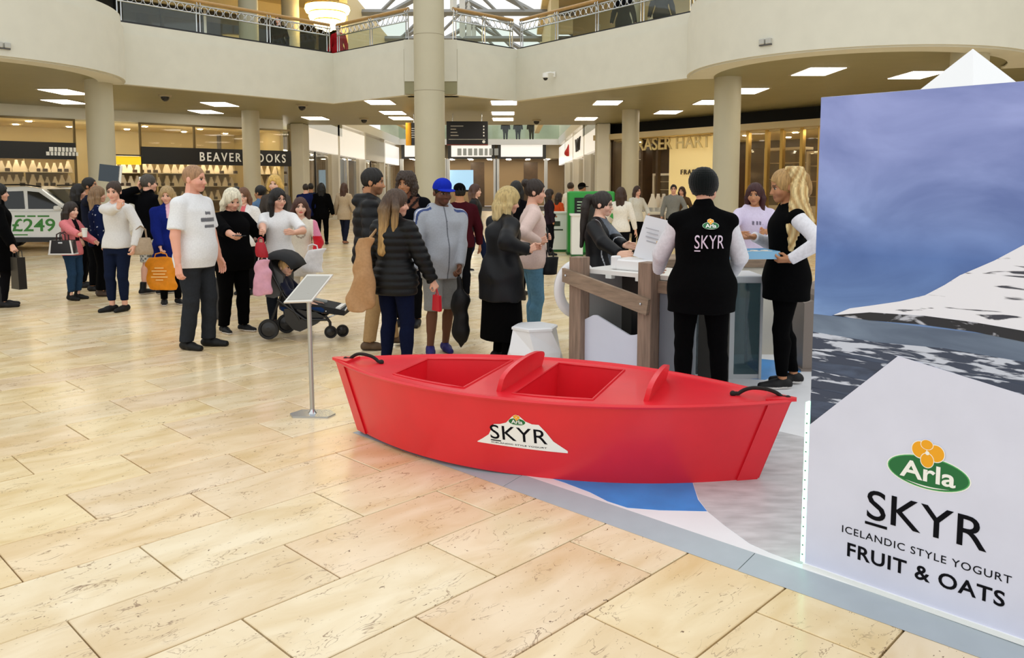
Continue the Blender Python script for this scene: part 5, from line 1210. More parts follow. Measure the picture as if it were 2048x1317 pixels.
for u in (.22, .52): mb = MB(); CWL.box(mb, u, u + .06, .87, .90, .07, .12); mb.build('worktop_cleat', M_WHITE, ctr, True)
mb = MB(); CWL.box(mb, -.0, .02, PZ, .90, .10, .60); mb.build('side_panel', mat('grey_panel', 'b4b4b2', .5), ctr, True)
mb = MB(); CWL.box(mb, U1 + .07, U1 + .38, PZ, .88, .05, .08); mb.build('grey_front_panel', mat('slate_panel', '6e747c', .45, noise=.08, nscale=4), ctr, True)
mb = MB(); CWL.box(mb, -.0, U1 + .38, PZ, .90, .58, .60); mb.build('back_panel', mat('dark_panel', '4a4844', .5), ctr, True)
mb = MB(); CWL.box(mb, U1 + .06, U1 + .38, .80, .895, .03, .07); mb.build('timber_edge', M_TIMB2, ctr, True)
ice = [CWL.at(*p) for p in ((1158, 645), (1186, 631), (1193, 631), (1258, 671), (1266, 671), (1279, 668))]
mb = MB(); mb.prism([(ice[0][0], PZ)] + ice + [(ice[-1][0], PZ)], .0, .02, CWL.M); mb.build('iceberg_panel', mat('iceberg_white', 'd2d6e4', .5, noise=.04, nscale=3), ctr, True)
mb = MB(); CWL.box(mb, .36, .60, PZ, .60, .25, .5); mb.build('black_bin', mat('black_plastic', '0c0c0e', .35), ctr, True)
mb = MB(); p0 = CWL.M((-.03, .35, 0)); c_ = np.array(P(1152, 578, p0[1])); 
ring = [(c_[0] + .17 * math.cos(a) * .9, c_[1] + .05 * math.cos(a), c_[2] + .21 * math.sin(a)) for a in [i * math.pi / 18 for i in range(36)]]; mb.tube(ring, .05, 10, closed=True, flat=.8); mb.build('white_loop_handle', mat('white_gloss_plastic', 'e6e6e8', .3), ctr, True, smooth=True)
# menu holder and sheet on the counter, cup of spoons
hp_ = CWL.M((.40, .30, .936)); t = empty('menu_holder', hp_, CWL.ang, 'white tray with a slanted white menu sheet on the counter', 'menu holder')
MB().box((-.02, 0, .045), (.36, .26, .09), bev=.012).build('tray', mat('white_gloss_plastic', 'e6e6e8', .3), t); MB().box((-.17, -.1, .06), (.06, .08, .11), bev=.01).build('box', mat('white_gloss_plastic', 'e6e6e8', .3), t)
MB().box((.08, .06, .26), (.25, .012, .36), rot('Y', .18) @ rot('X', -.25)).build('sheet', mat('sheet_paper', 'd6d6dc', .5), t)
for i in range(5): MB().box((.09, .045 - .0 , .20 + i * .035), (.13 - .02 * (i % 2), .004, .008), rot('Y', .18) @ rot('X', -.25)).build('print_line', mat('pale_print', 'a8a8b0', .6), t)
sp = CWL.M((.60, .30, .936)); t = empty('spoon_cup', sp, 0, 'cup of pale wooden spoons beside the menu sheet', 'cup')
MB().lathe((0, 0, 0), [(.04, 0), (.05, .11), (.046, .11), (.038, .01)], 18).build('cup', mat('clear_cup', 'e8e4d8', .2), t, smooth=True)
for i in range(9):
    a = i * .7; MB().box((.022 * math.cos(a), .022 * math.sin(a), .14), (.014, .006, .22), rot('X', .1 * math.cos(a)) @ rot('Y', .12 * math.sin(a))).build('wooden_spoon', mat('pale_birch', 'e0c496', .6), t)
# white faceted stool
t = empty('faceted_stool', (F(1068, 712)[0] * .97, 7.25, 0), .25, 'white faceted stool behind the boat', 'stool')
mb = MB(); n6 = 6; rb, rt_ = .29, .205
v = [(rb * math.cos(i * math.pi / 3), rb * math.sin(i * math.pi / 3), 0) for i in range(6)] + [(rb * .92 * math.cos(i * math.pi / 3 + .25), rb * .92 * math.sin(i * math.pi / 3 + .25), .16) for i in range(6)] + [(rt_ * math.cos(i * math.pi / 3), rt_ * math.sin(i * math.pi / 3), .35) for i in range(6)]
f = [[5, 4, 3, 2, 1, 0]]
for l in (0, 6):
    for i in range(6): f += [[l + i, l + (i + 1) % 6, l + 6 + i], [l + (i + 1) % 6, l + 6 + (i + 1) % 6, l + 6 + i]]
mb.add(v, f); mb.build('base', M_PEAK, t); MB().lathe((0, 0, .35), [(rt_ + .012, 0), (rt_ + .012, .02), (rt_ - .01, .03)], 6).build('seat', M_PEAK, t)
# glass fronted cabinet
gx0, gx1, gy0, gy1, gh = 1.52, 2.07, 6.66, 7.06, .86
t = empty('glass_cabinet', ((gx0 + gx1) / 2, (gy0 + gy1) / 2, PZ), 0, 'low glass-sided cabinet with white frame between the two servers', 'cabinet')
M_FRAME = mat('frame_grey_white', 'c8ccd0', .35)
for x, y in ((gx0, gy0), (gx1 - .25 + .0, gy0), (gx1, gy0), (gx0, gy1), (gx1, gy1)):
    wd = .055 if x == gx1 - .25 else .02; MB().box((x, y, PZ + gh / 2), (wd, .03, gh)).build('upright', M_FRAME, t, True)
MB().box(((gx0 + gx1) / 2, (gy0 + gy1) / 2, PZ + gh - .02), (gx1 - gx0 + .04, gy1 - gy0 + .04, .06), bev=.008).build('top', M_FRAME, t, True); MB().box(((gx0 + gx1) / 2, (gy0 + gy1) / 2, PZ + .02), (gx1 - gx0, gy1 - gy0, .04)).build('base', M_FRAME, t, True)
MG = glass('cabinet_glass', 'b8c8cc', .8, alpha=.12, body='90a0a8')
for c, d in ((((gx0 + gx1) / 2, gy0 + .005, PZ + gh / 2), (gx1 - gx0, .006, gh - .08)), (((gx0 + gx1) / 2, gy1, PZ + gh / 2), (gx1 - gx0, .006, gh - .08)), ((gx1, (gy0 + gy1) / 2, PZ + gh / 2), (.006, gy1 - gy0, gh - .08))): MB().box(c, d).build('glass_side', MG, t, True)
MB().box((1.64, 6.9, PZ + .42), (.2, .2, .76)).build('cooling_box', mat('slate_panel', '6e747c', .45), t, True)
# second counter with a timber top
t = empty('back_counter', (2.0, 7.9, PZ), 0, 'pale counter with a timber top behind the glass cabinet', 'counter')
MB().box((0, 0, .42), (1.05, .5, .84)).build('body', mat('pale_laminate', 'd8d2c4', .5), t); MB().box((0, -.0, .88), (1.12, .56, .08), bev=.006).build('timber_top', M_TIMB2, t)

# ---- sign stand
t = empty('sign_stand', F(625, 830), 0, 'silver floor-standing sign holder with tilted board', 'sign stand')
sx, sy, _ = F(625, 830)
MB().slab([(-.16, -.01), (-.12, -.085), (.13, -.09), (.165, .0), (.10, .095), (-.10, .095)], 0, .012).build('base', mat('brushed_base', 'b4bac0', .25, metal=.8), t)
MB().lathe((0, 0, .012), [(.03, 0), (.02, .015), (.0165, .03)], 16).build('collar', M_CHROME, t, smooth=True)
MB().tube([(0, 0, .02), (-.01, .01, .88)], .0165, 14).build('pole', mat('satin_aluminium', 'b4b4b0', .3, metal=.7), t, smooth=True)
q = [P(567, 605, sy - .07), P(623, 603, sy - .07), P(666, 549, sy + .16), P(614, 549, sy + .16)]; q = [np.array(p) - np.array((sx, sy, 0)) for p in q]
nrm = np.cross(q[1] - q[0], q[3] - q[0]); nrm /= np.linalg.norm(nrm); cen = sum(q) / 4
def sheet(name, k, h0, h1, m):
    lo = [cen + (p - cen) * k + nrm * h0 for p in q]; hi = [cen + (p - cen) * k + nrm * h1 for p in q]; mb = MB(); mb.add(lo + hi, [[3, 2, 1, 0], [4, 5, 6, 7], [0, 1, 5, 4], [1, 2, 6, 5], [2, 3, 7, 6], [3, 0, 4, 7]]); mb.build(name, m, t)
sheet('frame', 1., -.012, 0, mat('pale_frame', 'd4d2cc', .35)); sheet('insert', .86, 0, .002, mat('grey_insert', 'a4a29c', .3)); mb = MB(); mb.tube([(-.01, .01, .86), cen - nrm * .034], .02, 8); mb.build('bracket', mat('pale_frame', 'd4d2cc', .35), t)
# ------------------------------------------------------------------ stroller, cars, kiosk, bags
M_BLK = mat('black_plastic', '0c0c0e', .35); M_BFAB = mat('black_fabric', '111216', .8, bump=.2, bscale=120); M_GFAB = mat('grey_mesh_fabric', '4c4e50', .8, bump=.2, bscale=150)
SY = 8.42
st = empty('stroller', (*F(600, 680)[:2], 0), 0, 'black three-position stroller with hood, basket and small wheels', 'stroller')
S = lambda px, py, d=0.: P(px, py, SY + d)
def wheel(c, r, ang=0.):
    R = rotz(ang) @ rot('X', math.pi / 2)
    mb = MB(); n = 28; mb.lathe(c, [(r * .74, -.024), (r * .97, -.024), (r, -.012), (r, .012), (r * .97, .024), (r * .74, .024), (r * .74, -.024)], n, cap=False, R=R); wv = mb.build('wheel', mat('tyre_rubber', '101012', .6), st, True, smooth=True)
    mb = MB(); mb.lathe(c, [(r * .74, -.012), (r * .2, -.02), (r * .12, -.028), (.0, -.028)], n, cap=False, R=R); mb.lathe(c, [(r * .74, .012), (r * .2, .02), (.0, .02)], n, cap=False, R=R); mb.build('hub', mat('black_hub', '17171a', .25), wv, False).matrix_parent_inverse = wmat(st).inverted() @ wmat(st) if False else Matrix.Identity(4)
    return wv
rw = S(537.5, 659); wheel(rw, .108); wheel((rw[0] + .05, rw[1] + .50, .108), .108)
f1 = S(661.5, 664.5); wheel(f1, .066, .35); f2 = S(685, 657, .28); wheel((f2[0], f2[1], .066), .066, .3)
def tub(name, pts, r, m=M_BLK, n=8): MB().tube(pts, r, n).build(name, m, st, True, smooth=True)
for d, nm in ((0., 'near'), (.46, 'far')):
    tub('handle_tube', [S(513, 482, d), S(530, 520, d), S(566, 590, d), S(600, 640, d)], .013); tub('rear_leg', [S(566, 580, d), S(548, 630, d), S(538, 656, d)], .013)
    tub('front_leg', [S(555, 600, d), S(610, 640, d), S(655, 640, d)], .013)
    tub('fork', [S(650, 632, d * .6), S(660, 645, d * .6), S(661, 662, d * .6)], .016)
tub('handlebar', [S(513, 482, 0), S(510, 478, .02), S(510, 478, .44), S(513, 482, .46)], .017, mat('brown_grip', '6a4636', .5)); tub('rear_axle', [S(538, 656, 0), S(538, 656, .5)], .011); tub('bumper_bar', [S(612, 601, 0), S(626, 598, .05), S(652, 603, .1), S(626, 598, .40), S(612, 601, .46)], .016, mat('silver_grip', '9aa4a8', .4))
# hood: shell of hoops
mb = MB(); rows = []
pv0 = np.array(S(566, 552, .23))
for k in np.linspace(0, 1, 9):
    a = math.radians(160 - 138 * k); R0 = .225
    row = []
    for j in np.linspace(-1, 1, 13):
        w_ = j * .24; rr = R0 * (1 - .30 * abs(j) ** 4.); row.append(tuple(pv0 + np.array((rr * math.cos(a) * 1.05, w_, rr * math.sin(a) * 1.12 + .02))))
    rows.append(row)
mb.grid(rows); o = mb.build('hood', M_BFAB, st, True, smooth=True); md = o.modifiers.new('thick', 'SOLIDIFY'); md.thickness = .012
for sgn in (-1, 1):
    q = [tuple(pv0 + np.array((0, sgn * .235, -.02)))]; mb = MB(); mb.add(q + [r[0 if sgn < 0 else -1] for r in rows], [[0, i + 1, i + 2] for i in range(8 if sgn > 0 else 3)]); mb.build('hood_side', M_BFAB, st, True)
sp_ = [S(527, 520, .02), S(566, 552, .02), S(566, 590, .02), S(548, 597, .02), S(531, 594, .02)]; far_ = [(p[0], p[1] + .42, p[2]) for p in sp_]
mb = MB(); mb.add(sp_ + far_, [[4, 3, 2, 1, 0], [5, 6, 7, 8, 9]] + [[i, (i + 1) % 5, 5 + (i + 1) % 5, 5 + i] for i in range(5)]); mb.build('seat_back', M_GFAB, st, True)
se = [S(560, 590, .03), S(612, 606, .03), S(690, 622, .03), S(688, 632, .03), S(610, 622, .03), S(560, 612, .03)]; far_ = [(p[0], p[1] + .40, p[2]) for p in se]
mb = MB(); mb.add(se + far_, [[5, 4, 3, 2, 1, 0], [6, 7, 8, 9, 10, 11]] + [[i, (i + 1) % 6, 6 + (i + 1) % 6, 6 + i] for i in range(6)]); mb.build('seat', M_BFAB, st, True)
bk = [S(568, 618, .03), S(622, 620, .03), S(650, 634, .03), S(634, 648, .03), S(600, 664, .03), S(586, 660, .03), S(570, 642, .03)]; far_ = [(p[0], p[1] + .40, p[2]) for p in bk]; n7 = len(bk)
mb = MB(); mb.add(bk + far_, [list(range(n7))[::-1], [n7 + i for i in range(n7)]] + [[i, (i + 1) % n7, n7 + (i + 1) % n7, n7 + i] for i in range(n7)]); mb.build('basket', mat('glossy_black_net', '0d0d0f', .25), st, True)
tub('foot_rest', [S(655, 636, .05), S(690, 622, .05), S(704, 600, .05)], .008, M_CHROME); MB().box(S(682, 614, .2), (.05, .3, .03)).build('foot_plate', M_WHITE, st, True)

# ---- bags: soft solids
def bag(name, label, loc, rz, w, d, h, color, m, taper=.0, handle=None, hcol=None, amp=.006, hl=.12, lo=.0, lean=0.):
    t = empty(name, loc, rz, label, 'bag'); f = Fld((-w, -d - .05, -.02), (w, d + .05, h + .05), .011)
    f.add(loft([(0.0, 0, 0, w / 2 * .9, d / 2 * .8), (h * .15, 0, 0, w / 2, d / 2), (h * .7, lean * .7, 0, w / 2 * (1 - taper * .6), d / 2 * (1 - .3)), (h, lean, 0, w / 2 * (1 - taper), d / 2 * .35)]), 0); f.warp(fold(hash(label) % 99 if False else len(label), amp))
    V_, Q_ = f.mesh(); attr_mesh('bag_body', V_, Q_, np.tile(np.array(lin(color)), (len(V_), 1)), m, t)
    if handle:
        for s in ((-.012, .012) if handle == 'two' else (0,)):
            mb = MB(); mb.tube([(lean - w * .22, s, h - .01), (lean - w * .18, s, h + hl * .7), (lean, s, h + hl), (lean + w * .18, s, h + hl * .7), (lean + w * .22, s, h - .01)], .008, 6); mb.build('handle', mat('strap_' + (hcol or color), hcol or color, .6), t, smooth=True)
    return t

# ---- cars on display
def car(loc, rz, label, price):
    t = empty('car', loc, rz, label, 'car'); MW = mat('white_car_paint', 'e9ebea', .2, coat=.6); MK = mat('car_glass', '10161a', .05); MT = mat('tyre_rubber', '101012', .6)
    W = .88
    low = [(-2.0, .32), (-2.05, .55), (-2.0, .92), (-1.7, 1.0), (1.0, 1.0), (1.75, .86), (2.05, .72), (2.1, .45), (2.05, .30), (1.6, .26), (-1.6, .26)]
    def body(prof, w0, w1, zs0, zs1, nm, m):
        v = []; n = len(prof)
        for s in (-1, 1): v += [(x, s * (w0 + (w1 - w0) * np.clip((z - zs0) / (zs1 - zs0), 0, 1)), z) for x, z in prof]
        mb = MB(); mb.add(v, [list(range(n)), [n + i for i in range(n)][::-1]] + [[i, n + i, n + (i + 1) % n, (i + 1) % n] for i in range(n)]); o = mb.build(nm, m, t)
        md = o.modifiers.new('soft', 'BEVEL'); md.width = .05; md.segments = 3; md.limit_method = 'ANGLE'; md.angle_limit = math.radians(25); return o
    body(low, W, W - .03, .3, 1.0, 'body', MW)
    cab = [(-1.95, .98), (-1.75, 1.45), (-1.4, 1.58), (-.2, 1.62), (.25, 1.55), (1.05, .98)]
    body(cab, W - .06, W - .22, .98, 1.6, 'cabin', MW)
    for s in (-1, 1):
        yy = lambda z: s * (W - .06 - .16 * (z - .98) / .62 + .012)
        for win in ([(-1.72, 1.06), (-1.58, 1.42), (-.95, 1.47), (-.92, 1.06)], [(-.84, 1.06), (-.86, 1.48), (-.2, 1.50), (-.12, 1.06)], [(-.04, 1.06), (-.10, 1.50), (.18, 1.47), (.80, 1.06)]):
            mb = MB(); mb.add([(x, yy(z), z) for x, z in win], [[0, 1, 2, 3] if s > 0 else [3, 2, 1, 0]]); mb.build('side_window', MK, t)
        for a, b_ in ((-.9, .02), (.02, 1.0)):
            mb = MB(); mb.add([(a, s * (W + .001), .36), (b_ - .02, s * (W + .001), .36), (b_ - .02, s * (W - .027), .98), (a, s * (W - .027), .98)], [[0, 1, 2, 3] if s < 0 else [3, 2, 1, 0]]); mb.build('door', MW, t)
        MB().box((.72, s * (W + .06), 1.08), (.14, .16, .12), bev=.03).build('mirror', MW, t)
        MB().box((0, s * (W + .005), .30), (2.3, .03, .12)).build('sill', M_BLK, t)
        for x in (-1.3, 1.3):
            mb = MB(); mb.lathe((x, s * (W - .1), .33), [(.2, -.1), (.31, -.1), (.33, -.07), (.33, .07), (.31, .1), (.2, .1)], 24, R=rot('X', math.pi / 2)); wv = mb.build('wheel', MT, t, smooth=True)
            mb = MB(); mb.lathe((x, s * (W + .005), .33), [(.2, -.01), (.2, .01)], 20, R=rot('X', math.pi / 2)); hubo = mb.build('wheel_disc', mat('wheel_alloy', '6c7074', .3, metal=.6), wv)
            mb = MB(); mb.lathe((x, s * (W - .02), .36), [(.36, -.03), (.36, .03)], 24, R=rot('X', math.pi / 2)); mb.build('wheel_arch', M_BLK, t)
    mb = MB(); mb.add([(.30, -.62, 1.53), (1.02, -.72, 1.01), (1.02, .72, 1.01), (.30, .62, 1.53)], [[0, 1, 2, 3]]); mb.v = [(x + .03, y, z + .015) for x, y, z in mb.v]; mb.build('windscreen', MK, t)
    mb = MB(); mb.tube([(-1.5, -.62, 1.64), (-.2, -.62, 1.66), (.2, -.62, 1.60)], .02, 6); mb.build('roof_rail', M_BLK, t)
    for s in (-1, 1): MB().box((2.03, s * .62, .68), (.12, .3, .14), bev=.04).build('headlamp', mat('lamp_clear', 'd8e0e4', .1), t)
    if price:
        for tx, u0, u1, z0, z1, m in (('£249', -.42, .62, .50, .82, mat('green_print', '3c8a34', .5)),):
            v, f = fit_text(tx, u0, u1, z0, z1, .015); MB().add([(p[0], -(W + .006) + .03 * (p[2] - .3) / .7 + p[1], p[2]) for p in v], f).build('side_lettering', m, t)
        for x_, z_, w_, h_ in ((-.35, .88, .25, .04), (-.05, .88, .2, .04), (.2, .88, .28, .04), (-.4, .42, .35, .03)): MB().box((x_ + w_ / 2, -(W + .004) + .03 * (z_ - .3) / .7, z_), (w_, .006, h_)).build('side_print', mat('green_print', '3c8a34', .5), t)
    return t
car((-11.98, 20.9, 0), math.radians(3), 'white display car with green price lettering on its side', True)
car((-11.3, 23.5, 0), math.radians(0), 'second white car parked behind the display car', False)

# ---- green kiosk, white desks
kx, ky, _ = F(1180, 508); t = empty('green_kiosk', (kx, ky, 0), 0, 'bright green kiosk cabinet with black screen', 'kiosk')
MB().box((0, 0, .75), (1.1, .5, 1.5), bev=.03).build('cabinet', mat('kiosk_green', '2a9a3c', .4), t); MB().box((0, -.26, 1.0), (.8, .03, .7)).build('screen', mat('kiosk_screen', '0c1210', .2), t)
for i in range(4): MB().box((-.24, -.277, 1.25 - i * .07), (.2, .004, .02)).build('screen_text_line', mat('pale_green_print', 'b8e0b8', .5), t)
MB().box((0, -.02, .03), (1.14, .54, .06)).build('plinth', mat('kiosk_dark_green', '155a20', .5), t)
for (px, py, wd, lb, lg) in ((1112, 502, .62, 'white promotional desk with small dark emblem left of the green kiosk', True), (1152, 512, .26, 'narrow white desk in front of the green kiosk', False)):
    x, y, _ = F(px, py); t = empty('promo_desk', (x, y - .15, 0), 0, lb, 'desk'); MB().box((0, 0, .5), (wd, .4, .92), bev=.01).build('body', M_WHITE, t); MB().box((0, 0, .97), (wd + .06, .46, .04)).build('top', M_WHITE, t); MB().box((0, 0, .03), (wd + .01, .41, .06)).build('green_base', mat('kiosk_dark_green', '155a20', .5), t)
    if lg: MB().box((0, -.205, .70), (.16, .008, .12), bev=.003).build('emblem', mat('desk_emblem', '2a3a28', .5), t); MB().box((0, -.205, .55), (.3, .006, .03)).build('emblem_line', mat('desk_emblem', '2a3a28', .5), t)
for i, (px, Y) in enumerate(((1300, 21.6), (1322, 21.7), (1311, 21.8))):
    x = P(px, 440, Y)[0]; o = bpy.data.objects.new('necklace_bust', bme); COL.objects.link(o); o.location = (x, Y - .35, 1.06); tag(o, 'white necklace bust standing on the jewellery counter by the cream wall, %s' % ('left one', 'right one', 'middle one')[i], 'bust', 'busts on the counter')
# screen on a stand by the left column
x, y, z = P(219, 352, 16.5); t = empty('tilted_screen', (x, y, 0), math.radians(15), 'dark tilted advertising screen beside the left column', 'screen')
MB().box((0, 0, z + .05), (.38, .04, .34), rot('Y', .12)).build('screen', mat('screen_dark_blue', '2c3a46', .2), t); MB().box((.20, .01, z + .03), (.05, .06, .36), rot('Y', .12)).build('white_edge', M_WHITE, t); MB().tube([(0, .02, 0), (0, .02, z)], .025, 8).build('pole', M_CHROME, t, smooth=True); MB().box((0, 0, .015), (.4, .3, .03)).build('base', M_CHROME, t)
# ------------------------------------------------------------------ people
D = math.radians
def floor_at(px, py, z=0.): return F(px, py, z)
def at_depth(px, Y, z=0.): q = P(px, 500, Y); k = (CAMH - z); x = (px - CX) / FPX * (Y * CT + k * ST); return (x, Y, z)
def two(c1, c2, test): a, b_ = np.array(lin(c1)), np.array(lin(c2)); return lambda V: np.where(test(V)[:, None], b_, a)
def near_pt(V, c, r): return ((V - np.array(c)) ** 2).sum(1) < r * r
PEOPLE_G = None
# man in a white printed T-shirt
p = Person('person', 'stout man in white printed T-shirt and dark grey jeans', floor_at(396, 696), D(-103), 1.84, 1.22, .022, 'pink', .010, sex='m', head=(8, -3), feet=[(-.06, .03, 8), (.055, -.03, -12)], arms=[None, dict(p=(.175, .02, .475), curl=.45)])
p.body('8a5a3c', .22, brow='a87850'); p.hair('a57f5e', 'crop')
def tee(V):
    c = np.tile(np.array(lin('e4e6ea')), (len(V), 1)); h = 1.84
    m = (V[:, 1] > .08) & (np.abs(V[:, 0] - .0) < .11) & ((np.abs(V[:, 2] - 1.30) < .02) | ((np.abs(V[:, 2] - 1.235) < .012) & (np.abs(V[:, 0]) < .08)) | ((np.abs(V[:, 2] - 1.37) < .015) & (np.abs(V[:, 0] - .01) < .04)))
    c[m] = lin('6a6c74'); return c
p.top('e4e6ea', .45, .8, .016, 'knit', amp=.004, colfn=tee, name='t_shirt', sag=.004); p.trousers('2c2f34', .045, .013, amp=.006, flare=.016, waist=.49, name='jeans'); p.shoes('121214', '0c0c0e', name='boot')
TEE = p
# blonde woman in black with a phone
p = Person('person', 'plump woman in black with white-blonde bob reading a phone', floor_at(468, 664), D(-128), 1.61, 1.42, .035, 'fair', .010, head=(-8, -22), arms=[dict(p=(-.18, .10, .56), e=(-.9, -.5, -.2)), dict(px=(483, 485, 8.45), e=(.9, -.6, -.4), d=(.5, .9, .1), n=(-.3, 0, 1), curl=.5)], feet=[(-.065, .02, 12), (.065, -.02, -10)])
p.body('c8b090'); p.hair('e6dfc8', 'bob', .17, side=.004, color2='dcd2b4'); p.top('0d0d10', .44, 1.35, .018, 'cloth', amp=.003, flare=.05, name='blouse'); p.trousers('0b0b0d', .05, .014, flare=.01, waist=.48); p.shoes('101014', 'e6e2de', name='trainer')
hpz = p.handpos(1, .10); o = MB(); o.box((0, 0, 0), (.075, .15, .009), bev=.004); t = empty('mobile_phone', hpz + A3(.02, 0, .02), D(-128), 'black mobile phone held by the woman in black', 'phone'); o.build('case', M_BLK, t); MB().box((0, 0, .006), (.066, .135, .002)).build('screen', mat('phone_screen', '0a0a10', .08), t)
# white-top woman with glasses at the stroller
p = Person('person', 'dark-haired woman in white top and glasses behind the stroller', at_depth(562, 9.35), D(178), 1.60, 1.12, .01, 'fair', .011, head=(48, -2), arms=[dict(px=(588, 466, 8.95), e=(-.9, -.2, -.6), d=(.3, .6, .1), curl=.5), dict(px=(527, 474, 8.75), e=(.9, -.2, -.6), d=(.2, 1, .1), curl=.7)])
p.body('2a1c14'); p.hair('221a18', 'long', .20); p.top('e8e8ea', .46, .9, .012, 'knit', amp=.003, name='t_shirt'); p.trousers('20242c', .05, .01, waist=.49); p.shoes('15151a', 'dddddd'); p.glasses()
# girl with the coloured sleeves
def sleeves(V):
    c = np.tile(np.array(lin('e6ddcc')), (len(V), 1)); r = -V[:, 0]
    c[(r > .15)] = lin('d884a0'); c[(r > .14) & (V[:, 2] < 1.02)] = lin('c01826'); c[(V[:, 0] > .15) & (V[:, 2] < 1.05)] = lin('a81420')
    m = (V[:, 1] > .05) & (np.abs(((V[:, 0]) ** 2 + (V[:, 2] - 1.06) ** 2) ** .5 - .055) < .009); c[m] = lin('a89888'); return c
p = Person('person', 'girl in cream sweatshirt with pink and red sleeves', at_depth(606, 9.95), D(-168), 1.47, .95, 0, 'light', .011, head=(6, 4), arms=[dict(px=(628, 512, 9.75), e=(-.8, -.6, 0), curl=.5), dict(p=(.16, .06, .50))])
p.body('3a2018', lips='c04040'); p.hair('4a2a20', 'long', .34, side=.006); p.top('e6ddcc', .47, 2., .02, 'knit', colfn=sleeves, name='sweatshirt'); p.skirt('dcd8d2', .36, .014, .1); p.trousers('e0dcd6', .05, .006, waist=.5, name='leggings'); p.shoes('e0dcd8', 'ffffff')
bag('plastic_bag', 'white plastic carrier bag in the girl\'s hand', (p.handpos(0)[0] + .02, p.handpos(0)[1] - .03, .60), D(10), .27, .08, .28, 'f0eef0', M_SHELL, .3, 'one', 'f0eef0', .01, .06)
# woman in royal blue coat with the orange bag
p = Person('person', 'short-haired woman in royal blue coat behind the T-shirt man', floor_at(343, 609), D(-150), 1.62, 1.1, 0, 'fair', .012, head=(-20, -5), arms=[dict(p=(-.15, .06, .5)), dict(px=(323, 512, 10.8), curl=.8)])
p.body('a08060'); p.hair('b09468', 'bob', .10); p.top('16236e', .38, 2., .024, 'cloth', flare=.08, collar=.004, name='coat', colfn=two('16236e', 'e8b8c8', lambda V: (np.abs(V[:, 0]) < .035) & (V[:, 1] > 0) & (V[:, 2] > 1.2))); p.trousers('101014', .05, .008, waist=.5); p.shoes('121214', 'd8d4d0')
h_ = p.handpos(1); b = bag('carrier_bag', 'bright orange carrier bag with pale print', (h_[0], h_[1] - .02, h_[2] - .50), D(0), .40, .13, .44, 'e08a14', M_SHELL, .06, 'one', 'e08a14', .014, .06)
for i, w_ in enumerate((.12, .20, .16, .22, .10)): MB().box((0, -.078 + .002 * abs(i - 2), .30 - i * .04), (w_, .004, .016)).build('print_line', mat('pale_orange_print', 'f2c27a', .5), b)
# man in shorts seen from behind
p = Person('person', 'grey-haired man in black jacket and checked shorts seen from behind', floor_at(304, 589), D(-28), 1.80, 1.12, .0, 'fair', .013, sex='m', head=(-20, 0), arms=[dict(px=(277, 378, 12.1), e=(-.8, -.2, -.9), d=(0, .4, 1), curl=.5), dict(p=(.17, .1, .52))], feet=[(-.06, -.03, 0), (.07, .04, -18)])
p.body('5a5048'); p.hair('4c4640', 'short'); p.top('0e0f14', .47, 2., .026, 'cloth', collar=.01, name='jacket')
p.trousers('c4c2bc', .27, .016, flare=.035, waist=.5, name='shorts', colfn=lambda V: np.where(((np.sin(V[:, 0] * 110) * np.sin(V[:, 2] * 95) > .25))[:, None], np.array(lin('6a6a68')), np.array(lin('c8c6be')))); p.shoes('0e0e10', 'b8b4b0', boot=.10)
h_ = p.handpos(0); MB_ = MB(); MB_.box((0, 0, 0), (.075, .01, .15), bev=.004); t = empty('mobile_phone', (h_[0], h_[1] + .03, h_[2] + .02), D(-20), 'pale phone held up by the man in checked shorts', 'phone'); MB_.build('case', M_WHITE, t)
# white sweater woman
p = Person('person', 'woman in white sweater and navy jeans with hand at her chin', floor_at(241, 622), D(172), 1.69, 1.06, 0, 'fair', .011, head=(12, -10), arms=[dict(p=(-.185, .07, .51), e=(-.9, -.5, 0), curl=.5), dict(px=(243, 415, 10.1), e=(.6, -.1, -1), d=(-.35, .1, .9), n=(0, -1, .2), curl=.75)], feet=[(-.04, .0, -6), (.045, .03, -26)])
p.body('3a2a20'); p.hair('3a2a20', 'bun'); p.top('d8d6d4', .49, 2., .018, 'knit', amp=.004, name='sweater'); p.trousers('161e34', .085, .007, amp=.002, waist=.52, name='jeans'); p.shoes('0e0e10', '0e0e10', name='flat_shoe')
h_ = p.wpos(p.arms[0][1]); bag('handbag', 'beige leather handbag on the white sweater woman\'s arm', (h_[0] + .05, h_[1] - .05, h_[2] - .34), D(8), .30, .13, .22, 'a8947c', M_LEATHER, .25, 'two', '8a745c', .003, .15)
# girl in pink jacket
p = Person('person', 'long-haired girl in pink jacket holding a cup', floor_at(149, 600), D(-98), 1.38, 1.0, 0, 'light', .011, head=(-5, -4), arms=[dict(p=(-.12, .18, .60), e=(-.7, -.5, -.5)), dict(px=(166, 475, 11.1), e=(.8, -.6, -.5), d=(-.1, 1, .2), curl=.8)])
p.body('2a1c14'); p.hair('2c211c', 'long', .46, back=.006); p.top('d87c80', .47, 2., .022, 'cloth', name='jacket', colfn=two('d87c80', '241c22', lambda V: (np.abs(V[:, 0]) < .045) & (V[:, 1] > .03) & (V[:, 2] > .85))); p.trousers('28405c', .09, .009, waist=.5, name='jeans'); p.shoes('101012', '101012', .07, 'boot')
h_ = p.handpos(1, .075); t = empty('coffee_cup', (h_[0] + .01, h_[1], h_[2] - .05), 0, 'white paper cup in the pink-jacket girl\'s hand', 'cup'); MB().lathe((0, 0, 0), [(.028, 0), (.038, .11)], 16).build('cup', M_WHITE, t, smooth=True); MB().lathe((0, 0, .11), [(.040, 0), (.040, .012), (.03, .016)], 16).build('lid', mat('cup_lid', 'd8d0c4', .4), t, smooth=True)
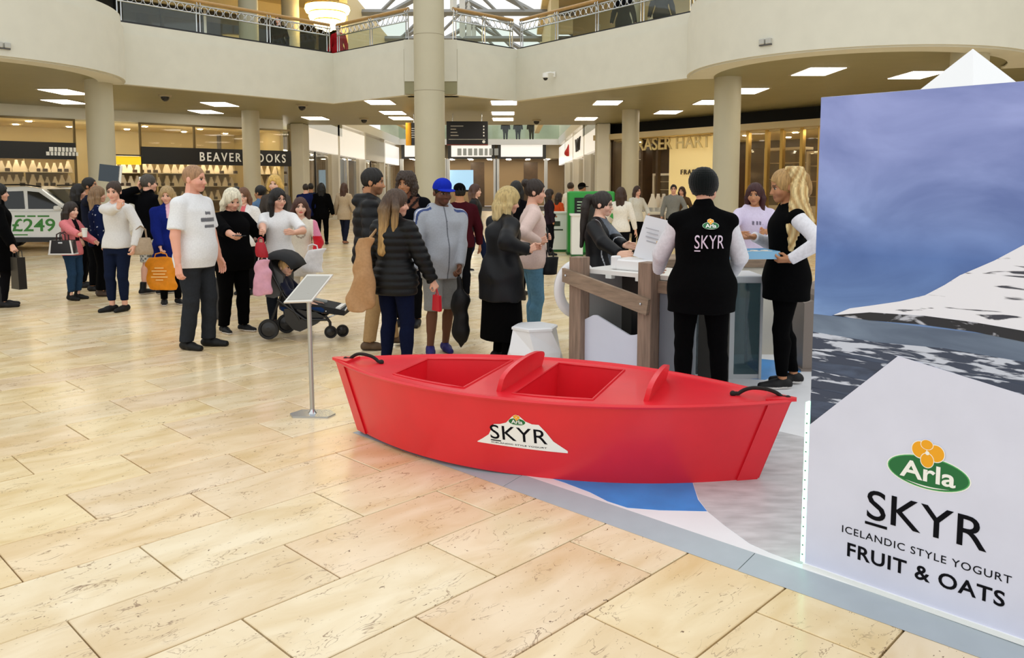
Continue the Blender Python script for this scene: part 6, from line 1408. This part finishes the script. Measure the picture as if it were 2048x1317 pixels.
h_ = p.wpos(p.arms[1][1]); x, y, _ = at_depth(131, 11.0); t = empty('handbag', (h_[0] - .10, h_[1] - .02, h_[2] - .33), D(4), 'stiff black and white handbag beside the pink-jacket girl', 'bag')
MB().prism([(-.17, 0), (.17, 0), (.14, .20), (-.14, .20)], -.07, .07).build('bag_body', mat('black_bag_leather', '121014', .35), t)
for s in (-1, 1): MB().prism([(s * .17, 0), (s * .14, .20), (s * .118, .20), (s * .146, 0)][::s], -.072, .072).build('white_side', mat('white_bag_leather', 'e4e2e0', .4), t)
MB().box((0, 0, .008), (.345, .146, .018)).build('white_base', mat('white_bag_leather', 'e4e2e0', .4), t); MB().box((.0, -.075, .165), (.06, .006, .02), bev=.002).build('clasp', M_CHROME, t)
for s in (-.05, .05): MB().tube([(-.06, s, .20), (-.055, s, .28), (0, s, .31), (.055, s, .28), (.06, s, .20)], .009, 7).build('handle', mat('maroon_handle', '2e1418', .4), t, smooth=True)
# group by the car
p = Person('person', 'woman in navy dotted shirt and black trousers with fair hair', floor_at(203, 592), D(-60), 1.62, 1.05, 0, 'fair', .014, arms=[dict(px=(192, 398, 12.3), e=(-.9, 0, -.6), d=(.2, .3, 1)), None])
p.body('5a4030'); p.hair('86694c', 'long', .30, color2='b09068'); p.top('131c3c', .46, 2., .018, 'cloth', name='shirt', colfn=two('131c3c', 'c8ccd8', lambda V: (np.sin(V[:, 0] * 60) * np.sin(V[:, 2] * 60 + V[:, 1] * 40)) > .93)); p.trousers('0d0d10', .06, .02, flare=.02, waist=.5); p.shoes('4a3a30', '2a201a', .08, 'boot')
p = Person('person', 'dark-bearded man drinking beside the white car', at_depth(190, 12.6), D(-80), 1.76, 1.0, 0, 'tan', .015, sex='m', head=(0, 8), arms=[None, dict(px=(190, 385, 12.4), e=(.9, -.2, -.6), d=(-.3, .4, .8), curl=.7)])
p.body('15100c', .6); p.hair('181210', 'short'); p.top('1c2030', .46, 2., .018, name='jacket'); p.trousers('15161a', .05); p.shoes()
p = Person('person', 'woman with long dark hair in black beside the bearded man', at_depth(166, 13.0), D(-70), 1.66, 1.0, 0, 'fair', .015); p.body('1a1410'); p.hair('1c1412', 'long', .4); p.top('18181c', .45, 2., .018, name='jacket'); p.trousers('101014', .05); p.shoes()
# person in black at the left edge
p = Person('person', 'person in long black coat and boots at the left edge', floor_at(8, 614), D(-60), 1.66, 1.15, 0, 'fair', .013, arms=[None, dict(px=(38, 525, 10.55), curl=.8)]); p.body('1a1410'); p.hair('15110f', 'long', .2); p.top('0a0a0c', .30, 2., .026, flare=.10, collar=.01, name='coat'); p.trousers('1a1a1e', .05, .004, waist=.5, name='tights'); p.shoes('16161a', '0c0c0e', .22, 'boot')
h_ = p.handpos(1); t = empty('shopping_bag', (h_[0] + .03, h_[1], h_[2] - .50), D(-35), 'tall dark glossy shopping bag at the left edge', 'bag'); MB().prism([(-.11, 0), (.11, 0), (.09, .42), (-.09, .42)], -.05, .05).build('bag_body', mat('glossy_dark_paper', '1c1a18', .25), t)
for s in (-.035, .035): MB().tube([(-.05, s, .41), (-.04, s, .50), (.04, s, .50), (.05, s, .41)], .005, 6).build('handle', M_BLK, t, smooth=True)
# heads in the crowd between
p = Person('person', 'woman with brown wavy hair, glasses, white jacket and pink top', at_depth(494, 12.2), D(175), 1.60, 1.05, 0, 'light', .014, head=(5, -5)); p.body('5a3a28'); p.hair('6e4a34', 'long', .22, side=.006); p.glasses(); p.top('e4e2e0', .45, 2., .022, name='jacket', colfn=two('e4e2e0', 'd86a70', lambda V: (np.abs(V[:, 0]) < .05) & (V[:, 1] > 0) & (V[:, 2] > 1.0))); p.trousers('1c1c22', .05); p.shoes()
p = Person('person', 'dark-haired man in blue denim jacket turned away', at_depth(527, 13.4), D(60), 1.64, 1.1, 0, 'tan', .015, sex='m'); p.body('1a120c'); p.hair('1c1614', 'short'); p.top('5c7898', .45, 2., .02, collar=.004, name='denim_jacket'); p.trousers('1c1c22', .05); p.shoes()
p = Person('person', 'tall woman with blonde swept-up hair in the crowd', at_depth(556, 13.0), D(170), 1.80, 1.0, 0, 'light', .015, head=(10, -6)); p.body('c09050'); p.hair('d8b060', 'bob', .08, side=.004); p.top('4a4440', .45, 2., .02, name='cardigan'); p.trousers('1c1c22', .05); p.shoes()
p = Person('person', 'person with short dark hair in grey behind the woman in black', at_depth(478, 14.2), D(10), 1.62, 1.0, 0, 'fair', .018, sex='m'); p.body(); p.hair('1c1612', 'short'); p.top('3a3c42', .45, 2., .02, name='jacket'); p.trousers('1c1c22', .05); p.shoes()
# far walkers at the corridor entrance
FV_ = .022
p = Person('person', 'distant man in navy shirt walking away', at_depth(614, 22.5), D(10), 1.68, 1.05, 0, 'fair', FV_, sex='m', face_detail=False, feet=[(-.06, .05, 0), (.06, -.06, 0)]); p.body(hands=False); p.hair('2a2018', 'short'); p.top('141c44', .46, 1.2, .016, name='shirt'); p.trousers('15161c', .05); p.shoes()
p = Person('person', 'distant man close beside the navy-shirted walker', at_depth(624, 23.6), D(10), 1.70, 1.0, 0, 'tan', FV_, sex='m', face_detail=False); p.body(hands=False); p.hair('1c1612', 'short'); p.top('1c2438', .46, 2., .016, name='jacket'); p.trousers('15161c', .05); p.shoes()
p = Person('person', 'distant walker with long black hair and black coat', floor_at(645, 489), D(5), 1.70, 1.05, 0, 'tan', FV_, face_detail=False, feet=[(-.07, .02, 0), (.07, -.02, 0)]); p.body(hands=False); p.hair('0c0a0a', 'long', .35); p.top('0a0a0c', .42, 2., .03, name='coat'); p.trousers('0a0a0c', .04); p.shoes('1a1614')
p = Person('person', 'distant walker with long brown hair and beige coat', floor_at(690, 488), D(-15), 1.70, 1.0, 0, 'fair', FV_, face_detail=False, feet=[(-.05, .08, 0), (.05, -.1, 0)]); p.body(hands=False); p.hair('4a3024', 'long', .45); p.top('b8a488', .40, 2., .024, name='coat', flare=.05); p.trousers('1c2030', .05); p.shoes('8a5a40')
p = Person('person', 'distant dark-haired man by the blue poster window', at_depth(732, 24), D(170), 1.62, 1.0, 0, 'fair', FV_, sex='m', face_detail=False); p.body(hands=False); p.hair('2a2018', 'short'); p.top('1c2434', .46, 2., .016, name='jacket'); p.trousers('15161c', .05); p.shoes()
# man in padded jacket
p = Person('person', 'man in dark padded jacket and khaki trousers', floor_at(745, 697), D(-78), 1.81, 1.12, 0, 'tan', .010, sex='m', head=(-6, -6), arms=[dict(p=(-.15, .10, .50), curl=.8), dict(p=(.165, .07, .50), e=(.7, -1, 0), curl=.8)], feet=[(-.05, .12, 6), (.05, -.02, -6)])
p.body('15100c', .45); p.hair('1e1713', 'short'); p.top('16171c', .44, 2., .034, 'shell', quilt=.095, hood=True, amp=.003, name='padded_jacket'); p.trousers('a88a62', .05, .012, flare=.012, waist=.48); p.shoes('5a4632', '3a2c20')
# woman with long hair and tan bag
p = Person('person', 'woman with long fair-tipped hair in black quilted jacket', at_depth(792, 7.12), D(-30), 1.60, 1.16, 0, 'fair', .010, head=(-48, -6), arms=[dict(p=(-.175, .05, .48)), dict(p=(.185, .10, .50), curl=.7)], feet=[(-.07, .0, 8), (.075, .0, -8)])
p.body('6a4a34'); p.hair('4e3c30', 'long', .42, color2='b08c54', back=.012, side=.02, spread=.03); p.top('15171b', .425, 2., .026, 'shell', quilt=.062, amp=.002, flare=.03, collar=.008, name='quilted_jacket'); p.trousers('10162e', .05, .010, waist=.47, name='jeans'); p.shoes('15151a')
LH = p
bx = at_depth(721, 7.0); b = bag('shoulder_bag', 'slouchy tan shoulder bag on the long-haired woman', (bx[0] + .01, bx[1], .56), D(-20), .27, .14, .62, 'b08a64', M_CLOTH, .55, None, None, .02, lean=.07)
sh_ = p.wpos(p.arms[0][0]); MB().tube([(.06, 0, .58), tuple(rotz(D(20)) @ (sh_ - A3(bx[0] + .01, bx[1], .56) + A3(0, -.07, .0))), tuple(rotz(D(20)) @ (sh_ - A3(bx[0] + .01, bx[1], .56) + A3(0, 0, .06)))], .014, 7).build('strap', mat('tan_strap', 'a8845c', .7), b, smooth=True)
x, y, z = p.handpos(1, .09); t = empty('red_purse', (x, y, z - .15), D(-30), 'small red purse in the long-haired woman\'s right hand', 'bag'); MB().prism([(-.04, -.04), (.04, -.05), (.035, .09), (-.03, .10)], -.02, .02).build('purse_body', mat('red_leather', 'c01828', .4), t); MB().tube([(-.01, 0, .09), (0, 0, .15), (.02, 0, .09)], .006, 6).build('strap', mat('red_leather', 'c01828', .4), t)
# hooded figure
p = Person('person', 'person in dark coat with fur-trimmed hood and patterned scarf', at_depth(818, 9.4), D(172), 1.80, 1.15, 0, 'tan', .011, head=(-10, -8)); p.body('15100c'); p.hair('3a2c24', 'curly', .12, name='hood', back=.01); p.top('14161e', .40, 2., .03, 'cloth', hood=True, name='coat'); p.top('5a3c30', .76, 0, .03, 'knit', collar=.02, amp=.006, name='scarf', colfn=two('6a4434', '1e1414', lambda V: np.sin(V[:, 0] * 70 + V[:, 2] * 50) > .2)); p.trousers('15161c', .05); p.shoes()
# man with the blue cap
def hoodie(V):
    c = np.tile(np.array(lin('a6abb4')), (len(V), 1)); x = np.abs(V[:, 0]); z = V[:, 2]
    m = (x > .12) & (z > 1.15) & (np.abs(np.abs(V[:, 1] - .02) - .022) < .012); c[m] = lin('3c4c7c'); c[(x > .2) & (np.abs(V[:, 1] - .02) < .011)] = lin('c8ccd8')
    c[(x < .006) & (V[:, 1] > .02)] = lin('50535a'); return c
p = Person('person', 'man in blue cap, light grey hoodie and grey shorts', floor_at(884, 704), D(-152), 1.70, 1.13, .03, 'brown', .010, sex='m', head=(4, -8), arms=[dict(px=(919, 548, 7.7), curl=.85, e=(-.7, -.6, 0)), dict(p=(.20, .08, .49), curl=.5)], feet=[(-.03, -.02, -6), (.085, .03, -20)])
p.body('15100c', .3, lips='6a3c34'); p.hair('0f0c0a', 'crop'); p.cap('1b2fae'); p.top('a6abb4', .435, 2., .022, 'knit', hood=True, amp=.009, colfn=hoodie, name='hoodie', sag=.006); p.trousers('8e8f8e', .255, .018, 'knit', amp=.005, flare=.035, waist=.475, name='shorts'); p.shoes('221c66', '2c2470', name='trainer')
x, y, _ = at_depth(922, 7.62); h_ = p.handpos(0); t = empty('umbrella_bag', (x, y, .08), 0, 'long black folded bag hanging from the blue-cap man\'s hand', 'bag')
f = Fld((-.16, -.1, -.03), (.16, .1, .78), .010); f.add(rc((0, 0, .18), (.005, 0, .46), .070, .078, (1, .6, 1)), 0); f.add(rc((.005, 0, .46), (-.015, 0, .68), .07, .022, (1, .6, 1)), .05); f.add(rc((0, 0, .02), (0, 0, .18), .014, .066, (1, .6, 1)), .05); f.warp(fold(3, .008)); V_, Q_ = f.mesh(); attr_mesh('bag_body', V_, Q_, np.tile(np.array(lin('0d0d0f')), (len(V_), 1)), M_SHELL, t)
MB().tube([(-.015, 0, .64), tuple(h_ - A3(x, y, .08))], .010, 6).build('handle', M_BLK, t, smooth=True)
# people behind him
p = Person('person', 'man in maroon top and black flat cap behind the blue-cap man', at_depth(921, 11.5), D(20), 1.66, 1.15, 0, 'tan', .014, sex='m'); p.body('15100c'); p.hair('0f0c0a', 'short'); p.cap('0c0c0e'); p.top('3c1018', .46, 2., .02, name='shirt'); p.trousers('15161c', .05); p.shoes()
p = Person('person', 'woman striding in dark jacket with a patterned headscarf', floor_at(950, 545), D(-95), 1.66, 1.05, 0, 'light', .015, head=(-10, 0), feet=[(-.05, .14, 0), (.05, -.12, 0)]); p.body('3a2018'); p.hair('4a3028', 'long', .2, color2='8a6c58'); p.top('16161c', .45, 2., .026, 'leather', name='jacket'); p.trousers('141c34', .05, .008, waist=.5, name='jeans'); p.shoes('15151a', 'd8d8d8')
p = Person('person', 'dark-haired person in black behind the pink sweater woman', at_depth(1032, 12.), D(-20), 1.70, 1.0, 0, 'fair', .015); p.body('15100c'); p.hair('16110f', 'long', .3); p.top('15151a', .45, 2., .02, name='jacket'); p.trousers('101014', .05); p.shoes()
# blonde bob in waxed jacket
p = Person('person', 'blonde bobbed woman in navy waxed jacket and black skirt', at_depth(1003, 7.5), D(-62), 1.62, 1.2, .01, 'fair', .010, head=(-12, -12), lean=.06, arms=[dict(px=(1060, 497, 7.55), e=(-.7, -.6, -.7), d=(.2, 1, .2), curl=.7), dict(px=(1056, 500, 7.25), e=(.8, -.7, -.6), d=(-.2, 1, .3), curl=.6)], feet=[(-.05, .0, 6), (.055, .0, -6)])
p.body('b09870'); p.hair('c2ab74', 'bob', .16, color2='d2bf90'); p.top('12141c', .36, 2., .03, 'leather', amp=.009, flare=.10, collar=.006, name='waxed_jacket'); p.skirt('0a0a0c', .13, .02, .04); p.trousers('0a0a0c', .04, .006, waist=.5, name='leggings'); p.shoes('0e0e10')
# pink sweater woman
p = Person('person', 'woman in pale pink sweater and light blue jeans', at_depth(1064, 8.45), D(-82), 1.70, 1.06, .01, 'fair', .010, head=(-4, -6), arms=[dict(px=(1082, 478, 8.55), e=(-.7, -.7, -.6), d=(.1, 1, .3), curl=.8), dict(px=(1076, 484, 8.25), e=(.8, -.7, -.6), d=(-.1, 1, .3), curl=.8)])
p.body('2a1c14'); p.hair('2c2019', 'bun'); p.top('ddc4bc', .46, 2., .02, 'knit', amp=.004, name='sweater'); p.trousers('5d88a4', .06, .008, waist=.5, name='jeans'); p.shoes('2a2a30')
x, y, _ = at_depth(1099, 8.35); cb = bag('crossbody_bag', 'small black crossbody bag on the pink sweater woman', (x, y, .72), D(10), .17, .09, .18, '0e0e12', M_LEATHER, .1, 'one', '0e0e12', .004, .10)
s0 = p.wpos((-.10, -.02, 1.42)); s1 = p.wpos((.03, .155, 1.18)); s2 = p.wpos((.13, .14, .98)); o_ = A3(x, y, .72); MB().tube([tuple(rotz(-D(10)) @ (q - o_)) for q in (p.wpos((-.10, -.09, 1.30)), s0 + A3(0, 0, .045), s1, s2, o_ + A3(0, 0, .2))], .010, 6).build('strap', mat('strap_0e0e12', '0e0e12', .6), cb, smooth=True)
# girl with glasses at the counter
p = Person('person', 'smiling girl with glasses and ponytail in black jacket', at_depth(1196, 7.75), D(-112), 1.58, 1.1, 0, 'light', .010, head=(6, -8), arms=[dict(px=(1250, 492, 7.45), e=(-.8, -.4, -.7), d=(.1, 1, 0), curl=.4), dict(px=(1238, 508, 7.2), e=(.8, -.6, -.6), d=(-.1, 1, 0), curl=.4)])
p.body('2a1c14', lips='b85050'); p.hair('2a2320', 'pony', .42); p.glasses(); p.top('5c6470', .46, 1.6, .014, 'knit', name='shirt')
def trackj(V):
    c = np.tile(np.array(lin('10131c')), (len(V), 1)); a = V[:, 0]; m = (np.abs(np.abs(a) - .135) < .004) & (V[:, 1] > 0); c[m] = lin('c8ccd4'); return c
o = p.top('10131c', .45, 2., .024, 'leather', name='jacket', colfn=lambda V: np.where(((np.abs(V[:, 0]) < .075) & (V[:, 1] > .0))[:, None], np.array(lin('5c6470')), trackj(V))); p.trousers('15161c', .05); p.shoes()
# the two servers
p = Person('person', 'server in black logo vest and dark beanie seen from behind', at_depth(1398, 5.78, PZ), D(-6), 1.715, 1.16, 0, 'fair', .010, head=(-22, -8), arms=[dict(p=(-.165, .19, .565), e=(-.7, -.8, -.5), d=(.2, 1, 0)), dict(p=(.155, .17, .56), e=(.5, -.9, -.5), d=(-.2, 1, 0))], feet=[(-.07, .0, 8), (.085, -.02, -10)], hip=1.12)
p.body('2a1c14'); p.hair('241a16', 'short'); p.beanie('10191a'); p.top('dcdce4', .5, 2., .014, 'cloth', name='shirt'); p.top('0c0d0f', .415, 0, .032, 'cloth', amp=.004, flare=.035, collar=.012, name='vest', sag=.008); p.trousers('0a0a0c', .05, .008, waist=.48, name='leggings'); p.shoes('101012', '101012')
VR = p
def vest_M(q):                              # wraps lettering round the back of the vest
    x, y, z = q; zz = np.array([r[0] for r in VR.rings]); rx = np.interp(z, zz, [r[3] for r in VR.rings]) + .034; ry = np.interp(z, zz, [r[4] for r in VR.rings]) + .034
    fl = .035 * max(0, .62 - z / VR.H) * VR.H; xx = -x                                 # seen from behind, right is +x in the picture
    sg = .008 * math.exp(-((z / VR.H - .58) / .10) ** 2) * VR.H; ry += sg; rx += sg
    return (x, -(ry + fl) * math.sqrt(max(.05, 1 - (x / (rx + fl)) ** 2)) + y - .006, z)
vest = p.parts['vest']
v, f = fit_text('SKYR', -.075, .130, 1.175, 1.27, .0, 1.05); letters([vest_M(q) for q in v], f, 'vest_lettering', mat('vest_print', 'd8c8dc', .5), vest)
MB().prism([(-.075, 1.155), (-.035, 1.155), (-.035, 1.163), (-.075, 1.163)], -.002, 0, vest_M).build('vest_underline', mat('vest_print', 'd8c8dc', .5), vest)
logo(.035, 1.335, .115, vest_M, vest, False, step=.0008)
p = Person('person', 'server with long blonde ponytail in black vest and white sleeves', (2.19, 6.42, PZ), D(88), 1.74, 1.08, .0, 'tan', .010, head=(0, -12), arms=[dict(px=(1580, 520, 6.14), e=(-.9, -.9, -.3), d=(.1, 1, .0), n=(.6, 0, .8), curl=.6), dict(px=(1508, 474, 6.60), e=(.8, -.6, -.7), d=(0, 1, 0), n=(-.3, 0, .9), curl=.5)], feet=[(-.05, .02, 4), (.045, -.06, -4)])
p.body('3a2418', brow='2a1a12'); p.hair('b08c58', 'pony', .1, color2='7a5a3c', name='hair')
# long loose ponytail
HBx = p; f = Fld(p.hp(0, 0, 0) + A3(-.2, -.26, -.52), p.hp(0, 0, 0) + A3(.2, .2, .26), .0075)
pts = [p.hp(-.01, -.035, .135), p.hp(-.04, -.050, .11), p.hp(-.068, -.036, .04), p.hp(-.09, -.006, -.04), p.hp(-.104, .028, -.12), p.hp(-.10, .055, -.21)]
for (a, b_), (r0, r1) in zip(zip(pts[:-1], pts[1:]), ((.05, .055), (.055, .058), (.058, .06), (.06, .05), (.05, .02))): f.add(rc(a, b_, r0, r1), .03)
f.add(rc(pts[2], p.hp(-.085, -.05, -.10), .045, .035), .03); f.add(rc(p.hp(-.085, -.05, -.10), p.hp(-.10, -.02, -.17), .035, .012), .03)
f.warp(lambda x, y, z: (.004 * np.sin(y * 190 + 9 * np.sin(z * 13)) + .003 * np.sin(y * 95 + x * 130 - 5 * np.sin(z * 17))).astype(np.float32)); V_, Q_ = f.mesh()
cg, cd = np.array(lin('e6cf98')), np.array(lin('b8935a')); tt = (.5 + .5 * np.sin(V_[:, 1] * 120 + 6 * np.sin(V_[:, 2] * 11)))[:, None]; attr_mesh('ponytail', V_, Q_, cg * tt + cd * (1 - tt), M_HAIR, p.root)
p.top('e0e0e8', .5, 2., .014, 'cloth', name='shirt'); p.top('0b0c0e', .41, 0, .030, 'cloth', amp=.003, flare=.05, name='vest'); p.trousers('0a0a0c', .06, .006, waist=.48, name='leggings'); p.shoes('0e0e12', 'dcd8d4', name='trainer')
hA = p.handpos(0, .10); t = empty('serving_tray', (hA[0] - .22, hA[1] + .12, hA[2] + .005), D(6), 'clear blue tray of sample pots carried by the blonde server', 'tray')
MT_ = mat('blue_tray_plastic', '7fb4d8', .2); MB().box((0, 0, .006), (.46, .30, .012), bev=.004).build('tray_base', MT_, t)
for c, d in (((0, -.145, .03), (.46, .012, .06)), ((0, .145, .03), (.46, .012, .06)), ((-.225, 0, .03), (.012, .30, .06)), ((.225, 0, .03), (.012, .30, .06))): MB().box(c, d).build('rim', MT_, t)
pm = MB(); pm.lathe((0, 0, 0), [(.022, 0), (.030, .045), (.027, .045), (.020, .008)], 12); pme = bpy.data.meshes.new('sample_pot'); pme.from_pydata(pm.v, [], pm.f); pme.materials.append(mat('white_pot', 'ece8e0', .35)); pc = MB(); pc.lathe((0, 0, .034), [(.026, 0), (.002, .008)], 12); pcm = bpy.data.meshes.new('yogurt'); pcm.from_pydata(pc.v, [], pc.f); pcm.materials.append(mat('yogurt_cream', 'e2c9a4', .5))
for i in range(12):
    q = np.array(wmat(t) @ Vector((-.17 + .085 * (i % 5), -.08 + .08 * (i // 5), .0125))); o = bpy.data.objects.new('sample_pot', pme); COL.objects.link(o); o.location = q; c = bpy.data.objects.new('yogurt', pcm); COL.objects.link(c); c.parent = o; tag(o, 'small white sample pot of yogurt on the blue tray', 'pot', 'sample pots on the tray')
for i in range(8):
    q = (1.62 + .075 * i, 7.86 + .06 * (i % 2), PZ + .921); o = bpy.data.objects.new('sample_pot', pme); COL.objects.link(o); o.location = q; c = bpy.data.objects.new('yogurt', pcm); COL.objects.link(c); c.parent = o; tag(o, 'small sample pot on the timber-topped back counter', 'pot', 'sample pots on the back counter')
# lavender hoodie
p = Person('person', 'woman in pale lavender hooded top behind the servers', at_depth(1503, 9.2), D(178), 1.66, 1.1, 0, 'tan', .011, head=(-25, -6), arms=[dict(px=(1527, 463, 8.85), e=(-.9, -.3, -.5), d=(.3, 1, 0)), dict(px=(1482, 468, 8.8), e=(.9, -.3, -.5), d=(-.3, 1, 0))]); p.body('2a1014'); p.hair('3a1418', 'long', .22); p.top('d2c8e2', .45, 1.55, .024, 'knit', hood=True, name='hoodie', colfn=two('d2c8e2', '6a6478', lambda V: (V[:, 1] > .05) & (np.abs(V[:, 2] - 1.22) < .018) & (np.abs(V[:, 0]) < .06) & (np.sin(V[:, 0] * 160) > -.2))); p.trousers('2a2c34', .05); p.shoes()
# background right
BG = [('distant woman with long brown hair in white top by the slim column', 1240, 15.5, -20, 1.60, 'e6e0d4', '1c1c22', '3a241a', 'long', .42, 'f'), ('distant woman in white shirt and black skirt at the jewellery counter', 1272, 19.6, -150, 1.62, 'd8d4c8', '101014', '3a241a', 'long', .25, 'f'),
      ('distant man in grey shirt before the cream lettered wall', 1345, 21.0, 170, 1.66, '8a8a86', '2a2a2e', '1c1612', 'short', 0, 'm'), ('distant woman in orange top by the promotional desk', 1117, 21.8, -60, 1.42, 'c85028', '1c1c22', '2a1c14', 'long', .2, 'f'),
      ('distant man in white shirt left of the green kiosk', 1140, 22.4, -50, 1.72, 'e8e4d8', '1c1c22', '3a2a1c', 'short', 0, 'm'), ('distant man in dark cap behind the green kiosk', 1162, 21.4, -100, 1.70, 'b8b0a0', '1c1c22', '15110e', 'short', 0, 'm'),
      ('distant woman in dark jacket with red scarf by the promotional desk', 1098, 19.0, -80, 1.55, '2a2028', '1c1c22', '2a1c14', 'long', .2, 'f'), ('distant shopper in brown beside the lettered wall', 1362, 22.0, 150, 1.60, '5a4632', '1c1c22', '3a241a', 'long', .2, 'f')]
for lb, px, Y, fc_, H_, ct_, cb_, ch_, hs_, hl_, sx_ in BG:
    p = Person('person', lb, at_depth(px, Y), D(fc_), H_, 1.05, 0, 'fair' if 'man in dark' not in lb else 'tan', .020, sex=sx_, face_detail=Y < 17, arms=[dict(p=(-.12, .14, .58), e=(-.8, -.6, -.4)), None]); p.body(ch_, hands=Y < 17); p.hair(ch_, hs_, hl_ or .1)
    if 'cap' in lb: p.cap('15110e')
    p.top(ct_, .47, 1.9, .016, name='top'); p.trousers(cb_, .05) if 'skirt' not in lb else (p.skirt(cb_, .3), p.trousers(cb_, .06, .003)); p.shoes()
# people on the upper gallery (their lower halves show behind the glass)
for lb, px, Y, c1, c2 in (('person in long dark coat on the upper gallery behind the glass', 1246, 21.2, '101214', '0c0c0e'), ('person in dark trousers on the upper gallery near the right drum', 1322, 20.4, '2a2a2e', '0c0c10'), ('person in black seated height on the upper gallery left', 560, 24.6, '101010', '0c0c0e'), ('person in red beside the chandelier on the upper gallery', 678, 25.8, '9a1820', '15151a')):
    q = at_depth(px, Y, 4.95); p = Person('person', lb, q, D(170), 1.70, 1.05, 0, 'fair', .022, face_detail=False); p.body(hands=False); p.hair('2a1c14', 'short'); p.top(c1, .36 if 'coat' in lb else .46, 2., .02, name='coat' if 'coat' in lb else 'top', flare=.06); p.trousers(c2, .05, .012); p.shoes()
for i, (px, lb) in enumerate(((1011, 'first figure behind the far end balustrade, left one'), (1036, 'second figure behind the far end balustrade, middle one'), (1063, 'third figure behind the far end balustrade, right one'))):
    p = Person('person', lb, at_depth(px, 60.4, 4.9), D(180), 1.75, 1.1, 0, 'fair', .03, face_detail=False); p.body(hands=False); p.top('15151a', .4, 2., .03); p.trousers('101014', .05, .015)
# child in the stroller
sc_ = S(585, 598, .22); p = Person('person', 'fair-haired toddler in navy sitting in the stroller', (sc_[0] - .03, sc_[1] - .06, sc_[2] - .46 * .92 - .10), D(-95), .92, 1.05, .02, 'light', .010, lean=-.1, head=(-25, -4), feet=[(-.07, .42, 0, .44), (.07, .44, 0, .42)], arms=[dict(p=(-.10, .20, .66), e=(-.8, -.3, -.6)), dict(p=(.10, .20, .66), e=(.8, -.3, -.6))]); p.body('c89850'); p.hair('d8b078', 'short'); p.top('15182c', .46, 2., .014, 'knit', name='jacket'); p.trousers('1c3460', .03, .016, waist=.5, name='jeans'); p.shoes('e0e0e4', 'ffffff')
# things by the stroller and behind the T-shirt man
x, y, z = P(527, 560, 8.32); b = bag('plastic_bag', 'pink and white plastic bag hanging from the stroller', (x, y, z - .16), D(0), .22, .10, .36, 'd8a0b4', M_SHELL, .35, 'one', 'e8e0e4', .012, .05)
x, y, z = P(522, 498, 8.32); b = bag('red_bag', 'small red bag on the stroller handle', (x, y, z - .09), D(0), .13, .08, .16, 'a82430', M_LEATHER, .2, 'one', 'a82430', .006, .05)
x, y, _ = F(432, 638); t = empty('shopping_bag', (x, y, .01), D(-12), 'large black paper shopping bag with maroon edge behind the T-shirt man', 'bag'); MB().box((0, 0, .25), (.26, .12, .50), bev=.004).build('bag_body', mat('black_paper', '1c1a1c', .4), t); MB().box((.125, -.055, .25), (.016, .014, .505)).build('maroon_edge', mat('maroon_paper', '6a2038', .5), t)
for s in (-.04, .04): MB().tube([(-.06, s, .50), (-.05, s, .60), (.05, s, .60), (.06, s, .50)], .005, 6).build('handle', M_BLK, t, smooth=True)
